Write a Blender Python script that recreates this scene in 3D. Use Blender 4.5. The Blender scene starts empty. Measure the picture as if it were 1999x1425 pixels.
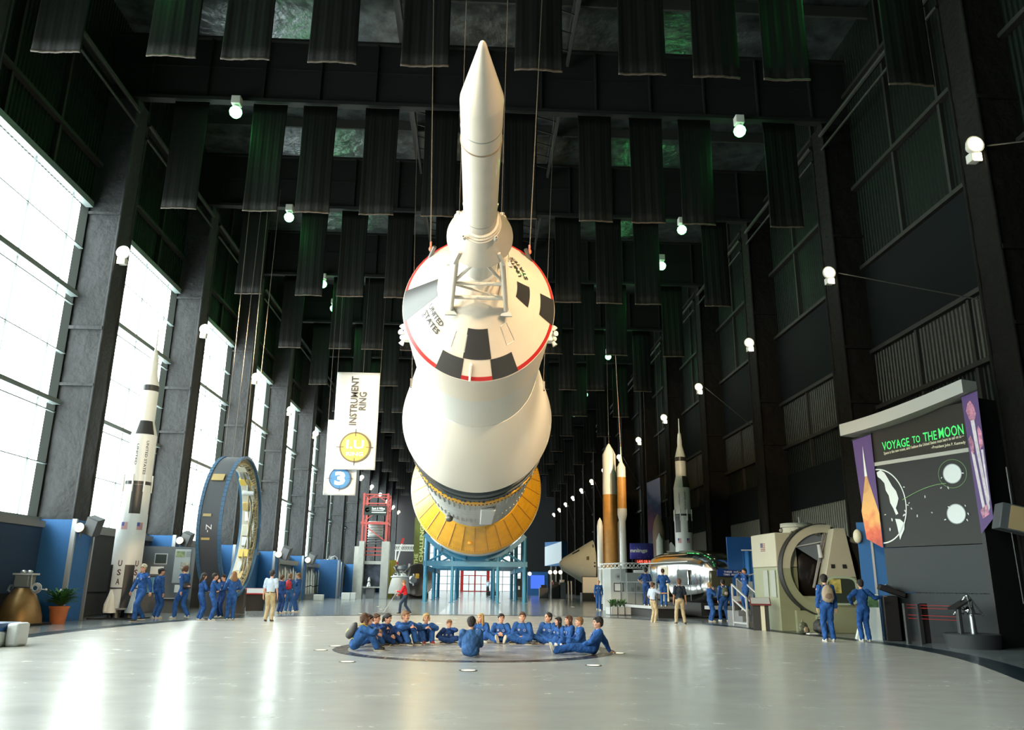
import bpy, bmesh, math, random
import numpy as np
from mathutils import Vector, Matrix, Euler
random.seed(7)
PI = math.pi
SC = bpy.context.scene
COL = SC.collection

# ---------------------------------------------------------------- camera
FPX, PPX, PPY = 1549.0, 999.5, 712.5
def _ray(u, v):
    d = np.array([u-PPX, -(v-PPY), -FPX]); return d/np.linalg.norm(d)
_Y = _ray(927, 1139.0); _Z = _ray(1070, -4900.0); _Z = _Z-_Y*(_Z@_Y); _Z /= np.linalg.norm(_Z); _X = np.cross(_Y, _Z)
RW = np.stack([_X, _Y, _Z], 1)          # world -> camera
EYE = np.array([0.0, 0.0, 1.3])
cam_d = bpy.data.cameras.new('camera'); cam = bpy.data.objects.new('camera', cam_d); COL.objects.link(cam)
cam_d.sensor_width = 36.0; cam_d.sensor_fit = 'HORIZONTAL'; cam_d.lens = FPX/1999*36.0
cam_d.clip_start = 0.1; cam_d.clip_end = 600
cam.matrix_world = Matrix.Translation(Vector(EYE)) @ Matrix([[float(RW.T[i][j]) for j in range(3)] for i in range(3)]).to_4x4()
SC.camera = cam
def dirn(u, v): return RW.T@np.array([u-PPX, -(v-PPY), -FPX])
def G(u, v, z=0.0):
    d = dirn(u, v); return EYE+d*((z-EYE[2])/d[2])
def PY(u, v, y):
    d = dirn(u, v); return EYE+d*(y/d[1])
def PX(u, v, x):
    d = dirn(u, v); return EYE+d*(x/d[0])
def proj(p):
    c = RW@(np.array(p, float)-EYE); return (PPX+FPX*c[0]/-c[2], PPY-FPX*c[1]/-c[2])
def ZT(x, y, v):                         # height above (x,y) seen at image row v
    lo, hi = -3.0, 40.0
    for _ in range(50):
        m = (lo+hi)/2
        if proj((x, y, m))[1] > v: lo = m
        else: hi = m
    return lo

# ---------------------------------------------------------------- world, exposure, lights
W = bpy.data.worlds.new('daylight'); SC.world = W; W.use_nodes = True
W.node_tree.nodes['Background'].inputs[0].default_value = (0.97, 0.98, 0.97, 1)
W.node_tree.nodes['Background'].inputs[1].default_value = 9.0
vs = SC.view_settings
vs.view_transform = 'Standard'; vs.look = 'None'; vs.gamma = 1.0; vs.use_curve_mapping = False
vs.exposure = 0.6
SC.cycles.use_denoising = True
SC.cycles.max_bounces = 8; SC.cycles.diffuse_bounces = 4; SC.cycles.glossy_bounces = 4
SC.cycles.transparent_max_bounces = 12; SC.cycles.transmission_bounces = 4
SC.cycles.sample_clamp_indirect = 6.0
SC.cycles.caustics_reflective = False; SC.cycles.caustics_refractive = False

BAY = 8.75
BEAMS = [26.6+BAY*k for k in range(-5, 13)]
YN, YF = -19.0, 136.0                    # hall end walls
WX = 14.1                                # wall planes
def area(name, loc, rot, sx, sy, power, col=(1, 1, 1), portal=False):
    l = bpy.data.lights.new(name, 'AREA'); l.shape = 'RECTANGLE'; l.size = sx; l.size_y = sy; l.energy = power; l.color = col
    l.cycles.is_portal = portal
    o = bpy.data.objects.new(name, l); COL.objects.link(o); o.location = loc; o.rotation_euler = rot; o['kind'] = 'helper'; return o
def spot(name, loc, target, power, col, size=0.6, blend=0.6, rad=0.25):
    l = bpy.data.lights.new(name, 'SPOT'); l.energy = power; l.color = col; l.spot_size = size; l.spot_blend = blend; l.shadow_soft_size = rad
    o = bpy.data.objects.new(name, l); COL.objects.link(o); o.location = loc
    o.rotation_euler = (Vector(target)-Vector(loc)).to_track_quat('-Z', 'Y').to_euler(); o['kind'] = 'helper'; return o
for k, yb in enumerate(BEAMS[:-1]):      # daylight comes in through the left windows
    area('window_portal', (-WX-0.25, yb+0.45+BAY/2, 8.65), (0, -PI/2, 0), 11.0, 8.0, 1, portal=True)
area('end_portal', (0, YF+0.3, 4.9), (-PI/2, 0, 0), 15.5, 9.6, 1, portal=True)
# the white floodlights on both walls that are aimed at the hanging rocket
WARM = (1.0, 0.74, 0.44)
for x, y, z, tx, ty, tz, pw in ((-12.0, -8.5, 12.3, 0, 17.0, 7.2, 9500), (12.0, -8.5, 12.3, 0, 17.0, 7.2, 9500),
                                (-12.0, 0.3, 12.3, 0, 27.0, 7.0, 6000), (12.0, 0.3, 12.3, 0, 27.0, 7.0, 9000),
                                (-12.0, 9.4, 12.3, 0, 45.0, 7.0, 8000), (12.0, 9.4, 12.3, 0, 42.0, 7.0, 12000),
                                (-12.0, 27.0, 12.3, 0, 56.0, 6.0, 7000), (12.0, 27.0, 12.3, 0, 56.0, 6.0, 9000)):
    spot('rocket_floodlight_beam', (x, y, z), (tx, ty, tz), pw*2.0, WARM, 0.55, 0.7, 0.3)
# wall floodlights aimed at the exhibits on the right
for x, y, z, tx, ty, tz, pw in ((12.5, 53.0, 12.3, 9.6, 71.8, 3.0, 9000), (-12.5, 35.5, 12.3, 8.5, 45.0, 6.0, 4000)):
    spot('exhibit_floodlight_beam', (x, y, z), (tx, ty, tz), pw, WARM, 0.42, 0.7, 0.3)

# ---------------------------------------------------------------- materials
MATS = {}
def M(name, col, rough=0.5, metal=0.0, bump=None, var=None, emis=None, spec=0.5, alpha=None, coat=0.0):
    """bump=(scale,strength); var=(scale,amount) value noise; emis=(colour,strength)"""
    if name in MATS: return MATS[name]
    m = bpy.data.materials.new(name); m.use_nodes = True; nt = m.node_tree; b = nt.nodes['Principled BSDF']
    b.inputs['Base Color'].default_value = (*col, 1); b.inputs['Roughness'].default_value = rough
    b.inputs['Metallic'].default_value = metal; b.inputs['Specular IOR Level'].default_value = spec
    b.inputs['Coat Weight'].default_value = coat
    if emis:
        b.inputs['Emission Color'].default_value = (*emis[0], 1); b.inputs['Emission Strength'].default_value = emis[1]
    if alpha is not None: b.inputs['Alpha'].default_value = alpha
    if var or bump:
        tc = nt.nodes.new('ShaderNodeTexCoord')
    if var:
        n = nt.nodes.new('ShaderNodeTexNoise'); n.inputs['Scale'].default_value = var[0]; n.inputs['Detail'].default_value = 4
        nt.links.new(tc.outputs['Object'], n.inputs['Vector'])
        r = nt.nodes.new('ShaderNodeValToRGB'); a = var[1]
        r.color_ramp.elements[0].position = 0.3; r.color_ramp.elements[1].position = 0.7
        r.color_ramp.elements[0].color = (*[c*(1-a) for c in col], 1); r.color_ramp.elements[1].color = (*[min(1, c*(1+a)) for c in col], 1)
        nt.links.new(n.outputs['Fac'], r.inputs['Fac']); nt.links.new(r.outputs['Color'], b.inputs['Base Color'])
    if bump:
        n = nt.nodes.new('ShaderNodeTexNoise'); n.inputs['Scale'].default_value = bump[0]; n.inputs['Detail'].default_value = 4
        nt.links.new(tc.outputs['Object'], n.inputs['Vector'])
        bp = nt.nodes.new('ShaderNodeBump'); bp.inputs['Strength'].default_value = bump[1]; bp.inputs['Distance'].default_value = 0.05
        nt.links.new(n.outputs['Fac'], bp.inputs['Height']); nt.links.new(bp.outputs['Normal'], b.inputs['Normal'])
    MATS[name] = m; return m
def E(name, col, s):
    return M(name, col, 0.5, emis=(col, s))

WHITE = M('white_paint', (0.74, 0.64, 0.53), 0.32, var=(3, 0.03), coat=0.3)
WHITE2 = M('grey_white_paint', (0.70, 0.665, 0.60), 0.35, coat=0.2)
PLWHITE = M('plain_white', (0.75, 0.76, 0.74), 0.45)
BLACKP = M('charcoal_paint', (0.035, 0.035, 0.036), 0.35)
BLACK = M('black_matt', (0.012, 0.012, 0.012), 0.6)
DGREY = M('dark_grey', (0.05, 0.053, 0.055), 0.6)
MGREY = M('mid_grey', (0.16, 0.165, 0.17), 0.6)
LGREY = M('light_grey', (0.42, 0.43, 0.43), 0.5)
CONC = M('concrete', (0.40, 0.40, 0.37), 0.8, bump=(8, 0.2), var=(2, 0.1))
RED = M('red_paint', (0.45, 0.02, 0.02), 0.4)
REDSTEEL = M('red_steel', (0.42, 0.07, 0.06), 0.5)
YELLOW = M('yellow_insulation', (0.84, 0.42, 0.02), 0.42, var=(1.5, 0.10))
STEEL = M('steel', (0.55, 0.56, 0.57), 0.3, 1.0)
DSTEEL = M('dark_steel', (0.10, 0.10, 0.10), 0.45, 0.6)
CABLE = M('cable', (0.09, 0.075, 0.055), 0.5, 0.3)
BLUEST = M('blue_steel', (0.012, 0.14, 0.26), 0.4, var=(2, 0.08))
BLUEP = M('blue_partition', (0.018, 0.115, 0.31), 0.7, var=(60, 0.12))
SILVER = M('silver_trim', (0.35, 0.37, 0.38), 0.4, 0.5)
GOLD = M('bronze_bell', (0.27, 0.16, 0.06), 0.42, 0.6, var=(3, 0.25))
TERRA = M('terracotta', (0.50, 0.15, 0.05), 0.7, var=(5, 0.1))
LEAF = M('leaf', (0.035, 0.12, 0.03), 0.4, var=(20, 0.3))
CREAM = M('cream_paint', (0.60, 0.57, 0.42), 0.5, var=(2, 0.05))
OLIVE = M('olive_paint', (0.30, 0.32, 0.15), 0.5)
COPPER = M('orange_foam', (0.50, 0.24, 0.05), 0.5, var=(4, 0.08))
BRIGHT = M('polished_aluminium', (0.75, 0.76, 0.76), 0.14, 1.0, bump=(3, 0.08))
BLKTXT = M('black_lettering', (0.02, 0.02, 0.02), 0.6)
WHTXT = M('white_lettering', (0.8, 0.8, 0.8), 0.5)

# ---------------------------------------------------------------- geometry helpers
class MB:
    def __init__(s): s.bm = bmesh.new()
    def _v(s, pts): return [s.bm.verts.new(p) for p in pts]
    def face(s, pts):
        try: s.bm.faces.new(s._v(pts))
        except ValueError: pass
        return s
    def box(s, x0, x1, y0, y1, z0, z1, mat=None):
        P = [(x, y, z) for x in (x0, x1) for y in (y0, y1) for z in (z0, z1)]
        if mat is not None: P = [mat @ Vector(p) for p in P]
        v = s._v(P)
        for f in ((0, 1, 3, 2), (4, 6, 7, 5), (0, 4, 5, 1), (2, 3, 7, 6), (0, 2, 6, 4), (1, 5, 7, 3)): s.bm.faces.new([v[i] for i in f])
        return s
    def tube(s, a, b, ra, rb=None, n=12, caps=True):
        rb = ra if rb is None else rb
        a = Vector(a); b = Vector(b); d = (b-a)
        if d.length < 1e-6: return s
        q = d.to_track_quat('Z', 'Y'); ra = max(ra, 1e-4); rb = max(rb, 1e-4)
        A = [s.bm.verts.new(a+q @ Vector((ra*math.cos(2*PI*i/n), ra*math.sin(2*PI*i/n), 0))) for i in range(n)]
        B = [s.bm.verts.new(b+q @ Vector((rb*math.cos(2*PI*i/n), rb*math.sin(2*PI*i/n), 0))) for i in range(n)]
        for i in range(n): s.bm.faces.new((A[i], A[(i+1) % n], B[(i+1) % n], B[i]))
        if caps: s.bm.faces.new(A[::-1]); s.bm.faces.new(B)
        return s
    def bar(s, a, b, w, h=None):
        """square bar between two points"""
        h = h or w; a = Vector(a); b = Vector(b); d = b-a; L = d.length
        if L < 1e-6: return s
        q = d.to_track_quat('Z', 'Y').to_matrix().to_4x4()
        return s.box(-w/2, w/2, -h/2, h/2, 0, L, Matrix.Translation(a) @ q)
    def path(s, pts, r, n=8):
        for a, b in zip(pts[:-1], pts[1:]): s.tube(a, b, r, r, n)
        for p in pts[1:-1]: s.ball(p, r, n, 5)
        return s
    def lathe(s, prof, n=48, c=(0, 0, 0), axis='z', a0=0.0, a1=2*PI, closed=False):
        """prof: list of (h, r)"""
        full = abs(a1-a0-2*PI) < 1e-6; m = n if full else n+1; rings = []
        for h, r in prof:
            ring = []
            for i in range(m):
                a = a0+(a1-a0)*i/n; x, y = r*math.cos(a), r*math.sin(a)
                if axis == 'z': p = (c[0]+x, c[1]+y, c[2]+h)
                elif axis == 'y': p = (c[0]+x, c[1]+h, c[2]+y)
                else: p = (c[0]+h, c[1]+x, c[2]+y)
                ring.append(s.bm.verts.new(p))
            rings.append(ring)
        for A, B in zip(rings[:-1], rings[1:]):
            for i in range(n if full else n):
                j = (i+1) % m
                if not full and i == n: continue
                try: s.bm.faces.new((A[i], A[j], B[j], B[i]))
                except ValueError: pass
        if full and not closed:
            if prof[0][1] > 1e-3: s.bm.faces.new(rings[0][::-1])
            if prof[-1][1] > 1e-3: s.bm.faces.new(rings[-1])
        elif closed and full:
            for i in range(n): s.bm.faces.new((rings[-1][i], rings[-1][(i+1) % m], rings[0][(i+1) % m], rings[0][i]))
        return s
    def ball(s, c, r, n=16, m=10):
        if not hasattr(r, '__len__'): r = (r, r, r)
        rings = []
        for j in range(1, m):
            t = PI*j/m
            rings.append([s.bm.verts.new((c[0]+r[0]*math.sin(t)*math.cos(2*PI*i/n), c[1]+r[1]*math.sin(t)*math.sin(2*PI*i/n), c[2]+r[2]*math.cos(t))) for i in range(n)])
        T = s.bm.verts.new((c[0], c[1], c[2]+r[2])); B = s.bm.verts.new((c[0], c[1], c[2]-r[2]))
        for i in range(n):
            s.bm.faces.new((T, rings[0][i], rings[0][(i+1) % n])); s.bm.faces.new((B, rings[-1][(i+1) % n], rings[-1][i]))
        for A, Bq in zip(rings[:-1], rings[1:]):
            for i in range(n): s.bm.faces.new((A[i], Bq[i], Bq[(i+1) % n], A[(i+1) % n]))
        return s
    def prism(s, poly, z0, z1, mat=None):
        """poly: list of (x,y); extruded along z, optionally through mat"""
        a = [Vector((x, y, z0)) for x, y in poly]; b = [Vector((x, y, z1)) for x, y in poly]
        if mat is not None: a = [mat @ p for p in a]; b = [mat @ p for p in b]
        A = s._v(a); B = s._v(b); n = len(poly)
        for i in range(n): s.bm.faces.new((A[i], A[(i+1) % n], B[(i+1) % n], B[i]))
        s.bm.faces.new(A[::-1]); s.bm.faces.new(B); return s
    def grid(s, fn, nu, nv):
        V = [[s.bm.verts.new(fn(i/nu, j/nv)) for j in range(nv+1)] for i in range(nu+1)]
        for i in range(nu):
            for j in range(nv): s.bm.faces.new((V[i][j], V[i+1][j], V[i+1][j+1], V[i][j+1]))
        return s
    def build(s, name, mat, parent=None, smooth=35, loc=None, bevel=0):
        bmesh.ops.recalc_face_normals(s.bm, faces=s.bm.faces[:])
        me = bpy.data.meshes.new(name); s.bm.to_mesh(me); s.bm.free()
        if smooth:
            me.polygons.foreach_set('use_smooth', [True]*len(me.polygons)); me.set_sharp_from_angle(angle=math.radians(smooth))
        me.materials.append(mat)
        o = bpy.data.objects.new(name, me); COL.objects.link(o)
        if loc is not None: o.location = loc
        if parent is not None: o.parent = parent
        if bevel:
            b = o.modifiers.new('bevel', 'BEVEL'); b.width = bevel; b.segments = 2; b.limit_method = 'ANGLE'
        return o
def thing(name, label, cat, loc=(0, 0, 0), rz=0.0, group=None):
    o = bpy.data.objects.new(name, None); COL.objects.link(o); o.empty_display_size = 0.1
    o.location = loc; o.rotation_euler = (0, 0, rz); return tag(o, label, cat, group)
def tag(o, label, cat, group=None):
    o['label'] = label; o['category'] = cat
    if group: o['group'] = group
    return o
def struct(o): o['kind'] = 'structure'; return o
def tri_text(body, size=1.0, offset=0.0, align='CENTER', space=1.0):
    """vertices and faces of flat lettering in its own xy plane"""
    cu = bpy.data.curves.new('lettering', 'FONT'); cu.body = body; cu.size = size; cu.offset = offset; cu.align_x = align; cu.align_y = 'CENTER'
    cu.space_character = space; cu.resolution_u = 2
    ob = bpy.data.objects.new('lettering', cu); COL.objects.link(ob)
    me = bpy.data.meshes.new_from_object(ob)
    V = [v.co.copy() for v in me.vertices]; F = [tuple(p.vertices) for p in me.polygons]
    bpy.data.objects.remove(ob); bpy.data.curves.remove(cu); bpy.data.meshes.remove(me)
    return V, F
def text(name, body, mat, fn, parent=None, w=None, h=None, offset=0.0, space=1.0):
    """lettering fitted into w x h and mapped by fn(x,y) -> point"""
    V, F = tri_text(body, 1.0, offset, space=space)
    x0 = min(v.x for v in V); x1 = max(v.x for v in V); y0 = min(v.y for v in V); y1 = max(v.y for v in V)
    sx = w/(x1-x0) if w else None; sy = h/(y1-y0) if h else None
    sx = sx or sy; sy = sy or sx
    P = [fn((v.x-(x0+x1)/2)*sx, (v.y-(y0+y1)/2)*sy) for v in V]
    me = bpy.data.meshes.new(name); me.from_pydata([tuple(p) for p in P], [], F); me.materials.append(mat)
    o = bpy.data.objects.new(name, me); COL.objects.link(o)
    if parent is not None: o.parent = parent
    return o
def plane_fn(o, xd, yd):
    o = Vector(o); xd = Vector(xd).normalized(); yd = Vector(yd).normalized()
    return lambda x, y: o+xd*x+yd*y
def copy_tree(o, parent=None):
    c = o.copy(); COL.objects.link(c); c.parent = parent
    for ch in list(o.children): copy_tree(ch, c)
    return c
# ---------------------------------------------------------------- the hall
def floor_mat(name, col, rough, var):
    m = M(name, col, rough, spec=0.6); nt = m.node_tree; b = nt.nodes['Principled BSDF']
    tc = nt.nodes.new('ShaderNodeTexCoord'); mp = nt.nodes.new('ShaderNodeMapping'); mp.inputs['Scale'].default_value = (0.7, 1.0, 1)
    mp.inputs['Rotation'].default_value = (0, 0, 0.25)
    n = nt.nodes.new('ShaderNodeTexNoise'); n.inputs['Scale'].default_value = 1.6; n.inputs['Detail'].default_value = 7; n.inputs['Roughness'].default_value = 0.6
    nt.links.new(tc.outputs['Object'], mp.inputs['Vector']); nt.links.new(mp.outputs['Vector'], n.inputs['Vector'])
    r = nt.nodes.new('ShaderNodeMapRange'); r.inputs['From Min'].default_value = 0.35; r.inputs['From Max'].default_value = 0.7
    r.inputs['To Min'].default_value = rough-0.02; r.inputs['To Max'].default_value = rough+0.05
    nt.links.new(n.outputs['Fac'], r.inputs['Value']); nt.links.new(r.outputs['Result'], b.inputs['Roughness'])
    c = nt.nodes.new('ShaderNodeValToRGB'); c.color_ramp.elements[0].position = 0.3; c.color_ramp.elements[1].position = 0.75
    c.color_ramp.elements[0].color = (*[q*(1-var) for q in col], 1); c.color_ramp.elements[1].color = (*[q*(1+var) for q in col], 1)
    nt.links.new(n.outputs['Fac'], c.inputs['Fac']); nt.links.new(c.outputs['Color'], b.inputs['Base Color'])
    return m
F_IN = floor_mat('polished_pale_floor', (0.53, 0.505, 0.46), 0.235, 0.025); F_IN.node_tree.nodes['Principled BSDF'].inputs['Specular IOR Level'].default_value = 0.54
F_OUT = floor_mat('polished_grey_floor', (0.20, 0.22, 0.23), 0.16, 0.10)
F_AISLE = floor_mat('polished_aisle_floor', (0.40, 0.41, 0.43), 0.12, 0.05)
F_RING = floor_mat('dark_floor_band', (0.010, 0.022, 0.03), 0.3, 0.2); F_RING.node_tree.nodes['Principled BSDF'].inputs['Specular IOR Level'].default_value = 0.12
F_MED = floor_mat('mosaic_floor', (0.40, 0.37, 0.35), 0.25, 0.55)
F_MEDR = floor_mat('mosaic_band', (0.05, 0.04, 0.04), 0.25, 0.2)
fl = MB().box(-WX-0.3, WX+0.3, YN-0.3, YF+0.3, -0.3, 0).build('floor', F_OUT); struct(fl)
# oval band laid into the floor
oval = [(-10.0, 19.7), (-10.0, 22.9), (-9.6, 26.7), (-9.0, 29.0), (-7.9, 31.1), (-6.2, 32.6), (-3.0, 34.2), (0.5, 34.9), (4.0, 34.6), (6.4, 32.8),
        (8.2, 28.6), (9.0, 24.6), (9.6, 21.6), (9.85, 18.8), (9.4, 15.9), (8.1, 12.2), (6.6, 8.6), (4.4, 5.4), (1.0, 3.4), (-2.5, 3.6), (-5.8, 6.0), (-8.2, 10.0), (-9.5, 15.0)]
def closed_spline(P, n=8):
    out = []; N = len(P)
    for i in range(N):
        p0, p1, p2, p3 = [np.array(P[(i+k-1) % N]) for k in range(4)]
        for j in range(n):
            t = j/n; out.append(0.5*((2*p1)+(-p0+p2)*t+(2*p0-5*p1+4*p2-p3)*t*t+(-p0+3*p1-3*p2+p3)*t**3))
    return out
ov = closed_spline(oval)
def offset(P, d):
    out = []; N = len(P)
    for i in range(N):
        t = P[(i+1) % N]-P[i-1]; t = t/np.linalg.norm(t); out.append(P[i]+np.array([-t[1], t[0]])*d)
    return out
ovo = offset(ov, 0.6)
b = MB(); b.prism([tuple(p) for p in ovo], 0.0005, 0.003); struct(b.build('floor_band', F_RING, smooth=0))
b = MB(); b.prism([tuple(p) for p in ov], 0.0035, 0.006); struct(b.build('floor_inlay', F_IN, smooth=0))
b = MB(); b.box(-1.55, 1.3, 36.0, YF, 0.0005, 0.004); struct(b.build('floor_aisle', F_AISLE, smooth=0))
# round mosaic under the sitting children
MC = (0.03, 17.2)
def disc(c, r, z, n=64, r0=0.0):
    m = MB()
    if r0 == 0: m.prism([(c[0]+r*math.cos(2*PI*i/n), c[1]+r*math.sin(2*PI*i/n)) for i in range(n)], z-0.002, z)
    else: m.lathe([(z-0.002, r), (z, r), (z, r0), (z-0.002, r0)], n, (c[0], c[1], 0), closed=True)
    return m
struct(disc(MC, 2.85, 0.0085).build('floor_medallion', F_MEDR, smooth=0))
struct(disc(MC, 2.55, 0.011).build('floor_medallion_centre', F_MED, smooth=0))
mk = MB()
for i in range(40):
    a = 2*PI*i/40; c, s = math.cos(a), math.sin(a)
    mk.box(-0.07, 0.07, -0.015, 0.015, 0.0087, 0.0100, Matrix.Translation((MC[0]+2.7*c, MC[1]+2.7*s, 0)) @ Matrix.Rotation(a+0.5, 4, 'Z'))
struct(mk.build('floor_medallion_marks', M('bronze_inlay', (0.35, 0.22, 0.15), 0.4), smooth=0))

# side walls
CORR = M('corrugated_siding', (0.0045, 0.0065, 0.0045), 0.5, spec=0.12)
nt = CORR.node_tree; tc = nt.nodes.new('ShaderNodeTexCoord'); wv = nt.nodes.new('ShaderNodeTexWave'); wv.bands_direction = 'Y'; wv.inputs['Scale'].default_value = 1.6
nt.links.new(tc.outputs['Object'], wv.inputs['Vector']); bp = nt.nodes.new('ShaderNodeBump'); bp.inputs['Strength'].default_value = 0.9; bp.inputs['Distance'].default_value = 0.06
nt.links.new(wv.outputs['Fac'], bp.inputs['Height']); nt.links.new(bp.outputs['Normal'], nt.nodes['Principled BSDF'].inputs['Normal'])
CORRW = M('pale_corrugated_siding', (0.020, 0.020, 0.014), 0.4, spec=0.25)
nt = CORRW.node_tree; tc = nt.nodes.new('ShaderNodeTexCoord'); wv = nt.nodes.new('ShaderNodeTexWave'); wv.bands_direction = 'Y'; wv.inputs['Scale'].default_value = 1.6
nt.links.new(tc.outputs['Object'], wv.inputs['Vector']); bp = nt.nodes.new('ShaderNodeBump'); bp.inputs['Strength'].default_value = 0.9; bp.inputs['Distance'].default_value = 0.06
nt.links.new(wv.outputs['Fac'], bp.inputs['Height']); nt.links.new(bp.outputs['Normal'], nt.nodes['Principled BSDF'].inputs['Normal'])
FOAM2 = M('shaded_sprayed_insulation', (0.0055, 0.005, 0.004), 0.75, bump=(5, 0.9), var=(3, 0.2), spec=0.1)  # same column insulation, shade of the right side put into its colour
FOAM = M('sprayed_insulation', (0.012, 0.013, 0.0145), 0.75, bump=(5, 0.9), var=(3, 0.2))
DARKW = M('dark_wall_panel', (0.0032, 0.0048, 0.0052), 0.8, spec=0.08)
GIRT = M('painted_girt', (0.012, 0.011, 0.009), 0.6, spec=0.3)
ROOFT = 22.3
o = MB().box(WX, WX+0.3, YN, YF, 0, ROOFT).build('wall_right', CORR); struct(o)
b = MB().box(-WX-0.3, -WX, YN, YF, 0, 3.1); b.box(-WX-0.3, -WX, YN, YF, 14.2, ROOFT)
for yb in BEAMS: b.box(-WX-0.3, -WX, yb-0.1, yb+0.75, 3.1, 14.2)
b.box(-WX-0.3, -WX, YN, BEAMS[0]-0.1, 3.1, 14.2)
struct(b.build('wall_left', CORR))
# dark panels on the right wall
b = MB()
for yb in BEAMS:
    b.box(WX-0.06, WX, yb+0.9, yb+BAY, 9.4, 12.65); b.box(WX-0.06, WX, yb+0.9, yb+BAY, 4.6, 6.2)
struct(b.build('wall_right_panels', DARKW))
b = MB()
for yb in BEAMS: b.box(WX-0.04, WX, yb+0.9, yb+BAY, 7.5, 9.35)
struct(b.build('wall_right_siding', CORRW))
CORRL = CORRW.copy(); CORRL.name = 'lower_corrugated_siding'; CORRL.node_tree.nodes['Principled BSDF'].inputs['Base Color'].default_value = (0.075, 0.078, 0.06, 1)
b = MB()
for yb in BEAMS[4:]: b.box(WX-0.04, WX, yb+0.9, yb+BAY, 0.05, 4.55)
struct(b.build('wall_right_lower_siding', CORRL))
for side in (-1, 1):
    b = MB()
    for zz in ((15.8, 19.3) if side < 0 else (7.4, 9.42, 12.65, 15.85, 19.8)):
        b.box(side*(WX-0.02), side*(WX-0.22), YN, YF, zz-0.07, zz+0.07)
    for yb in BEAMS:
        for dy in (3.1, 5.9):
            z0, z1 = (14.2, ROOFT) if side < 0 else (6.2, 9.4)
            b.box(side*(WX-0.0), side*(WX-0.13), yb+dy-0.06, yb+dy+0.06, z0, z1)
            if side > 0: b.box(side*(WX-0.0), side*(WX-0.13), yb+dy-0.06, yb+dy+0.06, 12.65, ROOFT)
    struct(b.build('wall_%s_girts' % ('left' if side < 0 else 'right'), GIRT))
# diagonal pipes and rods in front of the upper walls
b = MB()
for side in (-1, 1):
    for yb in BEAMS[2:]:
        b.tube((side*12.9, yb+0.9, 18.1), (side*12.9, yb+BAY, 18.1), 0.09, n=8); b.tube((side*12.9, yb+0.9, 17.5), (side*12.9, yb+BAY, 17.5), 0.05, n=8)
        b.tube((side*13.0, yb+0.9, 8.5+side*0), (side*13.0, yb+BAY-0.1, 12.4), 0.02, n=6) if side > 0 and (int(yb) % 2) else None
struct(b.build('wall_bracing', GIRT))
# columns wrapped in sprayed insulation
def col_mesh(side):
    m = MB(); rnd = random.Random(3)
    def wob(p): return (p[0]+rnd.uniform(-.02, .02), p[1]+rnd.uniform(-.03, .03), p[2])
    zs = np.linspace(0, 18.65, 75)
    x0, x1 = side*WX, side*12.98
    for (ya, yb_, xa, xb) in ((0.0, 0.95, x1, x1), (0.0, 0.0, x0, x1), (0.95, 0.95, x1, x0)):
        nu = 6
        def fn(u, v):
            z = zs[int(round(v*74))]; p = (xa+(xb-xa)*u, ya+(yb_-ya)*u, z); w = 0.03 if 0 < u < 1 else 0.012
            return (p[0]+rnd.uniform(-w, w), p[1]+rnd.uniform(-w, w), z)
        m.grid(fn, nu, 74)
    m.bar((x0, -0.04, 9.6), (x1, -0.04, 9.6), 0.12); m.bar((x0, -0.04, 7.6), (x1, -0.04, 7.6), 0.10); m.bar((x0, -0.04, 13.9), (x1, -0.04, 13.9), 0.10)
    m.tube((x1, -0.02, 0), (x1, -0.02, 18.6), 0.055, n=8); m.tube((x1, 0.97, 0), (x1, 0.97, 18.6), 0.055, n=8)
    return m
for side, nm in ((-1, 'left'), (1, 'right')):
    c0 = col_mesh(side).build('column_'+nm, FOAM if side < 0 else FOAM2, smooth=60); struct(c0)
    for i, yb in enumerate(BEAMS):
        c = c0 if i == 0 else c0.copy()
        if i: COL.objects.link(c)
        c.location = (0, yb, 0)
# windows: frame bars and one pane sheet per bay
GLASS = bpy.data.materials.new('window_glass'); GLASS.use_nodes = True; nt = GLASS.node_tree; nt.nodes.clear()
out = nt.nodes.new('ShaderNodeOutputMaterial'); mx = nt.nodes.new('ShaderNodeMixShader'); tr = nt.nodes.new('ShaderNodeBsdfTransparent'); gl = nt.nodes.new('ShaderNodeBsdfGlossy')
gl.inputs['Roughness'].default_value = 0.05; tr.inputs['Color'].default_value = (0.93, 0.99, 0.98, 1); mx.inputs['Fac'].default_value = 0.04
nt.links.new(tr.outputs[0], mx.inputs[1]); nt.links.new(gl.outputs[0], mx.inputs[2]); nt.links.new(mx.outputs[0], out.inputs['Surface'])
FRAME = M('window_frame', (0.13, 0.16, 0.16), 0.5)
GLASS2 = None
for k, yb in enumerate(BEAMS[:-1]):
    y0, y1 = yb+0.75, yb+BAY-0.1; xw = -WX
    m = MB()
    for zz, th in ((3.1, .16), (4.9, .03), (6.95, .15), (8.65, .03), (10.78, .17), (12.5, .03), (14.2, .22)):
        m.box(xw-0.1, xw+(0.16 if th > .1 else 0.05), y0, y1, zz-th/2, zz+th/2)
    for zz in (6.62, 10.42): m.box(xw-0.05, xw+0.04, y0, y1, zz-0.018, zz+0.018)
    for dy in (2.55, 5.15, 7.55): m.box(xw-0.03, xw+0.02, yb+dy-0.009, yb+dy+0.009, 3.1, 14.2)
    w = m.build('window_%d' % (k+1), FRAME); struct(w)
    g = MB().box(xw-0.16, xw-0.15, y0-0.1, y1+0.1, 3.0, 14.3).build('window_pane', GLASS, w)
    struct(g)
GLASSE = GLASS.copy(); GLASSE.name = 'tinted_glass'; GLASSE.node_tree.nodes['Transparent BSDF'].inputs['Color'].default_value = (0.30, 0.32, 0.32, 1)
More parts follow.
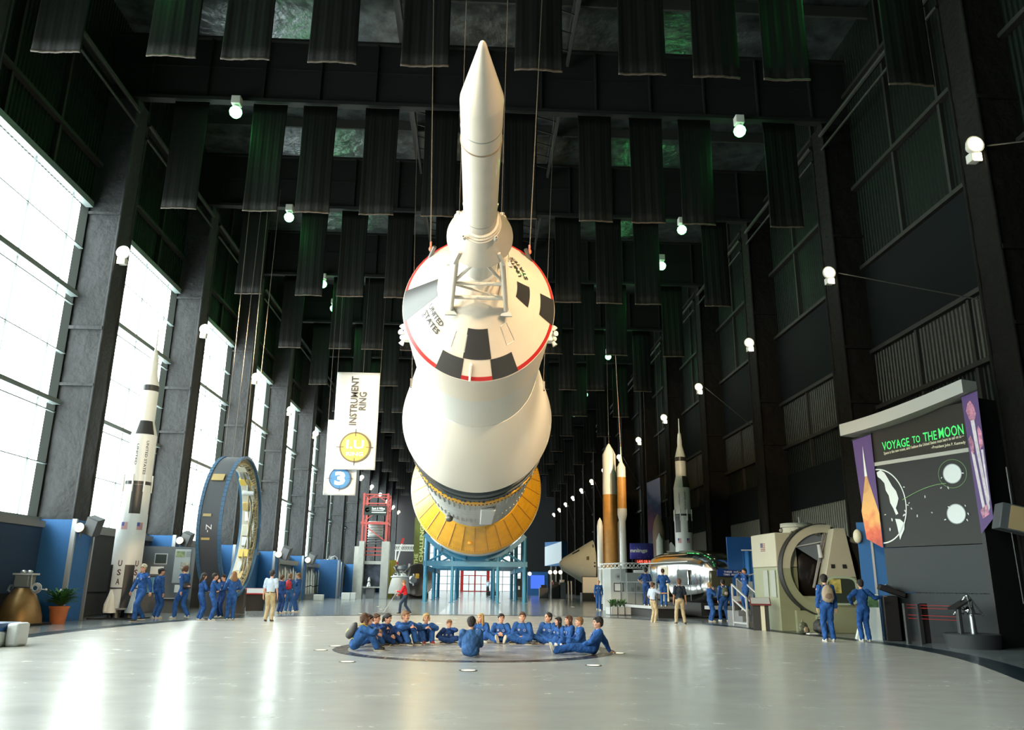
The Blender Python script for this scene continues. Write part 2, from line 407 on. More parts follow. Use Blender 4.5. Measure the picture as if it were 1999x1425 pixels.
# roof: crinkled foil insulation, cross girders and long members
FOIL = M('foil_insulation', (0.11, 0.125, 0.13), 0.28, 0.8, bump=(2.6, 1.0), var=(1.6, 0.55))
struct(MB().box(-WX-0.3, WX+0.3, YN, YF, ROOFT, ROOFT+0.3).build('ceiling', FOIL))
b = MB()
for yb in BEAMS:
    b.box(-WX, WX, yb-0.02, yb+0.02, 18.75, 21.3); b.box(-WX, WX, yb-0.17, yb+0.17, 18.62, 18.76); b.box(-WX, WX, yb-0.17, yb+0.17, 21.3, 21.4)
    b.box(-WX, WX, yb-0.05, yb+0.05, 20.1, 20.16)
    for i in range(-6, 7): b.box(i*2.1-0.03, i*2.1+0.03, yb-0.15, yb+0.15, 18.75, 21.3)
struct(b.build('ceiling_girders', M('girder_paint', (0.007, 0.0075, 0.007), 0.7, spec=0.2)))
b = MB()
for x in (-3.3, 3.2): b.box(x-0.12, x+0.12, YN, YF, 21.45, 21.75)
for yb in BEAMS:
    for d in (2.2, 4.4, 6.6): b.box(-WX, WX, yb+d-0.05, yb+d+0.05, 21.75, 22.2)
for yb in BEAMS[3:]:
    for x in (-2.5, 2.5):
        for d in range(0, 8): b.bar((x-0.6, yb+0.3+d, 20.7), (x+0.6, yb+0.8+d, 20.7), 0.05)
        b.box(x-0.65, x-0.55, yb+0.2, yb+BAY-.2, 20.6, 20.8); b.box(x+0.55, x+0.65, yb+0.2, yb+BAY-.2, 20.6, 20.8)
struct(b.build('ceiling_purlins', M('purlin_paint', (0.03, 0.03, 0.028), 0.5, spec=0.3)))
# end walls
b = MB(); b.box(-WX-0.3, -7.6, YF, YF+0.3, 0, ROOFT); b.box(7.6, WX+0.3, YF, YF+0.3, 0, ROOFT); b.box(-7.6, 7.6, YF, YF+0.3, 9.5, ROOFT)
struct(b.build('wall_back', M('dark_end_wall', (0.008, 0.010, 0.011), 0.8)))
struct(MB().box(-WX-0.3, WX+0.3, YN-0.3, YN, 0, ROOFT).build('wall_front', M('near_end_wall', (0.16, 0.15, 0.14), 0.8)))
m = MB()
for i in range(11): m.box(-7.6+i*1.52-0.05, -7.6+i*1.52+0.05, YF-0.05, YF+0.1, 0, 9.5) if not 3 < i < 7 else m.box(-7.6+i*1.52-0.05, -7.6+i*1.52+0.05, YF-0.05, YF+0.1, 3.6, 9.5)
for zz in (0.1, 1.2, 2.4, 3.7, 4.9, 6.1, 7.3, 8.5): m.box(-7.6, 7.6, YF-0.04, YF+0.1, zz-0.04, zz+0.04) if zz > 3 else (m.box(-7.6, -2.4, YF-0.04, YF+0.1, zz-0.04, zz+0.04), m.box(2.4, 7.6, YF-0.04, YF+0.1, zz-0.04, zz+0.04))
w = m.build('window_99', FRAME); struct(w); w.name = 'window_back'
struct(MB().box(-7.7, 7.7, YF+0.12, YF+0.13, 0, 9.6).build('window_pane', GLASSE, w))
m = MB().box(-2.4, -1.9, YF-0.3, YF, 0, 3.5); m.box(1.9, 2.4, YF-0.3, YF, 0, 3.5); m.box(-2.4, 2.4, YF-0.3, YF, 3.3, 3.75)
m.box(-0.12, 0.12, YF-0.25, YF, 0, 3.3); m.box(-1.9, 1.9, YF-0.25, YF, 2.5, 2.62)
for x in (-1.0, 1.0): m.box(x-0.06, x+0.06, YF-0.2, YF, 0, 2.5)
m.box(-1.9, 1.9, YF-0.2, YF, 1.15, 1.25); m.box(-1.9, 1.9, YF-0.2, YF, 0, 0.15)
dr = m.build('door_1', RED); struct(dr)
struct(MB().box(-1.9, 1.9, YF-0.1, YF-0.09, 0.1, 3.3).build('door_pane', GLASS, dr))


# ---------------------------------------------------------------- black cloth banners hanging from the girders
CLOTH = M('black_banner_cloth', (0.0035, 0.004, 0.003), 0.6, bump=(30, 0.15), spec=0.15)
HEM = M('banner_hem', (0.05, 0.035, 0.022), 0.6)
BXS = [-10.95, -8.05, -6.23, -3.95, -1.62, 1.36, 4.13, 6.05, 7.98, 11.3]
def drape(seed):
    r = random.Random(seed); ph = [r.uniform(0, 6) for _ in range(4)]; W_, H = 1.27, 4.4
    def fn(u, v):
        z = 18.6-H*v; f = 0.35+0.65*v
        y = 0.030*math.sin(u*5+ph[0]+v*1.2)*f+0.008*math.sin(u*23+ph[1]-v*2)*f+0.003*math.sin(u*61+ph[2])
        return ((u-0.5)*(W_-0.04*math.sin(v*3)), y, z)
    m = MB().grid(fn, 40, 10); o = m.build('hanging_banner', CLOTH, smooth=80)
    s = o.modifiers.new('solid', 'SOLIDIFY'); s.thickness = 0.01
    def fh(u, v): p = fn(u, 1.0); return (p[0], p[1]-0.012+0.0*v, p[2]+0.05-0.055*v)
    h = MB().grid(fh, 40, 1).build('hem', HEM, o, smooth=80); s = h.modifiers.new('solid', 'SOLIDIFY'); s.thickness = 0.03
    return o
protos = [drape(i) for i in range(4)]
ORD = ['first', 'second', 'third', 'fourth', 'fifth', 'sixth', 'seventh', 'eighth', 'ninth', 'tenth', 'eleventh', 'twelfth', 'thirteenth', 'fourteenth', 'fifteenth', 'sixteenth', 'seventeenth', 'eighteenth']
used = set()
for r in range(13):
    for i, bx in enumerate(BXS):
        k = (i*3+r) % 4
        if k in used: o = copy_tree(protos[k])
        else: o = protos[k]; used.add(k)
        jit = random.uniform(-.06, .06)
        o.location = (bx+jit, 26.6+BAY*(r-1), 0)
        tag(o, 'black cloth ceiling banner, %s from the left in the %s row' % (ORD[i], ORD[r]), 'banner', 'black cloth banners hanging from the roof')

# ---------------------------------------------------------------- lamps
GREENE = E('green_lamp_glass', (0.36, 1.0, 0.50), 1.9)
CAP = M('lamp_cap', (0.5, 0.5, 0.45), 0.5)
def ceil_lamp():
    t = thing('ceiling_lamp', '', 'lamp')
    MB().box(-0.17, 0.17, -0.17, 0.17, 0.28, 0.62).build('lamp_housing', CAP, t, bevel=0.03)
    MB().tube((0, 0, 0.2), (0, 0, 0.3), 0.09).build('lamp_socket', CAP, t)
    MB().lathe([(-0.22, 0.02), (-0.2, 0.12), (-0.12, 0.2), (0.0, 0.235), (0.1, 0.21), (0.2, 0.12), (0.22, 0.05)], 20).build('lamp_globe', GREENE, t, smooth=80)
    return t
cl0 = ceil_lamp(); n = 0
spots = [(-9.25, yb-0.35, 'left') for yb in BEAMS[3:]]+[(9.65, yb-0.3, 'right') for yb in BEAMS[3:]]+[(9.7, 39.6, 'right'), (-9.35, 48.0, 'left'), (9.7, 57.5, 'right')]
spots.sort(key=lambda s: s[1])
cnt = {'left': 0, 'right': 0}
for x, y, sd in spots:
    o = cl0 if n == 0 else copy_tree(cl0); n += 1; cnt[sd] += 1
    o.location = (x, y, 18.0)
    tag(o, 'green glowing globe lamp under the roof, %s row, %s from the near end' % (sd, ORD[cnt[sd]-1]), 'lamp', 'green globe lamps under the roof')
    if y < 62:
        l = bpy.data.lights.new('ceiling_lamp_glow', 'POINT'); l.energy = 45; l.color = (0.10, 1.0, 0.22); l.shadow_soft_size = 0.2
        lo = bpy.data.objects.new('ceiling_lamp_glow', l); COL.objects.link(lo); lo.location = (x, y, 17.5); lo['kind'] = 'helper'
FLE = E('floodlight_glass', (1.0, 0.86, 0.58), 7.0)
def flood():
    t = thing('floodlight', '', 'lamp')
    MB().bar((0.33, 0.12, 0.1), (0.1, 0, 0), 0.06).build('bracket', DGREY, t)
    MB().lathe([(0, 0.07), (0.05, 0.12), (0.22, 0.22), (0.3, 0.24)], 18).build('reflector', CAP, t)
    t.children[-1].rotation_euler = (PI/2, 0, 0)
    MB().ball((0, -0.26, 0), (0.2, 0.16, 0.2), 18, 10).build('lamp_glass', FLE, t)
    MB().box(-0.02, 0.24, -0.1, 0.14, -0.34, -0.1).build('ballast', CAP, t, bevel=0.02)
    MB().box(0.04, 0.24, -0.14, -0.11, -0.36, -0.14).build('side_lens', FLE, t)
    return t
f0 = flood(); n = 0
for side, nm in ((1, 'right'), (-1, 'left')):
    for i, yb in enumerate(BEAMS[1:]):
        o = f0 if n == 0 else copy_tree(f0); n += 1
        o.location = (side*12.62, yb+0.1, 12.37); o.rotation_euler = (0, 0, 0)
        if side < 0: o.scale = (-1, 1, 1)
        j = i-4
        lab = 'bright white floodlight on the %s wall columns, %s from the near end of the view' % (nm, ORD[j] if 0 <= j < 12 else 'farthest') if 0 <= j < 12 else 'white floodlight on the %s wall behind the viewer, number %s back' % (nm, ORD[abs(j)])
        if j == 12: lab = 'bright white floodlight on the %s wall, the one nearest the end wall' % nm
        tag(o, lab, 'lamp', 'white floodlights on the %s wall' % nm)
# ---------------------------------------------------------------- the hanging rocket (long axis along the hall)
AX, AZ = -0.06, 7.67
def ring_pt(Y, r, deg): a = math.radians(deg); return (AX+r*math.sin(a), Y, AZ-r*math.cos(a))     # deg 0 = underside, + to the right
def lat(prof, n=64, **k): return MB().lathe([(y, r) for y, r in prof], n, (AX, 0, AZ), 'y', **k)
sc = thing('spacecraft', 'white space capsule with tall escape rocket and red rim, hanging nose first towards the viewer', 'spacecraft', (0, 0, 0))
lat([(8.28, 0.012), (8.31, 0.035), (8.36, 0.052), (8.42, 0.062), (9.45, 0.300), (9.5, 0.304), (9.95, 0.304)], 48).build('nose_cone', WHITE, sc, smooth=25)
lat([(9.95, 0.304), (10.47, 0.304), (10.48, 0.313), (10.52, 0.313), (10.53, 0.302), (12.96, 0.302), (12.97, 0.308), (13.0, 0.308), (13.01, 0.302), (13.6, 0.302)], 48, closed=False).build('escape_motor', WHITE, sc, smooth=25)
lat([(10.10, 0.305), (10.115, 0.3075), (10.13, 0.305)], 48).build('seam', M('seam_grey', (0.35, 0.33, 0.28), 0.5), sc)
lat([(12.94, 0.303), (12.955, 0.3095), (12.97, 0.303)], 48).build('seam', MATS['seam_grey'], sc)
lat([(10.455, 0.305), (10.475, 0.318), (10.50, 0.305)], 48).build('seam', M('seam_brown', (0.22, 0.16, 0.10), 0.5), sc)
lat([(13.22, 0.30), (13.23, 0.345), (13.27, 0.35), (13.29, 0.375), (13.34, 0.375), (13.36, 0.395), (13.40, 0.395), (13.92, 0.632), (13.98, 0.632), (13.99, 0.60), (13.95, 0.3), (13.9, 0.1)], 64).build('escape_skirt', WHITE, sc, smooth=25)
bl = MB()
for i in range(64):
    p = ring_pt(13.275, 0.358, i*360/64); bl.ball(p, 0.008, 6, 4)
bl.build('bolt_ring', LGREY, sc)
for d in (-42, 42, 138, -138):
    m = MB(); p = ring_pt(13.36, 0.42, d); q = ring_pt(13.22, 0.44, d); m.tube(p, q, 0.035, n=10); m.build('exhaust_port', M('port_cream', (0.6, 0.57, 0.5), .5), sc)
    m = MB(); m.tube(ring_pt(13.35, 0.445, d), ring_pt(13.205, 0.447, d), 0.012, n=8); m.build('port_plug', BLKTXT, sc)
    m = MB(); m.bar(ring_pt(13.72, 0.56, d*0.97), ring_pt(14.05, 0.70, d*1.02), 0.05); m.build('skirt_lug', WHITE, sc)
# lattice tower between skirt and capsule
LEG = {}
for d in (-46, 46, 134, -134):
    a = ring_pt(13.98, 0.60, d*1.0+(0)); c = ring_pt(16.47, 0.84, d); LEG[d] = (Vector(a), Vector(c))
    m = MB(); m.tube(a, c, 0.055, n=16); m.ball(a, 0.075); m.build('tower_leg', WHITE, sc)
    p = Vector(c); m = MB(); m.prism([(-0.13, -0.14), (0.13, -0.14), (0.0, 0.16)], -0.03, 0.04, Matrix.Translation(p) @ (Vector((AX, 30, AZ))-Vector((AX, 14.5, AZ))).to_track_quat('Y', 'Z').to_matrix().to_4x4() @ Matrix.Rotation(math.radians(90), 4, 'X'))
    m.build('tower_foot', LGREY, sc)
def on(d, t): return LEG[d][0].lerp(LEG[d][1], t)
order = [-46, 46, 134, -134]
for i in range(4):
    a, c = order[i], order[(i+1) % 4]; m = MB()
    m.tube(on(a, .46), on(c, .46), 0.04, n=12); m.build('tower_strut', WHITE, sc)
    m = MB(); m.tube(on(a, .74), on(c, .74), 0.045, n=12); m.build('tower_strut', WHITE, sc)
    mid = (on(a, .0)+on(c, .0))/2; m = MB(); m.tube(mid, on(a, .44), 0.035, n=12); m.tube(mid, on(c, .44), 0.035, n=12); m.build('tower_brace', WHITE, sc)
    m = MB(); m.tube(on(a, .48), on(c, .74), 0.028, n=10); m.build('tower_brace', WHITE, sc)
lat([(14.4, 0.04), (14.55, 0.16), (15.0, 0.36), (15.27, 0.36), (15.32, 0.40)], 40).build('docking_tunnel', M('tunnel_white', (0.62, 0.6, 0.55), .35), sc)
CB, CR, CL = 18.0, 1.81, 2.75
CA = CB-CL
def con(s, deg, lift=0.0):
    r = s*CR/CL; k = lift; return (AX+(r+k)*math.sin(math.radians(deg)), CA+s-k*0.55, AZ-(r+k)*math.cos(math.radians(deg)))
lat([(CA+0.28, 0.30*0.62), (CA+0.5, 0.5*CR/CL), (CB, CR), (CB+0.03, CR+0.015), (CB+0.07, CR+0.015)], 96).build('command_module', WHITE, sc, smooth=20)
def cpatch(name, s0, s1, d0, d1, mat, lift=0.006, ns=6, nd=14):
    return MB().grid(lambda u, v: con(s0+(s1-s0)*u, d0+(d1-d0)*v, lift), ns, nd).build(name, mat, sc, smooth=60)
cpatch('black_panel', 1.45, 2.20, -13.5, 12.5, BLACKP)
cpatch('black_panel', 2.21, 2.745, -33, -12.3, BLACKP); cpatch('black_panel', 2.21, 2.745, 11.5, 32, BLACKP)
cpatch('black_panel', 1.42, 2.745, -102, -77, BLACKP, nd=20)
cpatch('black_panel', 1.28, 1.75, 74, 99, BLACKP); cpatch('black_panel', 2.18, 2.745, 77, 98, BLACKP)
for a, c in ((-180, -102), (-77, -33), (32, 77), (98, 180)): cpatch('red_band', 2.64, 2.745, a, c, RED, 0.005, 1, 30)
cpatch('red_band', 2.64, 2.745, -12.3, 11.5, RED, 0.005, 1, 8)
for a, c, s0, s1 in ((-27, -19, 1.62, 2.05), (30, 33, 1.5, 2.0), (-128, -120, 1.1, 1.6)):
    e = MB(); P = [con(s0, a, .004), con(s0, c+6, .004), con(s1, c+6, .004), con(s1, a, .004)]
    for i in range(4): e.bar(P[i], P[(i+1) % 4], 0.012)
    e.build('hatch_outline', M('hatch_line', (0.5, 0.5, 0.47), .5), sc)
MB().bar(con(2.3, -5.5, .02), con(2.73, -5.5, .03), 0.05).build('vent_strip', PLWHITE, sc, bevel=0.01)
def cone_txt(body, s, deg, w, h, mat, flip=1):
    # letters read outwards along the cone: x along the axis line, y around
    def fn(x, y): ss = s-y; return Vector(con(ss, deg+math.degrees(x/(ss*CR/CL)), 0.02))
    return text('lettering', body, mat, fn, sc, w, h, 0.03)
cone_txt('UNITED', 1.70, -59, 0.56, 0.15, BLKTXT)
cone_txt('STATES', 1.92, -58, 0.60, 0.15, BLKTXT)
cone_txt('UNITED', 1.45, 127, 0.62, 0.15, BLKTXT); cone_txt('STATES', 1.68, 124, 0.66, 0.15, BLKTXT)
cpatch('flag_patch', 2.03, 2.17, -72, -62, M('flag_stripes', (0.62, 0.35, 0.33), .5), 0.008)
cpatch('flag_canton', 2.03, 2.10, -72, -68.0, M('flag_canton', (0.12, 0.12, 0.25), .5), 0.010, 2, 3)
# service module
lat([(CB+0.07, CR), (20.2, CR), (20.21, CR-0.01)], 96).build('service_module_front', M('service_cream', (0.80, 0.70, 0.58), 0.4), sc, smooth=25)
lat([(20.2, CR-0.012), (23.7, CR-0.012)], 96).build('service_module', M('service_grey', (0.74, 0.72, 0.67), 0.35), sc, smooth=25)
for d in (-78, 80):
    m = MB(); a = Vector(ring_pt(19.1, CR, d)); m.box(-0.09, 0.09, -0.15, 0.15, -0.16, 0.16, Matrix.Translation(a)); o = m.build('thruster_block', PLWHITE, sc, bevel=0.03)
    for dy, dz in ((-0.24, 0.0), (0.24, 0.0), (0, 0.25), (0, -0.25)):
        m = MB(); s_ = 1 if d > 0 else -1; m.tube(a+Vector((s_*0.1, dy*0.5, dz*0.6)), a+Vector((s_*0.16, dy, dz)), 0.035, 0.07, n=12); m.build('thruster_nozzle', PLWHITE, o); o.scale = (1, 1, 1)
# hanging cables and shackles
for x, d in ((-1, -138), (1, 138)):
    p = Vector(ring_pt(17.75, 1.78, d)); top = Vector((x*1.5, 17.4, 18.7))
    m = MB(); m.tube(p, top, 0.012, n=6); m.build('hanging_cable', CABLE, sc)
    m = MB(); m.ball(p+Vector((0, 0, 0.06)), (0.05, 0.04, 0.07)); m.tube(p+Vector((0, 0, .1)), p+Vector((0, 0, .24)), 0.025, n=8); m.build('shackle', M('red_shackle', (0.35, 0.1, 0.06), .5), sc)
    m = MB(); m.tube(p+Vector((x*0.06, 0.2, -0.18)), p+Vector((-x*.1, -.1, .08)), 0.05, n=8); m.build('hanger_bracket', DSTEEL, sc)
for x, d in ((-1, -110), (1, 110)):
    p = Vector(ring_pt(13.6, 0.42, d)); m = MB(); m.tube(p, Vector((x*0.45, 13.6, 18.7)), 0.006, n=6); m.build('hanging_cable', CABLE, sc)
# adapter cone, stage ring and stages
ad = thing('adapter_shroud', 'large smooth white cone flaring out behind the space capsule', 'rocket stage')
lat([(23.7, CR+0.0), (23.72, CR+0.01), (31.0, 2.955), (31.1, 2.97), (31.12, 2.9)], 128).build('shroud_cone', WHITE2, ad, smooth=25)
for x in (-1, 1):
    p = Vector(ring_pt(26.6, 2.28, x*96)); m = MB(); m.tube(p, (x*2.6, 26.6, 18.7), 0.011, n=6); m.build('hanging_cable', CABLE, ad)
    m = MB(); m.box(-0.05, 0.05, -0.1, 0.1, -0.15, 0.15, Matrix.Translation(p)); m.build('cable_anchor', DSTEEL, ad)
s3 = thing('third_stage', 'short grey ribbed rocket stage with dark ring and yellow band behind the white cone', 'rocket stage')
RIB = M('ribbed_grey', (0.50, 0.50, 0.47), 0.45, bump=(12, 0.3), var=(2, 0.12))
lat([(32.6, 2.6), (32.6, 2.93), (33.6, 2.93), (33.6, 2.98), (34.2, 2.98), (34.25, 2.93), (35.2, 2.93)], 96).build('equipment_ring', M('equipment_dark', (0.02, 0.028, 0.032), .5), s3)
m = MB()
for i in range(90):
    p = Vector(ring_pt(34.7+(i % 3)*0.12, 2.95, i*4+random.uniform(-1, 1))); s_ = random.uniform(.02, .06); m.box(-s_, s_, -s_*1.2, s_*1.2, -s_, s_, Matrix.Translation(p))
m.build('equipment_boxes', M('equipment_blue', (0.06, 0.10, 0.14), .5), s3)
lat([(35.2, 2.95), (35.25, 2.99), (36.4, 2.99), (36.45, 2.95)], 96).build('yellow_band', YELLOW, s3)
m = MB()
for i in range(110): m.ball(ring_pt(35.8, 2.985, i*360/110), 0.045, 6, 4)
m.build('rivets', BLACK, s3)['kind'] = 'stuff'
lat([(36.4, 2.95), (46.7, 2.97), (50.2, 2.97), (50.2, 2.4)], 96).build('stage_body', RIB, s3)
m = MB()
for i in range(72):
    a = i*5; m.bar(ring_pt(36.6, 2.975, a), ring_pt(38.8, 2.975, a), 0.05); m.bar(ring_pt(44.5, 2.975, a), ring_pt(46.6, 2.99, a), 0.05)
m.build('stringers', M('stringer_grey', (0.46, 0.46, 0.43), .5), s3)
m = MB(); m.prism([(-0.35, 38), (0.35, 38), (0.35, 46.9), (-0.35, 46.9)], 0, 0.18, Matrix.Translation((0.55, 0, AZ-3.07))); m.build('tunnel_fairing', PLWHITE, s3, bevel=0.05)
m = MB(); m.ball(ring_pt(46.9, 3.12, -29), (0.22, .3, .22)); m.build('ullage_motor', DSTEEL, s3)
for x in (-1, 1):
    p = Vector(ring_pt(35.4, 2.98, x*130)); MB().tube(p, (x*2.6, 35.4, 18.7), 0.02, n=6).build('hanging_cable', CABLE, s3)
s2 = thing('second_stage', 'huge rocket stage with a flat yellow ribbed front disc resting on the blue stand', 'rocket stage')
YD = 55.1
lat([(50.6, 1.2), (50.5, 2.93), (50.55, 3.0), (54.6, 4.36), (54.7, 4.40), (54.9, 4.44), (YD, 4.47), (YD+0.25, 4.47), (YD+0.25, 4.36)], 128).build('yellow_front_disc', YELLOW, s2, smooth=25)
for i in range(36):
    d = i*10+5 if False else i*360/30
    if i >= 30: break
    m = MB(); m.bar(ring_pt(50.62, 3.04, d), ring_pt(54.55, 4.35, d), 0.05); m.build('disc_rib', M('yellow_rib', (0.55, 0.26, 0.03), .5), s2)
m = MB()
for i in range(150): m.ball(ring_pt(54.45, 4.30, i*2.4), 0.035, 6, 4)
m.build('disc_rivets', M('rivet_brown', (0.18, 0.09, 0.02), .5), s2)['kind'] = 'stuff'
m = MB(); m.ball(ring_pt(52.9, 3.82, -5), 0.14); m.build('disc_valve', MATS['yellow_rib'], s2)
lat([(YD+0.25, 4.42), (80.0, 4.42), (80.0, 3.5)], 96).build('stage_body', WHITE2, s2, smooth=25)
lat([(YD+0.26, 4.43), (YD+0.3, 4.5), (YD+0.8, 4.5), (YD+0.82, 4.43)], 96).build('white_rim', PLWHITE, s2)
# blue tubular stand
st = thing('support_stand', 'bright blue steel stand with tubular posts under the yellow disc stage', 'stand')
for fy, hw in ((57.6, 3.46), (66.5, 3.3), (76.5, 3.4)):
    for x in (-hw, -hw*0.46, hw*0.46, hw):
        topz = AZ-math.sqrt(max(0.1, 4.62**2-x*x))
        m = MB(); m.tube((x, fy, 0.02), (x, fy, topz-0.1), 0.15 if abs(x) > 2 else 0.11, n=16); m.build('post', BLUEST, st)
        m = MB(); m.box(x-0.22, x+0.22, fy-0.22, fy+0.22, 0.0, 0.03); m.build('post_foot', BLUEST, st)
    MB().box(-hw-0.2, hw+0.2, fy-0.14, fy+0.14, 2.45, 2.80).build('cross_beam', BLUEST, st)
    a0 = math.asin((hw+0.1)/4.7)
    def fn(u, v):
        a = -a0+2*a0*u; r = 4.54+0.30*[0, 1, 1, 0, 0][int(round(v*4))]; y = fy+[-.18, -.18, .18, .18, -.18][int(round(v*4))]
        return (r*math.sin(a)+AX, y, AZ-r*math.cos(a))
    MB().grid(fn, 28, 4).build('cradle_arc', BLUEST, st)
    for x in (-2.5, -0.8, 0.8, 2.5):
        z = AZ-math.sqrt(4.8**2-x*x)
        MB().box(x-.12, x+.12, fy-.3, fy+.3, z-.1, z+.25).build('cradle_pad', BLUEST, st)
    for s_ in (-1, 1):
        MB().tube((s_*(hw-0.2), fy, 2.8), (s_*hw*0.62, fy, AZ-math.sqrt(4.8**2-(hw*.62)**2)), 0.07, n=10).build('brace', BLUEST, st)
        MB().tube((s_*hw*0.45, fy, 2.8), (s_*hw*0.75, fy, AZ-math.sqrt(4.8**2-(hw*.75)**2)), 0.06, n=10).build('brace', BLUEST, st)
        MB().tube((s_*0.3, fy, 3.05), (s_*1.4, fy, 2.75), 0.05, n=10).build('brace', BLUEST, st)
for s_ in (-1, 1):
    MB().box(s_*3.4-.12, s_*3.4+.12, 57.6, 76.5, 2.15, 2.45).build('side_beam', BLUEST, st)
# ---------------------------------------------------------------- left side
def boxpart(name, mat, parent, x0, x1, y0, y1, z0, z1, bevel=0.0, mtx=None): return MB().box(x0, x1, y0, y1, z0, z1, mtx).build(name, mat, parent, bevel=bevel)
# blue cladding round the foot of each left column, panels between them
for i, yb in enumerate(BEAMS[4:]):
    lab = 'blue cladding box round the foot of the left column%s' % (' beside the potted plant' if abs(yb-26.6) < .1 else ', %s from the viewer' % ORD[i])
    if i: t = thing('column_cladding', lab, 'partition', (0, yb, 0), 0, 'blue claddings of the left columns')
    if i: MB().box(-14.05, -12.84, -0.16, 1.14, 0.0, 3.12).build('fabric_panel', BLUEP, t)
    for x, y in ((-12.80, -0.18), (-12.80, 1.12)) if i else (): MB().box(x-0.1, x+0.04, y-0.03, y+0.06, 0, 3.14).build('corner_trim', SILVER, t)
    if i < 12:
        blue = i in (0, 3, 4, 5, 8)
        t = thing('wall_display_panel', '%s low panel under the left window, %s bay from the viewer' % ('blue' if blue else 'charcoal grey', ORD[i]), 'partition', (0, yb, 0), 0, 'low panels under the left windows')
        MB().box(-14.05, -13.75, 1.3, BAY-0.3, 0.85, 3.0).build('fabric_panel', (M('shaded_blue_fabric', (0.008, 0.03, 0.07), .8) if i == 0 else BLUEP) if blue else M('charcoal_fabric', (0.020, 0.022, 0.025), 0.8), t)  # nearest panel is the same blue, its shade put into a darker colour
        MB().box(-14.05, -13.68, 1.3, BAY-0.3, 2.85, 3.05).build('top_rail', MGREY, t); MB().box(-14.05, -13.9, 1.3, BAY-0.3, 0.01, 0.85).build('plinth', BLACK, t)
# speaker and round lamp on the claddings
LENS = E('warm_lamp_lens', (1.0, 0.80, 0.42), 2.2)
def uplight():
    t = thing('accent_light', '', 'lamp')
    MB().tube((0, 0.12, 0), (0, -0.02, 0.02), 0.12, 0.155, 20).build('lamp_shade', MGREY, t)
    MB().tube((0, -0.02, 0.02), (0, -0.045, 0.023), 0.145, 0.13, 20).build('lens', LENS, t)
    MB().bar((0, 0.1, 0), (-0.0, 0.12, -0.25), 0.05).build('bracket', DGREY, t); return t
def wedge_speaker():
    t = thing('loudspeaker', '', 'loudspeaker')
    R_ = Matrix.Rotation(0.35, 4, 'Y') @ Matrix.Rotation(0.25, 4, 'X')
    MB().box(-0.2, 0.2, -0.2, 0.2, -0.28, 0.28, R_).build('cabinet', M('speaker_cabinet', (0.06, 0.065, 0.07), 0.6), t, bevel=0.015)
    MB().box(-0.17, 0.17, -0.215, -0.2, -0.25, 0.25, R_).build('grille', MGREY, t)
    MB().bar((0, 0.1, -0.2), (-0.12, 0.16, -0.22), 0.05).bar((-0.1, 0.16, -0.2), (-0.8, 0.3, -0.2), 0.05).build('bracket', DGREY, t); return t
ul = uplight(); ws = wedge_speaker()
for i, (u, v, y) in enumerate(((155, 1031, 26.2), (351, 1056, 35.0), (544, 1083, 52.4), (601, 1094, 61.2), (639, 1097, 69.9))):
    p = PY(u, v, y); o = ul if i == 0 else copy_tree(ul); o.location = p; s = 1.0 if i < 2 else 1.35; o.scale = (s, s, s)
    tag(o, 'round warm lamp at a top corner of the left blue claddings, %s from the viewer' % ORD[i], 'lamp', 'round warm lamps on the left claddings')
    p = PY(u+(28 if i == 0 else 14 if i < 3 else 8), v-(4 if i else 4), y+0.3); o = ws if i == 0 else copy_tree(ws); o.location = p; o.scale = (s, s, s)
    tag(o, 'tilted dark loudspeaker beside the round lamp on the left claddings, %s from the viewer' % ORD[i], 'loudspeaker', 'dark loudspeakers on the left claddings')

# bench with blue cushion
t = thing('bench', 'low white moulded bench with a blue cushion at the left edge', 'bench', (-8.92, 17.0, 0), 0.05)
MB().box(-2.2, -0.24, -0.5, 0.35, 0.0, 0.30).build('bench_base', PLWHITE, t, bevel=0.05)
MB().box(-0.22, 0.02, -0.25, 0.22, 0.0, 0.44).build('end_block', PLWHITE, t, bevel=0.05)
MB().box(-2.2, -0.24, -0.52, 0.42, 0.30, 0.44).build('cushion', M('blue_vinyl', (0.012, 0.065, 0.20), 0.35), t, bevel=0.03)
MB().box(-0.85, -0.70, -0.515, -0.49, 0.10, 0.2).build('base_bracket', LGREY, t)
# small rocket engine with bronze bell
t = thing('small_rocket_engine', 'rocket engine with bronze bell nozzle standing behind the bench', 'rocket engine', (-12.95, 24.3, 0))
MB().lathe([(0.06, 0.60), (0.25, 0.575), (0.5, 0.50), (0.8, 0.37), (1.0, 0.22), (1.02, 0.2), (1.0, 0.19), (0.5, 0.48), (0.08, 0.58)], 40, closed=True).build('bell_nozzle', GOLD, t)
MB().box(-0.2, 0.2, -0.2, 0.2, 1.04, 1.38).build('engine_block', M('engine_grey', (0.2, 0.22, 0.21), .5, .4), t, bevel=0.02)
MB().box(-0.26, 0.28, -0.22, 0.22, 1.38, 1.43).build('top_plate', LGREY, t)
for x in (-0.25, 0.25): MB().tube((x, -0.1, 1.0), (x*0.9, -0.1, 1.4), 0.02).build('strut', LGREY, t)
for x in (-.08, .1): MB().ball((x, 0, 1.47), (0.09, 0.07, 0.05)).build('valve', STEEL, t)
m = MB()
for k in range(3):
    m.path([(0.38+(0.14-.03*k)*math.cos(a), -0.05-0.03*k, 1.02+(0.14-.03*k)*math.sin(a)) for a in np.linspace(0, 2*PI, 13)], 0.016, 6)
m.tube((0.4, -0.05, 1.0), (0.65, -0.05, 0.98), 0.015, n=6); m.ball((0.66, -0.05, 0.98), 0.035)
m.build('coiled_pipe', LGREY, t)
m = MB(); m.path([(-0.2, -0.1, 1.1), (-0.34, -0.1, 1.08), (-0.38, -0.1, 0.95), (-0.3, -0.1, 0.9)], 0.03, 8); m.build('pump_pipe', STEEL, t)
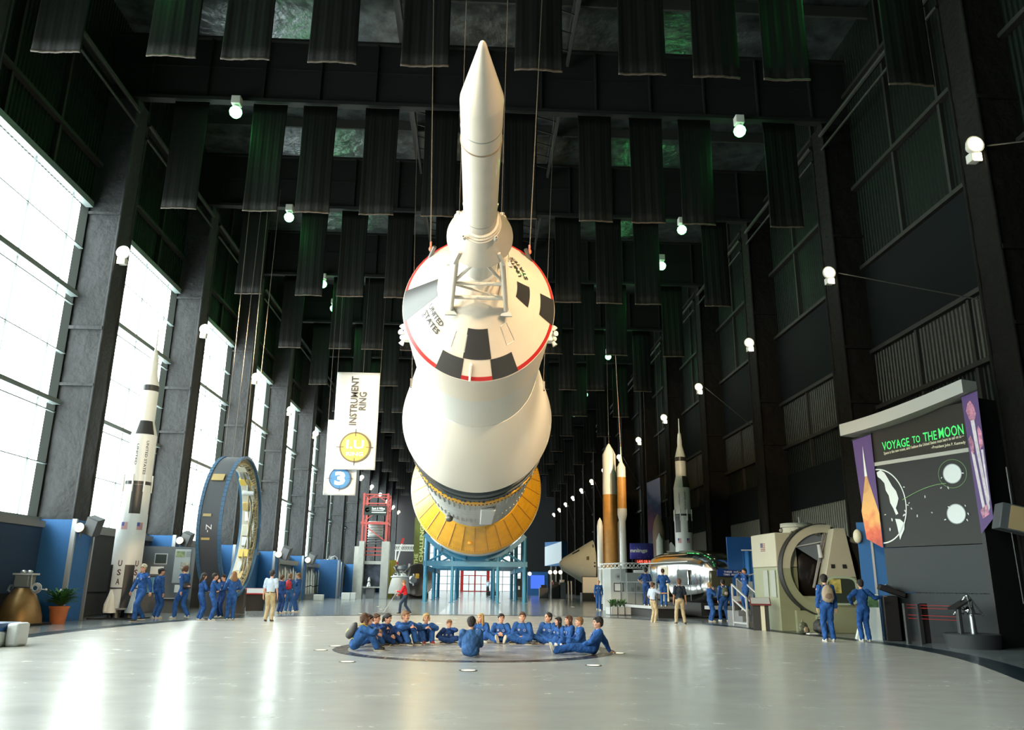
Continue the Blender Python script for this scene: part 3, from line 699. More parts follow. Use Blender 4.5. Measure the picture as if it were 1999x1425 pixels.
MB().box(-0.62, 0.62, -0.62, 0.62, 0, 0.06).build('base_plate', BLACK, t)
# potted plant
def leaves(m, c, n, r, h, lw, rnd, up=0.7):
    for i in range(n):
        a = rnd.uniform(0, 2*PI); L = r*rnd.uniform(0.55, 1.0); e = rnd.uniform(0.25, up); q = Matrix.Rotation(a, 4, 'Z'); z0 = c[2]
        P = []
        for k in range(5):
            t_ = k/4; x = L*t_; z = h*e*math.sin(t_*1.9)*1.2; w = lw*math.sin(PI*min(0.97, t_*0.9+0.08))
            P.append((x, w, z))
        L_ = [Vector(c)+q @ Vector((x, w, z)) for x, w, z in P]; R_ = [Vector(c)+q @ Vector((x, -w, z)) for x, w, z in P]; Mi = [Vector(c)+q @ Vector((x, 0, z-0.25*w)) for x, w, z in P]
        for k in range(4): m.face([L_[k], L_[k+1], Mi[k+1], Mi[k]]); m.face([Mi[k], Mi[k+1], R_[k+1], R_[k]])
def potted(name, label, loc, pot_h, pot_r, r, h, n, lw, seed, pot=TERRA, flower=True):
    rnd = random.Random(seed); t = thing(name, label, 'plant', loc)
    MB().lathe([(0, pot_r*0.74), (pot_h*0.86, pot_r*0.95), (pot_h*0.86, pot_r*1.03), (pot_h, pot_r*1.05), (pot_h, pot_r*0.94), (pot_h*0.9, pot_r*0.9)], 32).build('pot', pot, t)
    MB().lathe([(pot_h*0.88, 0.01), (pot_h*0.89, pot_r*0.9)], 20).build('soil', M('soil', (0.03, 0.02, 0.012), .9), t)
    m = MB(); leaves(m, (0, 0, pot_h), n, r, h, lw, rnd, 1.0); m.build('foliage', LEAF, t, smooth=0)
    if flower:
        for k in range(5):
            a = rnd.uniform(0, 2*PI); x, y = 0.12*math.cos(a), 0.12*math.sin(a); m = MB(); m.tube((x*.3, y*.3, pot_h), (x, y, pot_h+h*rnd.uniform(.8, 1.1)), 0.006, n=5); m.ball((x, y, pot_h+h*1.0), (0.03, 0.02, 0.05), 8, 6); m.build('flower', PLWHITE, t)
    return t
potted('potted_plant', 'green leafy peace lily with white flowers in a terracotta pot', (-12.35, 25.3, 0), 0.5, 0.27, 0.60, 0.45, 150, 0.04, 5)

# tall moon-rocket models
def moon_rocket(name, label, cx, cy, rows, seedmats, text_on=True, front=-1):
    """rows: list of (image row, radius) -> lathe stations, black bands given separately"""
    t = thing(name, label, 'rocket model', (cx, cy, 0)); return t
ROCKW = M('rocket_white', (0.74, 0.75, 0.73), 0.35)
def saturn(label, cx, cy, vs_, rs, ang0, USA):
    """vs_: image rows for [spire tip, tower base, capsule base, cone base, ring1, ring1b, step top, step base, interstage top, interstage bottom, band end, base]"""
    t = thing('moon_rocket_model', label, 'rocket model', (cx, cy, 0))
    z = [ZT(cx, cy, v) for v in vs_]
    def L(name, prof, mat, n=48, **k): return MB().lathe(prof, n, **k).build(name, mat, t, smooth=30)
    r1, r2, r3, r4 = rs          # capsule, third stage, second stage, first stage
    L('escape_spire', [(z[0], 0.008), (z[0]-0.02, 0.02), (z[0]-(z[0]-z[1])*0.8, 0.035), (z[1]+0.08, 0.05), (z[1], 0.10)], ROCKW, 16)
    L('capsule', [(z[1], 0.09), (z[2]+0.02, r1), (z[2], r1)], ROCKW)
    L('service_section', [(z[2], r1), (z[2]-0.25, r1*1.02), (z[3], r2)], ROCKW)
    L('black_ring', [(z[3], r2*1.005), (z[4], r2*1.01)], BLACKP)
    L('third_stage', [(z[4], r2), (z[5], r2)], ROCKW)
    L('step_fairing', [(z[5], r2), (z[6], r3)], ROCKW)
    for a in (ang0, ang0+PI): MB().lathe([(z[5]-0.01, r2+0.008), (z[6]+0.01, r3+0.008)], 12, a0=a-0.75, a1=a+0.75).build('black_panel', BLACKP, t)
    L('second_stage', [(z[6], r3), (z[7], r3)], ROCKW)
    L('black_ring', [(z[7], r3*1.012), (z[8], r3*1.012)], BLACKP)
    L('first_stage', [(z[8], r4), (0.35, r4), (0.3, r4*.9)], ROCKW)
    for a in (ang0, ang0+PI/2, ang0+PI, ang0-PI/2): MB().lathe([(z[8]-0.005, r4+0.008), (z[9], r4+0.008)], 10, a0=a-0.38, a1=a+0.38).build('black_panel', BLACKP, t)
    zz = z[10]
    for a in (ang0+0.2, ang0+PI/2+0.2, ang0+PI+.2, ang0-PI/2+.2): MB().lathe([(zz, r4+0.008), (0.36, r4+0.008)], 8, a0=a-0.33, a1=a+0.33).build('black_panel', BLACKP, t)
    MB().lathe([(0.98, r4+0.012), (1.02, r4+0.012)], 48).build('band', BLACKP, t)
    for k in range(8):
        a = ang0+0.4+k*PI/4; c_, s_ = math.cos(a), math.sin(a)
        MB().tube((c_*(r4+0.015), s_*(r4+0.015), z[8]-0.25), (c_*(r4+0.015), s_*(r4+0.015), z[8]+0.35), 0.03, n=8).build('fuel_line', PLWHITE, t)
    for a in (ang0+0.75, ang0+0.75+PI/2, ang0+0.75+PI, ang0+.75-PI/2):
        R_ = Matrix.Rotation(a, 4, 'Z'); MB().prism([(r4*0.9, 0.98), (r4*1.12, 0.9), (r4*1.5, 0.45), (r4*1.5, 0.25), (r4*0.9, 0.25)], -0.03, 0.03, R_ @ Matrix.Rotation(PI/2, 4, 'X')).build('fin', ROCKW, t)
        MB().lathe([(0.2, r4*.42), (0.75, r4*.22), (0.95, 0.02)], 16, (math.cos(a)*r4*.95, math.sin(a)*r4*.95, 0)).build('engine_fairing', ROCKW, t)
    for a in range(4): MB().lathe([(0.04, 0.12), (0.3, 0.06)], 16, (0.3*math.cos(a*PI/2), 0.3*math.sin(a*PI/2), 0)).build('engine_bell', DSTEEL, t)
    MB().box(-0.75, 0.75, -0.75, 0.75, 0.0, 0.04).build('base_plate', BLACK, t)
    # painted words run down the second stage
    th = math.atan2(-cy, -cx)
    def cyl(r, th0, z0):
        return lambda x, y: Vector((r*math.cos(th0+y/r), r*math.sin(th0+y/r), z0-x))
    text('lettering', 'UNITED STATES', BLKTXT, cyl(r3+0.01, th+0.35, (z[6]+z[7])/2), t, (z[6]-z[7])*0.72, 0.09, 0.01)
    text('lettering', 'UNITED', BLKTXT, cyl(r3+0.01, th-0.35, (z[6]+z[7])/2+.1), t, (z[6]-z[7])*0.45, 0.06, 0.01)
    for dth in USA:
        for k, ch in enumerate('USA'):
            text('lettering', ch, M('brown_lettering', (0.09, 0.03, 0.03), .6), (lambda zc_, th0: (lambda x, y: Vector(((r4+0.012)*math.cos(th0+x/r4), (r4+0.012)*math.sin(th0+x/r4), zc_+y))))(1.82-0.30*k, th+dth), t, 0.13, 0.2, 0.02)
    FL = M('flag_blue', (0.05, 0.08, 0.3), .5); FR = M('flag_red', (0.5, 0.12, 0.12), .5)
    for dth in (0.55, -0.5):
        a = th+dth; MB().lathe([(z[9]-0.55, r4+0.01), (z[9]-0.3, r4+0.01)], 4, a0=a-0.22, a1=a+0.22).build('flag_stripes', M('flag_stripes2', (0.55, 0.3, 0.3), .5), t)
        MB().lathe([(z[9]-0.43, r4+0.014), (z[9]-0.3, r4+0.014)], 3, a0=a-0.22, a1=a-0.02).build('flag_canton', FL, t)
    return t
p = G(243, 1203); q_ = p*0.94; p = (q_[0]-0.22, q_[1])
saturn('tall white and black moon rocket model beside the left windows', p[0]+0.05, p[1], [640, 690, 716, 754, 765, 823, 851, 941, 948, 1004, 1103], (0.16, 0.29, 0.44, 0.48), math.atan2(-p[1], -p[0])+0.05, (-0.42, 0.72))
saturn('white and black moon rocket model behind the silver trailer', 11.0, 42.5, [817, 848, 862, 893, 901, 930, 953, 1004, 1008, 1040, 1120], (0.13, 0.29, 0.43, 0.46), math.atan2(-42.5, -11)+0.9, ())

# grey information panel with posters
a_ = Vector((-13.85, 34.0, 0)); b_ = Vector((-11.65, 34.5, 0)); d_ = (b_-a_); ang = math.atan2(d_.y, d_.x)
t = thing('information_panel', 'grey freestanding information panel with framed pictures behind the standing group', 'display panel', a_, ang)
Lp = d_.length
boxpart('panel_board', M('panel_grey', (0.10, 0.11, 0.12), 0.7), t, 0, Lp, 0, 0.12, 0, 2.62)
def poster(t, name, x, z, w, h, mat, frame=None, y=-0.012):
    if frame: boxpart('frame', frame, t, x-w/2-0.04, x+w/2+0.04, y+0.002, y+0.02, z-h/2-0.04, z+h/2+0.04)
    return boxpart(name, mat, t, x-w/2, x+w/2, y-0.006, y+0.004, z-h/2, z+h/2)
poster(t, 'framed_picture', 0.95, 2.12, 0.42, 0.36, M('picture_dark', (0.02, 0.03, 0.025), .3), LGREY)
poster(t, 'poster', 0.85, 1.66, 0.5, 0.3, PLWHITE)
poster(t, 'framed_picture', 0.8, 1.08, 0.5, 0.62, M('picture_sky', (0.10, 0.28, 0.45), .4, var=(3, .5)), BLACK)
poster(t, 'poster', 1.78, 1.85, 0.62, 1.35, M('poster_grey', (0.35, 0.38, 0.38), .5))
poster(t, 'poster_photo', 1.68, 2.32, 0.34, 0.24, M('photo_green', (0.20, 0.24, 0.12), .5, var=(9, .5)), y=-0.02)
poster(t, 'poster_photo', 1.9, 1.85, 0.34, 0.3, M('photo_tan', (0.34, 0.31, 0.24), .5, var=(9, .4)), y=-0.02)
poster(t, 'poster', 1.85, 0.95, 0.5, 0.3, PLWHITE)
for k in range(5): poster(t, 'text_line', 2.0, 2.42-0.045*k, 0.2, 0.012, DGREY, y=-0.02)
boxpart('shelf', LGREY, t, 1.2, 2.15, -0.25, 0, 0.55, 0.58)

# instrument ring
t = thing('instrument_ring', 'big round instrument ring packed with wiring, hanging by cables on the left', 'ring exhibit', (0, 32.5, 3.4))
RX0, RX1, RR = -10.15, -9.25, 2.70
IRG = M('ring_grey', (0.055, 0.06, 0.07), 0.55)
def rl(prof, n=96, **k): return MB().lathe([(x, r) for x, r in prof], n, (0, 0, 0), 'x', **k)
rl([(RX0+0.05, RR-0.02), (RX0+0.05, RR-0.01), (RX1-0.07, RR-0.01), (RX1-0.07, RR-0.06), (RX0+0.05, RR-0.06)], closed=True).build('outer_skin', IRG, t)
for x in (RX0, RX1-0.12):
    m = MB()
    m.lathe([(x, RR-0.07), (x, RR+0.015), (x+0.12, RR+0.015), (x+0.12, RR-0.07)], 96, axis='x', closed=True)
    m.build('blue_rim', M('rim_blue', (0.035, 0.11, 0.21), .5), t)
    m = MB()
    for k in range(96):
        a = k*2*PI/96; m.bar((x, (RR+0.02)*math.cos(a), (RR+0.02)*math.sin(a)), (x+0.12, (RR+0.02)*math.cos(a), (RR+0.02)*math.sin(a)), 0.02)
    m.build('rim_slots', M('rim_dark', (0.02, 0.06, 0.12), .5), t)
rl([(RX0+0.1, RR-0.07), (RX1-0.12, RR-0.07), (RX1-0.12, RR-0.09), (RX0+0.1, RR-0.09)], closed=True).build('inner_skin', M('inner_cream', (0.42, 0.40, 0.33), .5), t)
TAN = M('wire_tan', (0.34, 0.27, 0.14), .6); KH = M('wire_khaki', (0.17, 0.16, 0.09), .6)
rnd = random.Random(11)
def rp(x, a, r): return (x, r*math.cos(a), r*math.sin(a))
for k in range(7):
    m = MB(); ph = rnd.uniform(0, 6); xx = RX1-0.18-0.05*k
    P = [rp(xx+0.04*math.sin(9*a+ph), a, RR-0.17-0.03*math.sin(13*a+ph)-0.012*k) for a in np.linspace(0, 2*PI, 61)]
    for q0, q1 in zip(P[:-1], P[1:]): m.tube(q0, q1, rnd.uniform(.018, .032), n=6, caps=False)
    m.build('cable_bundle', (TAN, KH, LGREY)[k % 3], t, smooth=80)
m = MB()
for k in range(120):
    a = k*2*PI/120; m.path([rp(RX1-0.1, a, RR-0.14), rp(RX1-0.08, a+0.03, RR-0.25), rp(RX1-0.3, a+rnd.uniform(-.05, .08), RR-0.28)], 0.012, 5)
m.build('wire_loops', TAN, t)
eqm = [M('eq_cream', (0.5, 0.48, 0.38), .5), PLWHITE, M('eq_tan', (0.42, 0.31, 0.12), .5), LGREY, M('eq_yellow', (0.55, 0.40, 0.08), .5), STEEL]
for k in range(30):
    a = k*2*PI/30+rnd.uniform(-.03, .03); da, dx, dr = rnd.uniform(.06, .1), rnd.uniform(.15, .3), rnd.uniform(.06, .22)
    Rm = Matrix.Rotation(a, 4, 'X'); m = MB()
    if k % 7 == 3: m.tube((RX0+0.2, 0, 0), (RX0+0.7, 0, 0), 0.12, n=14); mt = Rm @ Matrix.Translation((0, RR-0.24, 0))
    else: m.box(-dx, dx, -dr, 0, -da*RR, da*RR); mt = Rm @ Matrix.Translation(((RX0+RX1)/2-0.05, RR-0.09, 0))
    o = m.build('equipment_box', eqm[k % 6], t, bevel=0.015); o.data.transform(mt)
for aa, hw, nm in ((143, 0.16, 'cover_plate'), (176, 0.05, 'small_plate'), (194, 0.04, 'small_plate')):
    m = MB(); m.box(-9.95, -9.5 if nm == 'cover_plate' else -9.65, -0.0, 0.03, -hw, hw); o = m.build(nm, eqm[2], t); o.data.transform(Matrix.Rotation(math.radians(aa), 4, 'X') @ Matrix.Translation((0, RR, 0)))
def rfn(x, y):
    a = math.radians(186)+x/RR; return Vector((-9.7+y, (RR+0.012)*math.cos(a), (RR+0.012)*math.sin(a)))
text('lettering', 'Z-', WHTXT, rfn, t, 0.28, 0.2)
for x in (RX0+0.06, RX1-0.06):
    for s_ in (-1, 1):
        m = MB(); m.tube((x, s_*0.55, 2.62), (x, s_*0.85, 15.2), 0.014, n=6); m.build('hanging_cable', CABLE, t)
for s_ in (-1, 1):
    m = MB(); m.box(RX0-0.02, RX1+0.02, s_*1.2-0.15, s_*1.2+0.15, -3.38, -2.43); m.build('support_foot', DGREY, t)
# display tables with red edge in front of the ring
for i, (u, w) in enumerate(((466, 0.5), (488, 0.5), (505, 0.5))):
    p = G(u, 1192)
    t = thing('display_table', 'black reading table with sloping red-edged top under the ring, %s from the left' % ORD[i], 'display table', p, 0.3, 'red-edged reading tables under the ring')
    boxpart('table_body', BLACK, t, -w/2+.05, w/2-.05, -0.15, 0.15, 0, 0.72)
    MB().box(-w/2, w/2, -0.25, 0.25, 0, 0.04, Matrix.Translation((0, 0, 0.82)) @ Matrix.Rotation(0.5, 4, 'X')).build('table_top', RED, t)
    MB().box(-w/2+.04, w/2-.04, -0.21, 0.21, 0.04, 0.05, Matrix.Translation((0, 0, 0.82)) @ Matrix.Rotation(0.5, 4, 'X')).build('reading_panel', LGREY, t)

# cases of small white missile models
for ci, (ya, yb_, n, nm) in enumerate(((54.1, 60.9, 8, 'nearer'), (62.9, 69.6, 7, 'farther'))):
    t = thing('display_case', 'grey display case, the %s of two holding white model missiles' % nm, 'display case', (-13.1, ya, 0))
    L_ = yb_-ya
    boxpart('back_panel', MGREY, t, -0.5, -0.4, 0, L_, 0.2, 2.75); boxpart('plinth', MGREY, t, -0.5, 0.35, 0, L_, 0.0, 0.35); boxpart('top_rail', MGREY, t, -0.5, 0.1, 0, L_, 2.4, 2.7)
    boxpart('post', SILVER, t, -0.3, 0.05, -0.12, 0.05, 0, 3.0)
    for k in range(n):
        o = thing('model_missile', 'slim white model missile in the %s grey case, %s from the near end' % (nm, ORD[k]), 'model missile', (-13.1, ya+0.5+(L_-0.9)*k/(n-1), 0.36), 0, 'white model missiles in the grey cases')
        h = 1.9-0.25*((k*5) % 3)/2; r = 0.10+0.03*(k % 2)
        MB().lathe([(0.0, r*0.8), (0.05, r), (h*0.5, r), (h*0.52, r*0.8), (h*0.85, r*0.8), (h, 0.01)], 14).build('missile_body', PLWHITE, o)
        MB().lathe([(h*0.3, r*1.02), (h*0.34, r*1.02)], 14).build('band', BLACKP, o)
        m = MB()
        for q in range(4): m.prism([(r*.8, 0), (r*2.0, 0), (r*.8, 0.3)], -0.008, 0.008, Matrix.Rotation(q*PI/2+.4, 4, 'Z') @ Matrix.Rotation(PI/2, 4, 'X'))
        m.build('fins', LGREY, o)
# blue cabinet, white cubes
p = G(652, 1169)
t = thing('blue_cabinet', 'tall plain blue cabinet standing left of the red tower', 'cabinet', (-11.7, 68.0, 0))
boxpart('cabinet_body', M('cabinet_blue', (0.02, 0.10, 0.26), .5, var=(3, .1)), t, -1.0, 0.55, -0.5, 0.5, 0, 3.05); boxpart('corner_trim', SILVER, t, 0.45, 0.58, -0.56, -0.48, 0, 3.0)
m = MB(); m.path([(-0.2, 0, 3.05), (-0.2, 0, 3.25), (0.1, 0, 3.35), (0.3, 0, 3.2), (0.3, 0, 3.05)], 0.03); m.build('handle_hoop', SILVER, t)
for i, (u, v, w, h) in enumerate(((620, 1173, 0.62, 0.42), (641, 1166, 0.42, 0.6), (674, 1171, 0.62, 0.52), (688, 1170, 0.42, 0.5))):
    p = G(u, v); o = thing('white_cube_seat', 'plain white cube on the floor near the blue cabinet, %s from the left' % ORD[i], 'cube', p, 0, 'white cubes near the blue cabinet')
    o['kind'] = 'thing'; boxpart('cube_body', PLWHITE, o, -w/2, w/2, 0, w, 0, h, bevel=0.02)

# two white hanging banners
def wbanner(name, label, u0, u1, vt, vb, y, draw):
    A = PY(u0, vt, y); B = PY(u1, vt, y); w = B[0]-A[0]; zt = A[2]; zb = PY((u0+u1)/2, vb, y)[2]
    t = thing(name, label, 'banner', ((A[0]+B[0])/2, y, zb)); H = zt-zb
    def fn(u, v):
        yy = 0.03*math.sin(u*7+v*5)+0.02*math.sin(u*13-v*9); return ((u-0.5)*w, yy, H*v)
    o = MB().grid(fn, 24, 30).build('cloth', M('white_banner_cloth', (0.42, 0.44, 0.46), 0.7), t, smooth=80); s = o.modifiers.new('solid', 'SOLIDIFY'); s.thickness = 0.01
    MB().tube((-w/2, 0, H), (w/2, 0, H), 0.02, n=8).build('top_rod', LGREY, t)
    for s_ in (-1, 1): MB().tube((s_*w/2, 0, H), (s_*w/2*1.03, 0, 18.7-zb), 0.012, n=6).build('hanging_cable', CABLE, t)
    draw(t, w, H); return t
def rot_fn(cx, cz, y=-0.075): return lambda x, yy: Vector((cx-yy, y, cz+x))      # lettering that reads upwards
def flat_fn(cx, cz, y=-0.09): return lambda x, yy: Vector((cx+x, y, cz+yy))
def roundel(t, cx, cz, r, colm, edge):
    MB().tube((cx, -0.075, cz), (cx, -0.06, cz), r*1.0, n=48).build('roundel_edge', edge, t); MB().tube((cx, -0.082, cz), (cx, -0.07, cz), r*0.90, n=48).build('roundel', colm, t)
    for dx, dz in ((1, 0), (-1, 0), (0, 1), (0, -1)):
        m = MB(); m.bar((cx+dx*r*0.72, -0.085, cz+dz*r*.72), (cx+dx*r*1.2, -0.085, cz+dz*r*1.2), r*0.035); m.build('crosshair', BLKTXT, t)
OC = M('ochre_print', (0.50, 0.29, 0.06), .6); BP = M('blue_print', (0.015, 0.14, 0.34), .6); NV = M('navy_print', (0.02, 0.05, 0.12), .6); ED = M('olive_edge', (0.07, 0.06, 0.02), .6)
def d1(t, w, H):
    text('lettering', 'INSTRUMENT', BLKTXT, rot_fn(-w*0.07, H*0.705), t, H*0.51, w*0.17, 0.018)
    text('lettering', 'RING', BLKTXT, rot_fn(w*0.13, H*0.70), t, H*0.19, w*0.17, 0.018)
    r = w*0.35; cz = H*0.225; roundel(t, 0.02*w, cz, r, OC, ED)
    text('lettering', 'I.U', WHTXT, flat_fn(0.02*w, cz+r*0.17), t, r*1.15, r*0.58, 0.03)
    text('lettering', 'RING', WHTXT, flat_fn(0.02*w, cz-r*0.45), t, r*1.1, r*0.26, 0.02)
def d2(t, w, H):
    r = w*0.34; cz = H*0.22; roundel(t, 0.0, cz, r, BP, NV)
    text('lettering', '3', WHTXT, flat_fn(0.0, cz), t, r*0.95, r*1.25, 0.05)
wbanner('hanging_sign', 'white cloth sign reading INSTRUMENT RING with a gold roundel', 659, 743, 727, 917, 43.75, d1)
wbanner('hanging_sign', 'white cloth sign with a blue roundel and number 3, partly behind the gold one', 641, 703, 820, 967, 44.1, d2)

# test stand: red lattice tower on concrete pylons
t = thing('test_tower', 'red steel lattice tower on two pale concrete pylons, left of the yellow disc', 'tower', (-8.55, 68.5, 0))
for x in (-1.15, 0.72): boxpart('concrete_pylon', CONC, t, x, x+(0.42 if x < 0 else 0.62), -0.3, 0.6, 0, 4.6)
boxpart('concrete_pylon', CONC, t, -1.65, -1.25, 0.6, 1.2, 0, 4.2)
for x in (-1.0, 1.0):
    for y in (0, 2.2): MB().bar((x, y, 4.5), (x, y, 8.6), 0.16).build('corner_post', REDSTEEL, t)
m = MB()
for zz in (7.2, 7.75, 8.5):
    m.bar((-1.1, 0, zz), (1.1, 0, zz), 0.10); m.bar((-1.0, 2.2, zz), (1.0, 2.2, zz), 0.1); m.bar((1, 0, zz), (1, 2.2, zz), 0.1); m.bar((-1, 0, zz), (-1, 2.2, zz), 0.1)
m.bar((-1.15, -0.05, 6.1), (1.15, -0.05, 6.1), 0.25, 0.2); m.bar((1, 0, 6.1), (1, 2.2, 6.1), 0.2)
m.build('rails', REDSTEEL, t)
m = MB()
for (a, c) in (((-1, 0, 7.8), (0, 0, 8.5)), ((0, 0, 8.5), (1, 0, 7.8)), ((-1, 0, 6.0), (1, 0, 4.6)), ((-1, 0, 6.2), (0.2, 0, 7.1)), ((1, 0, 7.8), (1, 2.2, 8.5)), ((1, 0, 7.2), (1, 2.2, 6.1)), ((1, 0, 6.0), (1, 2.2, 4.6)), ((1, 2.2, 7.2), (1, 0, 6.1))): m.bar(a, c, 0.08)
m.build('braces', REDSTEEL, t)
sg = boxpart('sign_board', M('sign_black', (0.01, 0.02, 0.015), .5), t, -0.95, 0.95, -0.12, -0.06, 6.75, 7.55)
text('lettering', 'Scott & Wilkes', WHTXT, plane_fn((0.25, -0.13, 7.32), (1, 0, 0), (0, 0, 1)), sg, 1.1, 0.2, 0.02)
boxpart('text_line', WHTXT, sg, -0.3, 0.7, -0.13, -0.12, 7.12, 7.17); boxpart('text_line', WHTXT, sg, -0.3, 0.9, -0.13, -0.12, 6.95, 7.02)
MB().lathe([(-0.135, 0.2), (-0.12, 0.2), (-0.12, 0.07), (-0.135, 0.07)], 24, (-0.68, 0, 7.2), 'y', a0=0.5, a1=2*PI-0.1).build('sign_ring', WHTXT, sg)
m = MB().lathe([(5.0, 0.62), (6.2, 0.62), (6.2, 0.66), (6.3, 0.66)], 24, (0, 0.9, 0)); m.build('test_tank', M('tank_grey', (.3, .31, .29), .5, bump=(20, .3)), t)
for k in range(9): MB().lathe([(4.4+k*.22, .68), (4.46+k*.22, .68)], 24, (0, .9, 0)).build('tank_rib', MGREY, t)
for k in range(3): boxpart('red_shelf', REDSTEEL, t, -0.72, 0.72, 0.1, 0.25, 3.45+k*0.3, 3.55+k*0.3)
boxpart('backboard', M('mural_dark', (0.05, 0.06, 0.09), .6, var=(2, .8)), t, -0.72, 0.72, 0.4, 0.5, 1.0, 2.7); boxpart('lintel', CONC, t, -0.72, 0.72, 0.0, 0.4, 2.75, 3.0)
boxpart('shelf', CONC, t, -0.85, 0.72, -0.2, 0.4, 0.85, 0.95); boxpart('lower_box', MGREY, t, -0.4, 0.25, 0, .4, 0, .82)
MB().lathe([(0.95, 0.25), (1.3, 0.1), (1.4, 0.16), (1.7, 0.05)], 16, (-0.2, 0, 0)).build('small_nozzle', STEEL, t)
# olive yellow booth
p = G(757, 1167)
t = thing('yellow_booth', 'olive yellow angular booth beside the red tower pylons', 'booth', (-7.35, 70.3, 0)); YB = M('olive_yellow', (0.36, 0.30, 0.02), .6)
m = MB(); m.prism([(-0.45, 0), (0.25, 0), (0.5, 0.6), (0.45, 1.5), (-0.45, 1.5)], 0, 3.15); m.build('booth_wall', YB, t); boxpart('door_panel', M('olive_yellow_dark', (0.24, 0.2, 0.02), .6), t, -0.38, 0.15, -0.02, 0, 0.1, 2.9)
# big engines
def engine(name, label, loc, sc_, ribs, mat, tilt=0):
    t = thing(name, label, 'rocket engine', loc)
    m = MB(); prof = []
    for k in range(15):
        z = 0.5+1.35*k/14; r = (0.98-0.30*(k/14)**1.5)
        prof += [(z, r), (z+0.07, r), (z+0.072, r-0.03)] if ribs else [(z, r*1.0)]
    m.lathe(prof, 36); m.build('nozzle', mat, t)
    MB().lathe([(1.92, 0.68), (2.1, 0.62), (2.3, 0.4), (2.5, 0.3), (2.6, 0.45), (2.9, 0.5), (3.0, 0.3)], 28).build('chamber', STEEL, t)
    MB().lathe([(1.86, 0.72), (1.9, 0.82), (1.98, 0.82), (2.02, 0.7)], 28).build('manifold', LGREY, t)
    rn = random.Random(4); m = MB()
    for k in range(9):
        P = [(rn.uniform(-.6, .6), rn.uniform(-.6, .2), rn.uniform(1.9, 2.9)) for _ in range(4)]; m.path(P, rn.uniform(.03, .07), 7)
    m.build('piping', DSTEEL, t)
    for k in range(3): a = k*2.1+.3; MB().tube((0.9*math.cos(a), 0.9*math.sin(a), 0), (0.85*math.cos(a), .85*math.sin(a), 0.7), 0.04).build('stand_leg', DGREY, t)
    t.scale = (sc_,)*3; return t
engine('large_rocket_engine', 'upright rocket engine with pale ribbed nozzle left of the blue stand', (-6.05, 66.5, 0), 0.9, True, M('nozzle_pale', (0.5, 0.5, 0.48), .4, .3))
t = thing('engine_bell', 'wide brown striped engine bell lying behind the ribbed engine', 'rocket engine', (-5.3, 71.5, 1.55), 0.3)
m = MB().lathe([(0, 0.55), (0.4, 0.8), (1.0, 1.15), (1.8, 1.35), (1.85, 1.3), (1.0, 1.1), (0.4, 0.75), (0.02, 0.5)], 40, axis='y', closed=True); o = m.build('bell', M('bell_brown', (0.16, 0.13, 0.11), .4, .5, bump=(10, .3)), t); o.data.transform(Matrix.Rotation(PI, 4, 'Z'))
MB().box(-1.1, 1.1, -1.0, 0.2, -1.55, -1.1).build('cradle', DGREY, t); MB().box(-0.3, 0.0, -1.95, -1.9, 0.1, 0.5).build('tag_plate', M('tag_orange', (.6, .35, .04), .5), t)
MB().bar((-1.0, -1.6, -1.5), (-0.7, -1.3, 1.3), 0.16).build('prop', LGREY, t)
MB().lathe([(0, .3), (0.5, .35), (.7, .25)], 20, (0, 0, 0), 'y').build('throat', STEEL, t)
# white gantry with red wing model
t = thing('white_gantry', 'white lattice gantry above the engines left of the blue stand', 'gantry', (-6.3, 74.2, 0))
m = MB()
for y in (0, 0.6):
    for z in (4.1, 4.6): m.bar((-1.0, y, z), (1.1, y, z), 0.06)
for k in range(14):
    x = -1.0+k*0.15; m.bar((x, 0, 4.1), (x+0.15, 0, 4.6), 0.035); m.bar((x+.15, 0, 4.1), (x, 0.0, 4.6), 0.03)
m.bar((1.1, 0, 4.6), (2.0, 0, 4.1), 0.07); m.bar((1.1, 0, 4.1), (1.9, 0, 3.9), 0.06)
m.build('lattice', PLWHITE, t)
for x in (-0.95, 0.75): MB().bar((x, 0.3, 0), (x, 0.3, 4.1), 0.11).build('gantry_post', PLWHITE, t)
MB().bar((-0.9, 0, 2.6), (-0.3, 0, 5.2), 0.12).build('striped_pole', PLWHITE, t); MB().bar((-0.9, -0.02, 2.6), (-0.78, -0.02, 3.1), 0.22).build('red_section', RED, t); MB().bar((-0.42, -0.02, 4.7), (-0.3, -0.02, 5.2), 0.2).build('red_section', RED, t)
# vertical challenge banner
A = PY(818, 1060, 71.5)
t = thing('hanging_sign', 'narrow olive sign reading THE CHALLENGE left of the blue stand', 'banner', (A[0], 71.5, 0))
zt = ZT(A[0], 71.5, 1010); zb = ZT(A[0], 71.5, 1104)
boxpart('cloth', M('olive_cloth', (0.10, 0.12, 0.02), .7, var=(.6, .5)), t, -0.45, 0.42, 0, 0.03, zb, zt)
text('lettering', 'CHALLENGE', M('pale_green_letter', (.55, .62, .25), .6), lambda x, y: Vector((0.22-y, -0.02, (zb+zt)/2-.1+x)), t, (zt-zb)*0.8, 0.34, .03)
text('lettering', 'THE', MATS['pale_green_letter'], lambda x, y: Vector((-0.2-y, -0.02, zb+0.55+x)), t, 0.9, 0.34, .03)
for x in (-.4, .4): MB().tube((x, 0, zt), (x, 0, 18.7), 0.012, n=6).build('hanging_cable', CABLE, t)
p = G(668, 1165)
t = thing('exit_box_sign', 'small orange notice box on the wall left of the red tower', 'sign', (-10.1, 74.0, 2.2)); boxpart('sign_face', M('orange_sign', (.55, .18, .05), .5), t, -.3, .3, 0, .1, -.3, .3); boxpart('white_plate', WHTXT, t, -.0, .25, -.02, 0, -.2, 0); boxpart('sign_post', DGREY, t, -.04, .04, .1, .16, -2.2, 0)
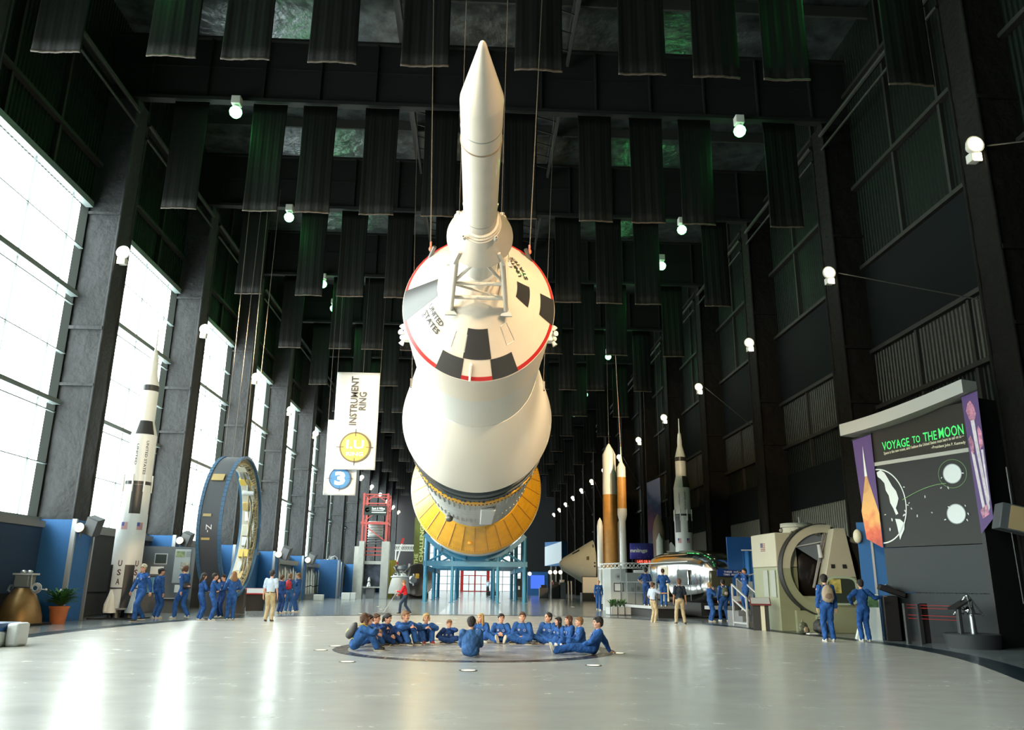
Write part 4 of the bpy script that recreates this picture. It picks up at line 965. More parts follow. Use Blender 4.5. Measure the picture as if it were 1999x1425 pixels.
# ---------------------------------------------------------------- right side
# VOYAGE TO THE MOON panel
VA = Vector((11.0, 22.0, 0)); VB = Vector((12.2, 19.0, 0)); vd = (VB-VA).normalized(); va = math.atan2(vd.y, vd.x)
t = thing('exhibit_panel', 'tall dark panel headed VOYAGE TO THE MOON with earth and moon drawing', 'display panel', VA, va)
PAN = M('panel_brown_grey', (0.014, 0.0145, 0.013), 0.5, spec=0.3); PAN2 = M('panel_slate', (0.018, 0.023, 0.025), 0.5, spec=0.3)
boxpart('header_panel', M('panel_header', (0.020, 0.016, 0.011), .55, spec=.3), t, 0.32, 3.2, 0, 0.3, 4.72, 5.85)
boxpart('map_panel', PAN, t, 0.32, 3.2, 0, 0.3, 2.38, 4.72); boxpart('lower_panel', PAN2, t, 0.32, 3.2, 0, 0.3, 1.22, 2.36); boxpart('base_panel', PAN2, t, 0.32, 3.2, 0, 0.3, 0.14, 1.20)
boxpart('side_panel', BLACK, t, 3.2, 3.3, 0, 1.5, 0, 6.0); boxpart('plinth', BLACK, t, 0.3, 3.25, -0.02, 0.3, 0, 0.14)
boxpart('divider_strip', M('strip_cream', (0.38, 0.38, 0.33), .5), t, 0.32, 3.2, -0.03, 0, 4.60, 4.70)
def hb(u, v):
    x = -0.57+4.0*u; d = -0.35-0.35*math.sin(PI*u)*0.6+0.1; zz = 5.58+0.28*u+0.18*u*u-0.10*math.sin(PI*u)
    c = [(d, 0), (d, 0.34), (0.3, 0.34), (0.3, 0), (d, 0)][int(round(v*4))]; return (x, c[0], zz+c[1])
m = MB().grid(hb, 24, 4)
for u in (0, 1): m.face([hb(u, 0), hb(u, .25), hb(u, .5), hb(u, .75)])
m.build('curved_header_beam', M('beam_cream', (0.42, 0.42, 0.38), .6), t)
GRN = M('green_letter', (0.05, 0.75, 0.16), 0.5, emis=((0.04, 0.8, 0.12), 0.30))
def pf(cx, cz, y=-0.015): return lambda x, yy: Vector((cx+x, y, cz+yy))
def sheared(cx, cz, k, y=-0.015): return lambda x, yy: Vector((cx+x, y, cz+yy+k*x))
for body, cx, w, h in (('VOYAGE', 1.09, 0.88, 0.235), ('TO', 1.75, 0.24, 0.19), ('THE', 2.17, 0.40, 0.235), ('MOON', 2.78, 0.70, 0.27)):
    text('lettering', body, GRN, pf(cx, 5.11+0.045*(cx-1.1)), t, w, h, 0.01)
CRM = M('cream_letter', (0.75, 0.70, 0.5), .5)
text('lettering', 'Space is the new ocean, and I believe the United States must learn to sail on it.—', CRM, sheared(1.9, 4.955, 0.045), t, 2.45, 0.105, 0.012, )
text('lettering', '–President John F. Kennedy', CRM, pf(2.65, 4.845), t, 0.98, 0.095, 0.012)
EW = M('chalk_white', (0.70, 0.74, 0.72), .6)
def ring2d(t, name, cx, cz, r, th, mat, y=-0.012, a0=0, a1=2*PI, ex=1.0):
    m = MB(); m.grid(lambda u, v: (cx+ex*(r-th*v)*math.sin(a0+(a1-a0)*u), y, cz+(r-th*v)*math.cos(a0+(a1-a0)*u)), 48, 1); return m.build(name, mat, t, smooth=0)
ring2d(t, 'earth_outline', 0.33, 3.50, 1.02, 0.035, EW, a0=0.0, a1=PI, ex=0.86)
def blob(t, name, pts, mat, y=-0.012):
    m = MB(); m.face([(x, y, z) for x, z in pts]); return m.build(name, mat, t, smooth=0)
blob(t, 'continent', [(0.36, 4.42), (0.5, 4.47), (0.62, 4.38), (0.72, 4.2), (0.82, 4.0), (0.93, 3.85), (0.98, 3.65), (0.92, 3.5), (0.86, 3.4), (0.92, 3.25), (0.84, 3.22), (0.78, 3.4), (0.70, 3.55), (0.68, 3.75), (0.6, 3.9), (0.58, 4.1), (0.48, 4.22), (0.38, 4.3)], EW)
blob(t, 'continent', [(0.80, 3.12), (0.95, 3.10), (1.08, 2.98), (1.05, 2.82), (0.95, 2.68), (0.88, 2.56), (0.86, 2.72), (0.84, 2.9)], EW)
for cx, cz in ((2.66, 4.12), (2.62, 3.12)):
    ring2d(t, 'moon_disc', cx, cz, 0.235, 0.235, EW, ex=1.05); ring2d(t, 'moon_edge', cx, cz, 0.25, 0.02, M('moon_edge', (.3, .34, .34), .6), -0.014, ex=1.05)
ring2d(t, 'orbit_line', 2.66, 4.12, 0.36, 0.008, M('green_line', (0.2, 0.4, 0.12), .5), ex=1.1)
m = MB(); P = [(1.1+1.35*k/12, -0.012, 3.60+0.30*math.sin(k/12*1.7)) for k in range(13)]
for a, c in zip(P[:-1], P[1:]): m.bar(a, c, 0.012)
m.build('path_line', MATS['green_line'], t)
rn = random.Random(8)
for x, z in ((1.2, 3.93), (1.35, 3.35), (1.3, 3.5), (1.1, 3.2), (1.5, 3.15), (1.8, 3.62), (1.95, 3.2), (2.3, 3.8), (2.35, 4.05), (2.45, 3.3), (2.3, 3.0), (2.95, 4.1), (2.9, 3.3), (2.95, 3.1), (2.9, 2.95), (2.5, 3.78), (0.7, 3.1), (0.5, 3.25), (.6, 2.85), (1.25, 3.45), (1.15, 3.3)):
    s_ = rn.uniform(.02, .045); a = rn.uniform(0, 3); m = MB()
    m.bar((x-s_*math.cos(a), -0.014, z-s_*math.sin(a)), (x+s_*math.cos(a), -0.014, z+s_*math.sin(a)), 0.02); m.box(x-s_*.5, x+s_*.5, -.016, -.01, z-s_*.5, z+s_*.5); m.build('craft_mark', EW, t, smooth=0)
# pictorial banners on either side
PUR = M('purple_print', (0.085, 0.04, 0.16), .6)
def picture_mat(name, stops, scale, dist):
    m = M(name, stops[0][1], .6); nt = m.node_tree; tc = nt.nodes.new('ShaderNodeTexCoord'); sp = nt.nodes.new('ShaderNodeSeparateXYZ'); n = nt.nodes.new('ShaderNodeTexNoise'); n.inputs['Scale'].default_value = scale; n.inputs['Detail'].default_value = 5
    ad_ = nt.nodes.new('ShaderNodeMath'); ad_.operation = 'MULTIPLY_ADD'; ad_.inputs[1].default_value = dist; r = nt.nodes.new('ShaderNodeValToRGB')
    nt.links.new(tc.outputs['Generated'], sp.inputs[0]); nt.links.new(tc.outputs['Object'], n.inputs['Vector']); nt.links.new(n.outputs['Fac'], ad_.inputs[0]); nt.links.new(sp.outputs['Z'], ad_.inputs[2]); nt.links.new(ad_.outputs[0], r.inputs['Fac'])
    el = r.color_ramp.elements
    while len(el) < len(stops): el.new(0.5)
    for e, (p_, c) in zip(el, stops): e.position = p_; e.color = (*c, 1)
    nt.links.new(r.outputs['Color'], nt.nodes['Principled BSDF'].inputs['Base Color']); return m
FIRE = picture_mat('fire_print', [(0.2, (0.30, 0.03, 0.03)), (0.4, (0.65, 0.12, 0.05)), (0.6, (0.75, 0.40, 0.12)), (0.85, (0.62, 0.36, 0.12)), (1.0, (0.45, 0.2, 0.08))], 4, 0.5)
g = thing('pictorial_banner', 'purple banner with a rocket rising on orange flame, left edge of the moon panel', 'banner', VA, va)
q = lambda pts, y=-0.05: MB().face([(x, y, z) for x, z in pts])
q([(-0.33, 5.42), (0.34, 5.50), (0.34, 2.36), (-0.18, 2.62)]).build('cloth', PUR, g, smooth=0)
q([(0.03, 5.0), (0.07, 4.3), (0.34, 3.3), (0.34, 2.37), (-0.18, 2.63), (-0.26, 3.4), (-0.02, 4.3)], -0.055).build('flame_picture', FIRE, g, smooth=0)
q([(0.0, 5.0), (0.015, 5.22), (0.03, 5.0), (0.07, 4.35), (-0.02, 4.35)], -0.06).build('rocket_picture', EW, g, smooth=0)
MB().tube((-0.36, -0.05, 5.44), (0.36, -0.05, 5.52), 0.02, n=8).build('top_rod', BLACK, g)
g = thing('pictorial_banner', 'purple banner with pink branching smoke trails, right edge of the moon panel', 'banner', VA, va)
q([(3.22, 5.98), (3.66, 6.05), (3.60, 2.95), (3.24, 2.60)]).build('cloth', PUR, g, smooth=0)
PNK = M('pink_print', (0.50, 0.20, 0.30), .6, var=(9, .6)); PWH = M('pale_print', (0.62, 0.55, 0.60), .6, var=(7, .2))
for pts, mt in (([(3.30, 5.6), (3.36, 5.78), (3.44, 5.85), (3.52, 5.7), (3.55, 5.5), (3.5, 5.35), (3.36, 5.35)], PNK), ([(3.52, 5.1), (3.56, 5.2), (3.62, 5.05), (3.62, 4.7), (3.52, 4.6)], PNK), ([(3.26, 4.9), (3.32, 5.0), (3.38, 4.8), (3.34, 4.5), (3.28, 4.6)], PNK), ([(3.38, 5.35), (3.48, 5.35), (3.5, 4.6), (3.56, 3.2), (3.5, 3.1), (3.42, 4.5)], PWH), ([(3.28, 4.6), (3.36, 4.5), (3.44, 3.2), (3.38, 3.0), (3.32, 3.9)], PWH), ([(3.54, 4.6), (3.6, 4.6), (3.58, 3.4), (3.55, 3.3)], PWH), ([(3.30, 3.15), (3.5, 3.3), (3.52, 3.05), (3.34, 2.95)], PNK)):
    q(pts, -0.056).build('smoke_picture', mt, g, smooth=0)
MB().tube((3.2, -0.05, 6.0), (3.68, -0.05, 6.07), 0.02, n=8).build('top_rod', BLACK, g)
# blue partition between trainer and panel
t = thing('blue_partition', 'blue partition standing between the simulator and the moon panel', 'partition', (11.2, 23.0, 0), -0.4)
boxpart('fabric_panel', BLUEP, t, -0.15, 1.2, 0, 0.12, 0, 3.15); boxpart('corner_trim', SILVER, t, 0.18, 0.24, -0.03, 0, 0, 3.15)
MB().ball((-0.15, -0.1, 2.75), (0.12, 0.12, 0.2)).build('round_lamp', CREAM, t)
# picture lectern and pillar
t = thing('white_lectern', 'white tapering stand with a green picture beside the dark pillar', 'lectern', (10.62, 21.9, 0), -0.35)
m = MB(); m.prism([(-0.42, 0), (0.22, 0), (0.22, 1.15), (-0.05, 1.15)], 0, 0.4, Matrix.Rotation(PI/2, 4, 'X')); m.build('stand_body', M('lectern_white', (.75, .80, .76), .5), t)
m = MB(); m.prism([(-0.30, 0.82), (0.2, 0.82), (0.2, 1.13), (-0.05, 1.13)], 0.4, 0.41, Matrix.Rotation(PI/2, 4, 'X')); m.build('green_picture', M('green_picture', (.10, .2, .08), .5, var=(8, .6)), t)
t = thing('dark_pillar_stand', 'dark upright stand with sloping top that the reaching person touches', 'lectern', (10.93, 21.45, 0), -0.35)
boxpart('pillar', M('pillar_dark', (0.008, 0.006, 0.0065), .5, spec=.3), t, -0.14, 0.22, -0.3, 0.3, 0, 1.12, bevel=0.02)
MB().box(-0.2, 0.45, -0.25, 0.25, 0, 0.14, Matrix.Translation((-0.02, 0, 1.22)) @ Matrix.Rotation(0.35, 4, 'Y')).build('sloping_top', MATS['pillar_dark'], t, bevel=0.02)
m = MB(); m.path([(-0.15, -0.1, 1.3), (0.0, -0.12, 1.4), (0.18, -0.1, 1.3), (0.3, -0.05, 1.22)], 0.025, 6); m.path([(0.0, 0.1, 1.3), (0.12, 0.05, 1.37), (0.25, 0, 1.27)], 0.02, 6); m.build('control_handles', STEEL, t)
# red wire barrier
t = thing('wire_barrier', 'low barrier of red wires between dark posts in front of the moon panel', 'barrier', (0, 0, 0)); m = MB()
P0 = G(1752, 1249); P1 = G(1857, 1249)
bar_pts = [(10.72, 20.2), (10.91, 19.92), (11.35, 19.0)]
for k, (x, y) in enumerate(bar_pts): MB().box(x-.045, x+.045, y-.045, y+.045, 0, 0.95).build('post', M('post_dark', (.03, .03, .03), .5), t)
MB().box(10.98, 11.18, 20.0, 20.08, 0.02, 0.96).build('reading_board', M('board_maroon', (.03, .02, .02), .6), t)
for z in (0.92, 0.85, 0.68, 0.60):
    m = MB(); m.tube((10.72, 20.2, z), (10.91, 19.92, z), 0.006, n=6); m.tube((10.91, 19.92, z), (11.35, 19.0, z), 0.006, n=6); m.build('red_wire', RED, t)
MB().box(-0.22, 0.22, -0.18, 0.18, 0, .04, Matrix.Translation((11.38, 18.95, 0.95)) @ Matrix.Rotation(-0.5, 4, 'Y')).build('sloping_sign', BLACK, t)
# lunar probe on drum base
p = (11.55, 18.9)
t = thing('drum_base', 'round dark plinth carrying the metal probe at the right', 'plinth', (p[0], p[1], 0)); MB().lathe([(0, 0.56), (0.3, 0.60), (0.32, 0.58)], 40).build('plinth_drum', M('plinth_dark', (.03, .032, .034), .5), t)
for x in (-0.42, -0.1): MB().box(x-.02, x+.02, -.3, -.26, .32, 0.86).build('rail_post', DSTEEL, t)
t = thing('probe_model', 'shiny three-legged metal probe model on the round dark plinth', 'space probe', (p[0], p[1], 0.32)); t.scale = (.84, .84, .84)
MB().tube((0.06, 0, 0), (0.05, 0, 0.5), 0.085, 0.07, 14).build('column', STEEL, t)
m = MB()
for k in range(3):
    a = k*2*PI/3+0.1; f = Vector((0.4*math.cos(a), 0.4*math.sin(a), 0.5)); top = Vector((0.06*math.cos(a), 0.06*math.sin(a), 0.98))
    m.tube(f, top, 0.022, n=8); m.tube(f, (0, 0, 0.55), 0.015, n=8); m.ball(f, 0.035, 8, 6)
m.build('legs', STEEL, t)
m = MB(); rn = random.Random(2)
for k in range(16): a = rn.uniform(0, 6.3); m.tube((0.1*math.cos(a), .1*math.sin(a), rn.uniform(.5, .9)), (.2*math.cos(a+.5), .2*math.sin(a+.5), rn.uniform(.48, .85)), 0.014, n=6)
m.ball((0, 0, 0.62), (0.14, 0.14, 0.1)); m.ball((0, 0, 1.0), (0.05, 0.05, 0.04)); m.build('instrument_body', BRIGHT, t)
potted('floor_plant', 'dark leafy floor plant at the right edge beside the moon panel', (12.7, 17.6, 0), 0.3, 0.3, 0.75, 0.75, 70, 0.05, 9, BLACK, False)
# loudspeaker at right edge
pz = PY(1972, 1012, 18.2)
t = thing('loudspeaker', 'large tilted loudspeaker with warm-lit grille high at the right edge', 'loudspeaker', pz)
R_ = Matrix.Rotation(-0.25, 4, 'Z') @ Matrix.Rotation(0.25, 4, 'Y')
MB().box(-0.28, 0.45, -0.25, 0.25, -0.3, 0.3, R_).build('cabinet', MATS['speaker_cabinet'], t, bevel=0.02); MB().box(-0.1, 0.42, -0.262, -0.25, -0.27, 0.27, R_).build('grille', M('grille_warm_lit', (0.34, 0.25, 0.12), .6), t)  # grille colour carries the warm light that falls on it
MB().tube((0.1, 0, 0.25), (0.1, 0, 1.2), 0.02, n=8).build('hanger_pole', DSTEEL, t)
for x in (0.05, 0.42): MB().tube((x, 0.1, -0.3), (x+.03, 0.1, -1.9), 0.012, n=6).build('hanging_chain', DSTEEL, t)

# ---- capsule simulator
CC = Vector((10.85, 25.3, 1.85))
t = thing('capsule_simulator', 'large cream two-tone simulator with round dark opening and tapered front pillar', 'simulator', (0, 0, 0))
def two_tone(name, poly, y0, y1, mtx=None):
    """poly in x,z; upper part cream, lower olive"""
    pass
R90 = Matrix.Rotation(PI/2, 4, 'X')       # (x,y,z)->(x,-z,y)
def xz(name, poly, y0, y1, mat, bevel=0.0, par=None): return MB().prism(poly, -y1, -y0, R90).build(name, mat, par or t, bevel=bevel)
OL = M('simulator_olive', (0.23, 0.245, 0.15), .5, var=(2, .05)); CRE = M('simulator_cream', (0.38, 0.36, 0.27), .5, var=(2, .04))
m = MB(); m.prism([(9.34, 26.4), (9.42, 25.2), (10.1, 25.25), (10.1, 27.2), (9.34, 27.2)], 1.92, 2.97); m.build('cabinet_upper', CRE, t, bevel=.02)
m = MB(); m.prism([(9.355, 26.4), (9.435, 25.22), (10.1, 25.27), (10.1, 27.2), (9.355, 27.2)], 0.0, 1.92); m.build('cabinet_lower', OL, t, bevel=.02)
fA = Vector((9.34, 26.4, 0)); fB = Vector((9.42, 25.2, 0)); fd = (fB-fA); fl_ = fd.length; fa = math.atan2(fd.y, fd.x)
MT = Matrix.Translation(fA) @ Matrix.Rotation(fa, 4, 'Z')
for a, c in ((0.15, 0.5), (0.68, 1.05)): MB().box(a, c, -0.012, 0.0, 1.0, 1.82, MT).build('louvre_panel', M('louvre_grey', (.28, .30, .26), .5), t)
for k in range(5): MB().box(0.1, 0.42, -0.014, 0, 2.42+k*0.055, 2.445+k*0.055, MT).build('flag_stripe', M('stripe_maroon', (.2, .05, .05), .5), t)
MB().box(0.1, 0.24, -0.018, 0, 2.54, 2.68, MT).build('flag_canton', M('flag_navy', (.04, .04, .1), .5), t)
def ringpoly(r0, r1, a0, a1, n=48): return [(CC.x+r1*math.sin(a0+(a1-a0)*i/n), CC.z+r1*math.cos(a0+(a1-a0)*i/n)) for i in range(n+1)]+[(CC.x+r0*math.sin(a1-(a1-a0)*i/n), CC.z+r0*math.cos(a1-(a1-a0)*i/n)) for i in range(n+1)]
def ringseg(name, r0, r1, y0, y1, a0, a1, mat):
    m = MB(); m.grid(lambda u, v: (CC.x+[r0, r1, r1, r0, r0][int(round(v*4))]*math.sin(a0+(a1-a0)*u), [y0, y0, y1, y1, y0][int(round(v*4))], CC.z+[r0, r1, r1, r0, r0][int(round(v*4))]*math.cos(a0+(a1-a0)*u)), 40, 4); return m.build(name, mat, t, smooth=40)
ringseg('ring_rim', 1.12, 1.38, 24.9, 26.2, -PI/2+0.02, 0.2, CRE); ringseg('ring_rim', 1.12, 1.38, 24.9, 26.2, -PI+0.3, -PI/2+.02, OL)
ringseg('ring_rim', 1.12, 1.38, 24.9, 26.2, PI/2+0.75, PI+0.3, OL); ringseg('dark_edge', 1.375, 1.40, 24.88, 25.3, -PI+.3, 0.1, BLACK)
ringseg('black_drum', 1.15, 1.36, 25.1, 26.4, 0.15, PI/2+.75, BLACK)
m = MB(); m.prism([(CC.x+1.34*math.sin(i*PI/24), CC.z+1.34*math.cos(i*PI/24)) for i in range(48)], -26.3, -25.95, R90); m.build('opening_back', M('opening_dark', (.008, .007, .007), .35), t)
xz('lower_skirt', [(9.72, 1.05), (11.95, 1.05), (11.65, 0.72), (10.9, 0.46), (10.3, 0.62)], 25.0, 25.9, OL)
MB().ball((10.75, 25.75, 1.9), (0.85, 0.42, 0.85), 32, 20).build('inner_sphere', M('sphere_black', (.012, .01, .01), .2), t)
xz('inner_shield', [(9.95, 2.55), (10.45, 2.98), (10.98, 2.9), (10.98, 2.2), (10.75, 2.05)], 25.0, 25.03, M('shield_grey', (.12, .14, .16), .2))
MB().tube((9.95, 24.97, 2.52), (10.98, 24.97, 2.72), 0.02, n=8).build('shield_edge', LGREY, t); MB().tube((10.68, 24.9, 2.6), (10.72, 24.9, 2.2), 0.05, 0.07, 12).build('shield_tube', LGREY, t)
xz('base_block', [(9.9, 0.0), (11.55, 0.0), (11.55, .62), (9.9, .62)], 25.1, 26.8, OL)
xz('pillar_upper', [(11.05, 3.08), (11.40, 3.10), (11.62, 1.62), (10.66, 1.62)], 24.55, 25.05, CRE, .015)
xz('pillar_lower', [(10.66, 1.62), (11.62, 1.62), (11.78, 0.75), (10.44, 0.75)], 24.55, 25.05, OL, .015)
xz('pillar_foot', [(10.44, 0.75), (11.78, 0.75), (11.66, 0.0), (10.50, 0.0)], 24.45, 25.2, OL, .015)
for x in (10.86, 11.22): MB().box(x, x+.12, 24.53, 24.55, 1.88, 2.0).build('square_vent', BLACK, t)
wf = MB(); wf.grid(lambda u, v: (11.12+[.44, .50, .50, .44, .44][int(round(v*4))]*(abs(math.cos(2*PI*u))**.5)*(1 if math.cos(2*PI*u) > 0 else -1), [24.50, 24.50, 24.6, 24.6, 24.5][int(round(v*4))], 1.22+[.36, .42, .42, .36, .36][int(round(v*4))]*(abs(math.sin(2*PI*u))**.5)*(1 if math.sin(2*PI*u) > 0 else -1)), 48, 4)
wf.build('window_rim', M('rim_pale_green', (.34, .42, .30), .4), t)
MB().box(10.7, 11.54, 24.53, 24.56, 0.86, 1.58).build('window_recess', M('recess_dark', (.03, .04, .03), .4), t)
MB().box(10.74, 11.1, 24.51, 24.54, 1.15, 1.56).build('window_picture', M('picture_yellow', (.42, .36, .10), .5, var=(9, .5)), t)
MB().lathe([(2.95, 0.44), (3.18, 0.44), (3.18, 0.50), (3.28, 0.50), (3.29, 0.02)], 40, (10.42, 25.9, 0)).build('top_drum', CRE, t)
MB().lathe([(3.26, 0.50), (3.30, 0.50), (3.31, 0.47)], 40, (10.42, 25.9, 0)).build('drum_lid', M('lid_grey', (.3, .3, .25), .5), t)
m = MB(); m.tube((10.42, 25.6, 3.3), (10.40, 25.6, 3.5), 0.025, n=8); m.ball((9.72, 25.4, 3.05), (.06, .03, .06)); m.tube((11.8, 25.2, 2.75), (12.6, 25.0, 2.78), .11, n=14); m.build('fittings', M('fitting_grey', (.25, .25, .22), .5), t)
m = MB(); rn = random.Random(5)
for k in range(26):
    P = [(9.9+0.9*j/6+rn.uniform(-.04, .06), 25.0+rn.uniform(-.1, .15), 2.92+0.13*math.sin(j/6*PI)+rn.uniform(-.1, .1)) for j in range(7)]
    for a, c in zip(P[:-1], P[1:]): m.tube(a, c, 0.012, n=5, caps=False)
m.build('top_cables', M('cable_olive', (.10, .10, .07), .6), t)
for k in range(3): MB().tube((11.0-0.05*k, 24.95, 3.0), (10.45-0.02*k, 24.95, 1.3), .018, n=6).build('side_cable', DSTEEL, t)
t_sim = t
# ---- small stair with rails, reading stands
gx, gy = 9.3, 27.3
t = thing('viewing_steps', 'small white-railed viewing steps left of the simulator', 'steps', (9.25, 27.95, 0), 0.12)
for x in (-0.28, 0.28):
    m = MB()
    for a, c in (((x, -0.7, 0), (x, -0.7, 0.95)), ((x, 0.35, 0), (x, 0.35, 1.4)), ((x, -0.7, 0.95), (x, 0.35, 1.38)), ((x, -0.7, 0.5), (x, 0.35, 0.9)), ((x, -.7, .12), (x, .35, .12))): m.bar(a, c, 0.05)
    m.build('hand_rail', LGREY, t)
for k in range(3): boxpart('step', MGREY, t, -0.26, 0.26, -0.6+k*0.3, 0.9 if k == 2 else -0.3+k*.3, 0, 0.17*(k+1))
for i, (x, y, s_, lab) in enumerate(((8.95, 25.55, 1, 'black reading stand with sloping pale top beside the simulator cabinet'), (9.55, 29.2, 1, 'black reading stand with sloping pale top left of the railed steps'))):
    t = thing('reading_stand', lab, 'reading stand', (x, y, 0), -0.3)
    boxpart('stand_body', BLACK, t, -0.26, 0.22, -0.14, 0.14, 0, 0.78); boxpart('side_board', CREAM if i == 0 else M('maroon_board', (.06, .02, .02), .6), t, -0.02 if i == 0 else .1, 0.1 if i == 0 else .14, -0.16, -0.14, 0, 0.78)
    MB().box(-0.32, 0.3, -0.24, 0.24, 0, 0.05, Matrix.Translation((0, 0, 0.84)) @ Matrix.Rotation(0.4, 4, 'X')).build('sloping_top', M('maroon_edge', (.16, .03, .03), .5), t); MB().box(-0.29, 0.27, -0.21, 0.21, 0.05, 0.056, Matrix.Translation((0, 0, 0.84)) @ Matrix.Rotation(0.4, 4, 'X')).build('reading_panel', LGREY, t)
# ---- blue curtain
t = thing('blue_curtain', 'pleated blue curtain between the trailer and the simulator', 'curtain', (11.75, 32.6, 0), -0.12)
MB().grid(lambda u, v: (-0.9+2.6*u, 0.05*math.sin(u*60), 2.72*v), 140, 2).build('curtain_cloth', M('curtain_blue', (0.015, 0.12, 0.36), .7), t, smooth=80).modifiers.new('solid', 'SOLIDIFY').thickness = 0.01
MB().bar((-0.95, 0, 2.74), (1.75, 0, 2.74), 0.05).build('curtain_rail', LGREY, t)
t = thing('blue_wall_panel', 'plain deep blue panel rising behind the end of the trailer', 'partition', (11.9, 34.2, 0)); boxpart('panel_board', M('panel_royal', (.01, .08, .26), .6), t, -1.2, 1.6, 0, 0.1, 0, 3.35)
t = thing('tilted_glass_case', 'tilted clear display case in front of the blue curtain', 'display case', (10.2, 30.4, 0), -.2)
m = MB()
for a, c in (((-.4, 0, .75), (-.4, 0, 1.6)), ((-.4, 0, 1.6), (.7, 0, 1.9)), ((.1, 0, 1.3), (.6, 0, .75)), ((-.4, 0, 1.6), (.5, 0, .8)), ((-.4, 0, .75), (.6, 0, .75))): m.bar(a, c, 0.035)
m.build('case_frame', SILVER, t); boxpart('case_table', MGREY, t, -.45, .7, -.2, .4, 0, .75); MB().box(-.4, .2, .1, .12, .8, 1.5).build('case_back', M('case_grey', (.2, .23, .25), .2), t)

# ---- silver trailer
t = thing('silver_trailer', 'polished silver rounded caravan trailer on a dark plinth', 'trailer', (9.95, 37.4, 0.0), 0.20)
TL, TW, TZ0, TZ1 = 3.3, 1.25, 0.50, 2.85
def tr(u, v):
    a = 2*PI*u; b_ = PI*(v-0.5)*0.999
    ca, sa, cb, sb = math.cos(a), math.sin(a), math.cos(b_), math.sin(b_)
    se = lambda c, p: (abs(c)**p)*(1 if c > 0 else -1)
    r = se(cb, 0.5); return (TW*se(ca, 0.62)*r, TL*se(sa, 0.62)*r*1.0, (TZ0+TZ1)/2+(TZ1-TZ0)/2*se(sb, 0.62))
o = MB().grid(tr, 96, 40).build('trailer_shell', BRIGHT, t, smooth=80)
boxpart('door', M('door_cream', (.68, .58, .38), .5), t, -TW-0.015, -TW+0.03, -0.2, 0.55, 0.62, 2.15, bevel=0.12)
boxpart('end_window', M('window_reflection', (.6, .65, .65), .08, .9), t, -TW-0.01, -TW+0.05, -2.2, -1.1, 1.35, 2.0, bevel=0.06)
boxpart('end_window', M('front_window', (.10, .10, .06), .1, .3), t, -0.75, 0.8, -TL-0.01, -TL+0.2, 1.3, 1.95, bevel=0.05)
sg = boxpart('sign_board', M('sign_blue', (.01, .04, .22), .5), t, -0.5, 0.75, -TL-0.12, -TL-0.08, 1.72, 1.98)
text('lettering', 'THREE  MORE', WHTXT, plane_fn((0.2, -TL-0.13, 1.90), (1, 0, 0), (0, 0, 1)), sg, 0.8, 0.075, .02); text('lettering', 'TIMES  MISSIONS', WHTXT, plane_fn((0.2, -TL-0.13, 1.79), (1, 0, 0), (0, 0, 1)), sg, 0.85, 0.075, .02)
boxpart('awning_rail', SILVER, t, -TW-0.2, -TW, -2.6, 2.6, 2.30, 2.34)
for k in range(5): boxpart('body_seam', M('seam_dark', (.2, .2, .2), .4), t, -TW-0.004, -TW+0.02, -2.4+k*1.15, -2.39+k*1.15, 0.7, 2.2)
MB().prism([(-.5, -.9), (.5, -.9), (.5, .4), (-.5, .4)], 2.55, 2.88).build('roof_unit', M('roof_clear', (.45, .48, .46), .25, .5), t, bevel=.12)
for k in range(4): MB().lathe([(2.5, .17), (2.74, .2), (2.76, .17)], 18, (-.35+.1*k, 0.9+k*0.55, 0)).build('roof_vent', M('roof_clear', (.45, .48, .46), .25), t)
boxpart('bumper', LGREY, t, -0.9, 0.6, -TL-0.05, -TL+0.4, 0.38, 0.52); boxpart('chassis', BLACK, t, -0.95, 0.95, -2.7, 2.8, 0.10, 0.62)
for y in (-.6, .9): MB().tube((-1.02, y, 0.32), (-.8, y, 0.32), 0.3, n=24).build('wheel', BLACK, t)
MB().tube((0.75, -TL-0.15, 2.45), (0.95, -TL-.1, 1.35), 0.02, n=8).build('sign_pole', PLWHITE, t)
t = thing('trailer_platform', 'low dark platform with pale edge beside the trailer door', 'platform', (7.75, 36.0, 0), 0.20)
boxpart('deck', MGREY, t, -0.55, 0.75, -1.8, 2.4, 0.38, 0.46); boxpart('deck_edge', LGREY, t, -0.57, -0.53, -1.8, 2.4, 0.36, 0.48); boxpart('skirt', BLACK, t, -0.45, .7, -1.7, 2.3, 0, 0.38)
m = MB()
for y in (-1.75, -.6, .6, 2.3): m.bar((-0.5, y, .46), (-.5, y, 1.45), .035)
m.bar((-.5, -1.75, 1.45), (-.5, 2.3, 1.45), .03); m.bar((-.5, -1.75, 1.0), (-.5, 2.3, 1.0), .015); m.build('rail', DSTEEL, t)
t = thing('planter_box', 'pale trough planter with leafy greenery left of the trailer', 'planter', (6.55, 37.6, 0), 0.1)
boxpart('trough', LGREY, t, -.45, .5, -.5, .5, .02, .35, bevel=.02); m = MB(); rn = random.Random(3)
for k in range(4): leaves(m, (-.3+.2*k, 0, .35), 24, .3, .3, .03, rn, 1.0)
m.build('foliage', LEAF, t, smooth=0)
m = MB()
for k in range(4): m.bar((-.5+.33*k, -.55, 0), (-.5+.33*k, -.55, .5), .03)
m.bar((-.5, -.55, .5), (.5, -.55, .5), .02); m.build('guard_rail', DSTEEL, t)
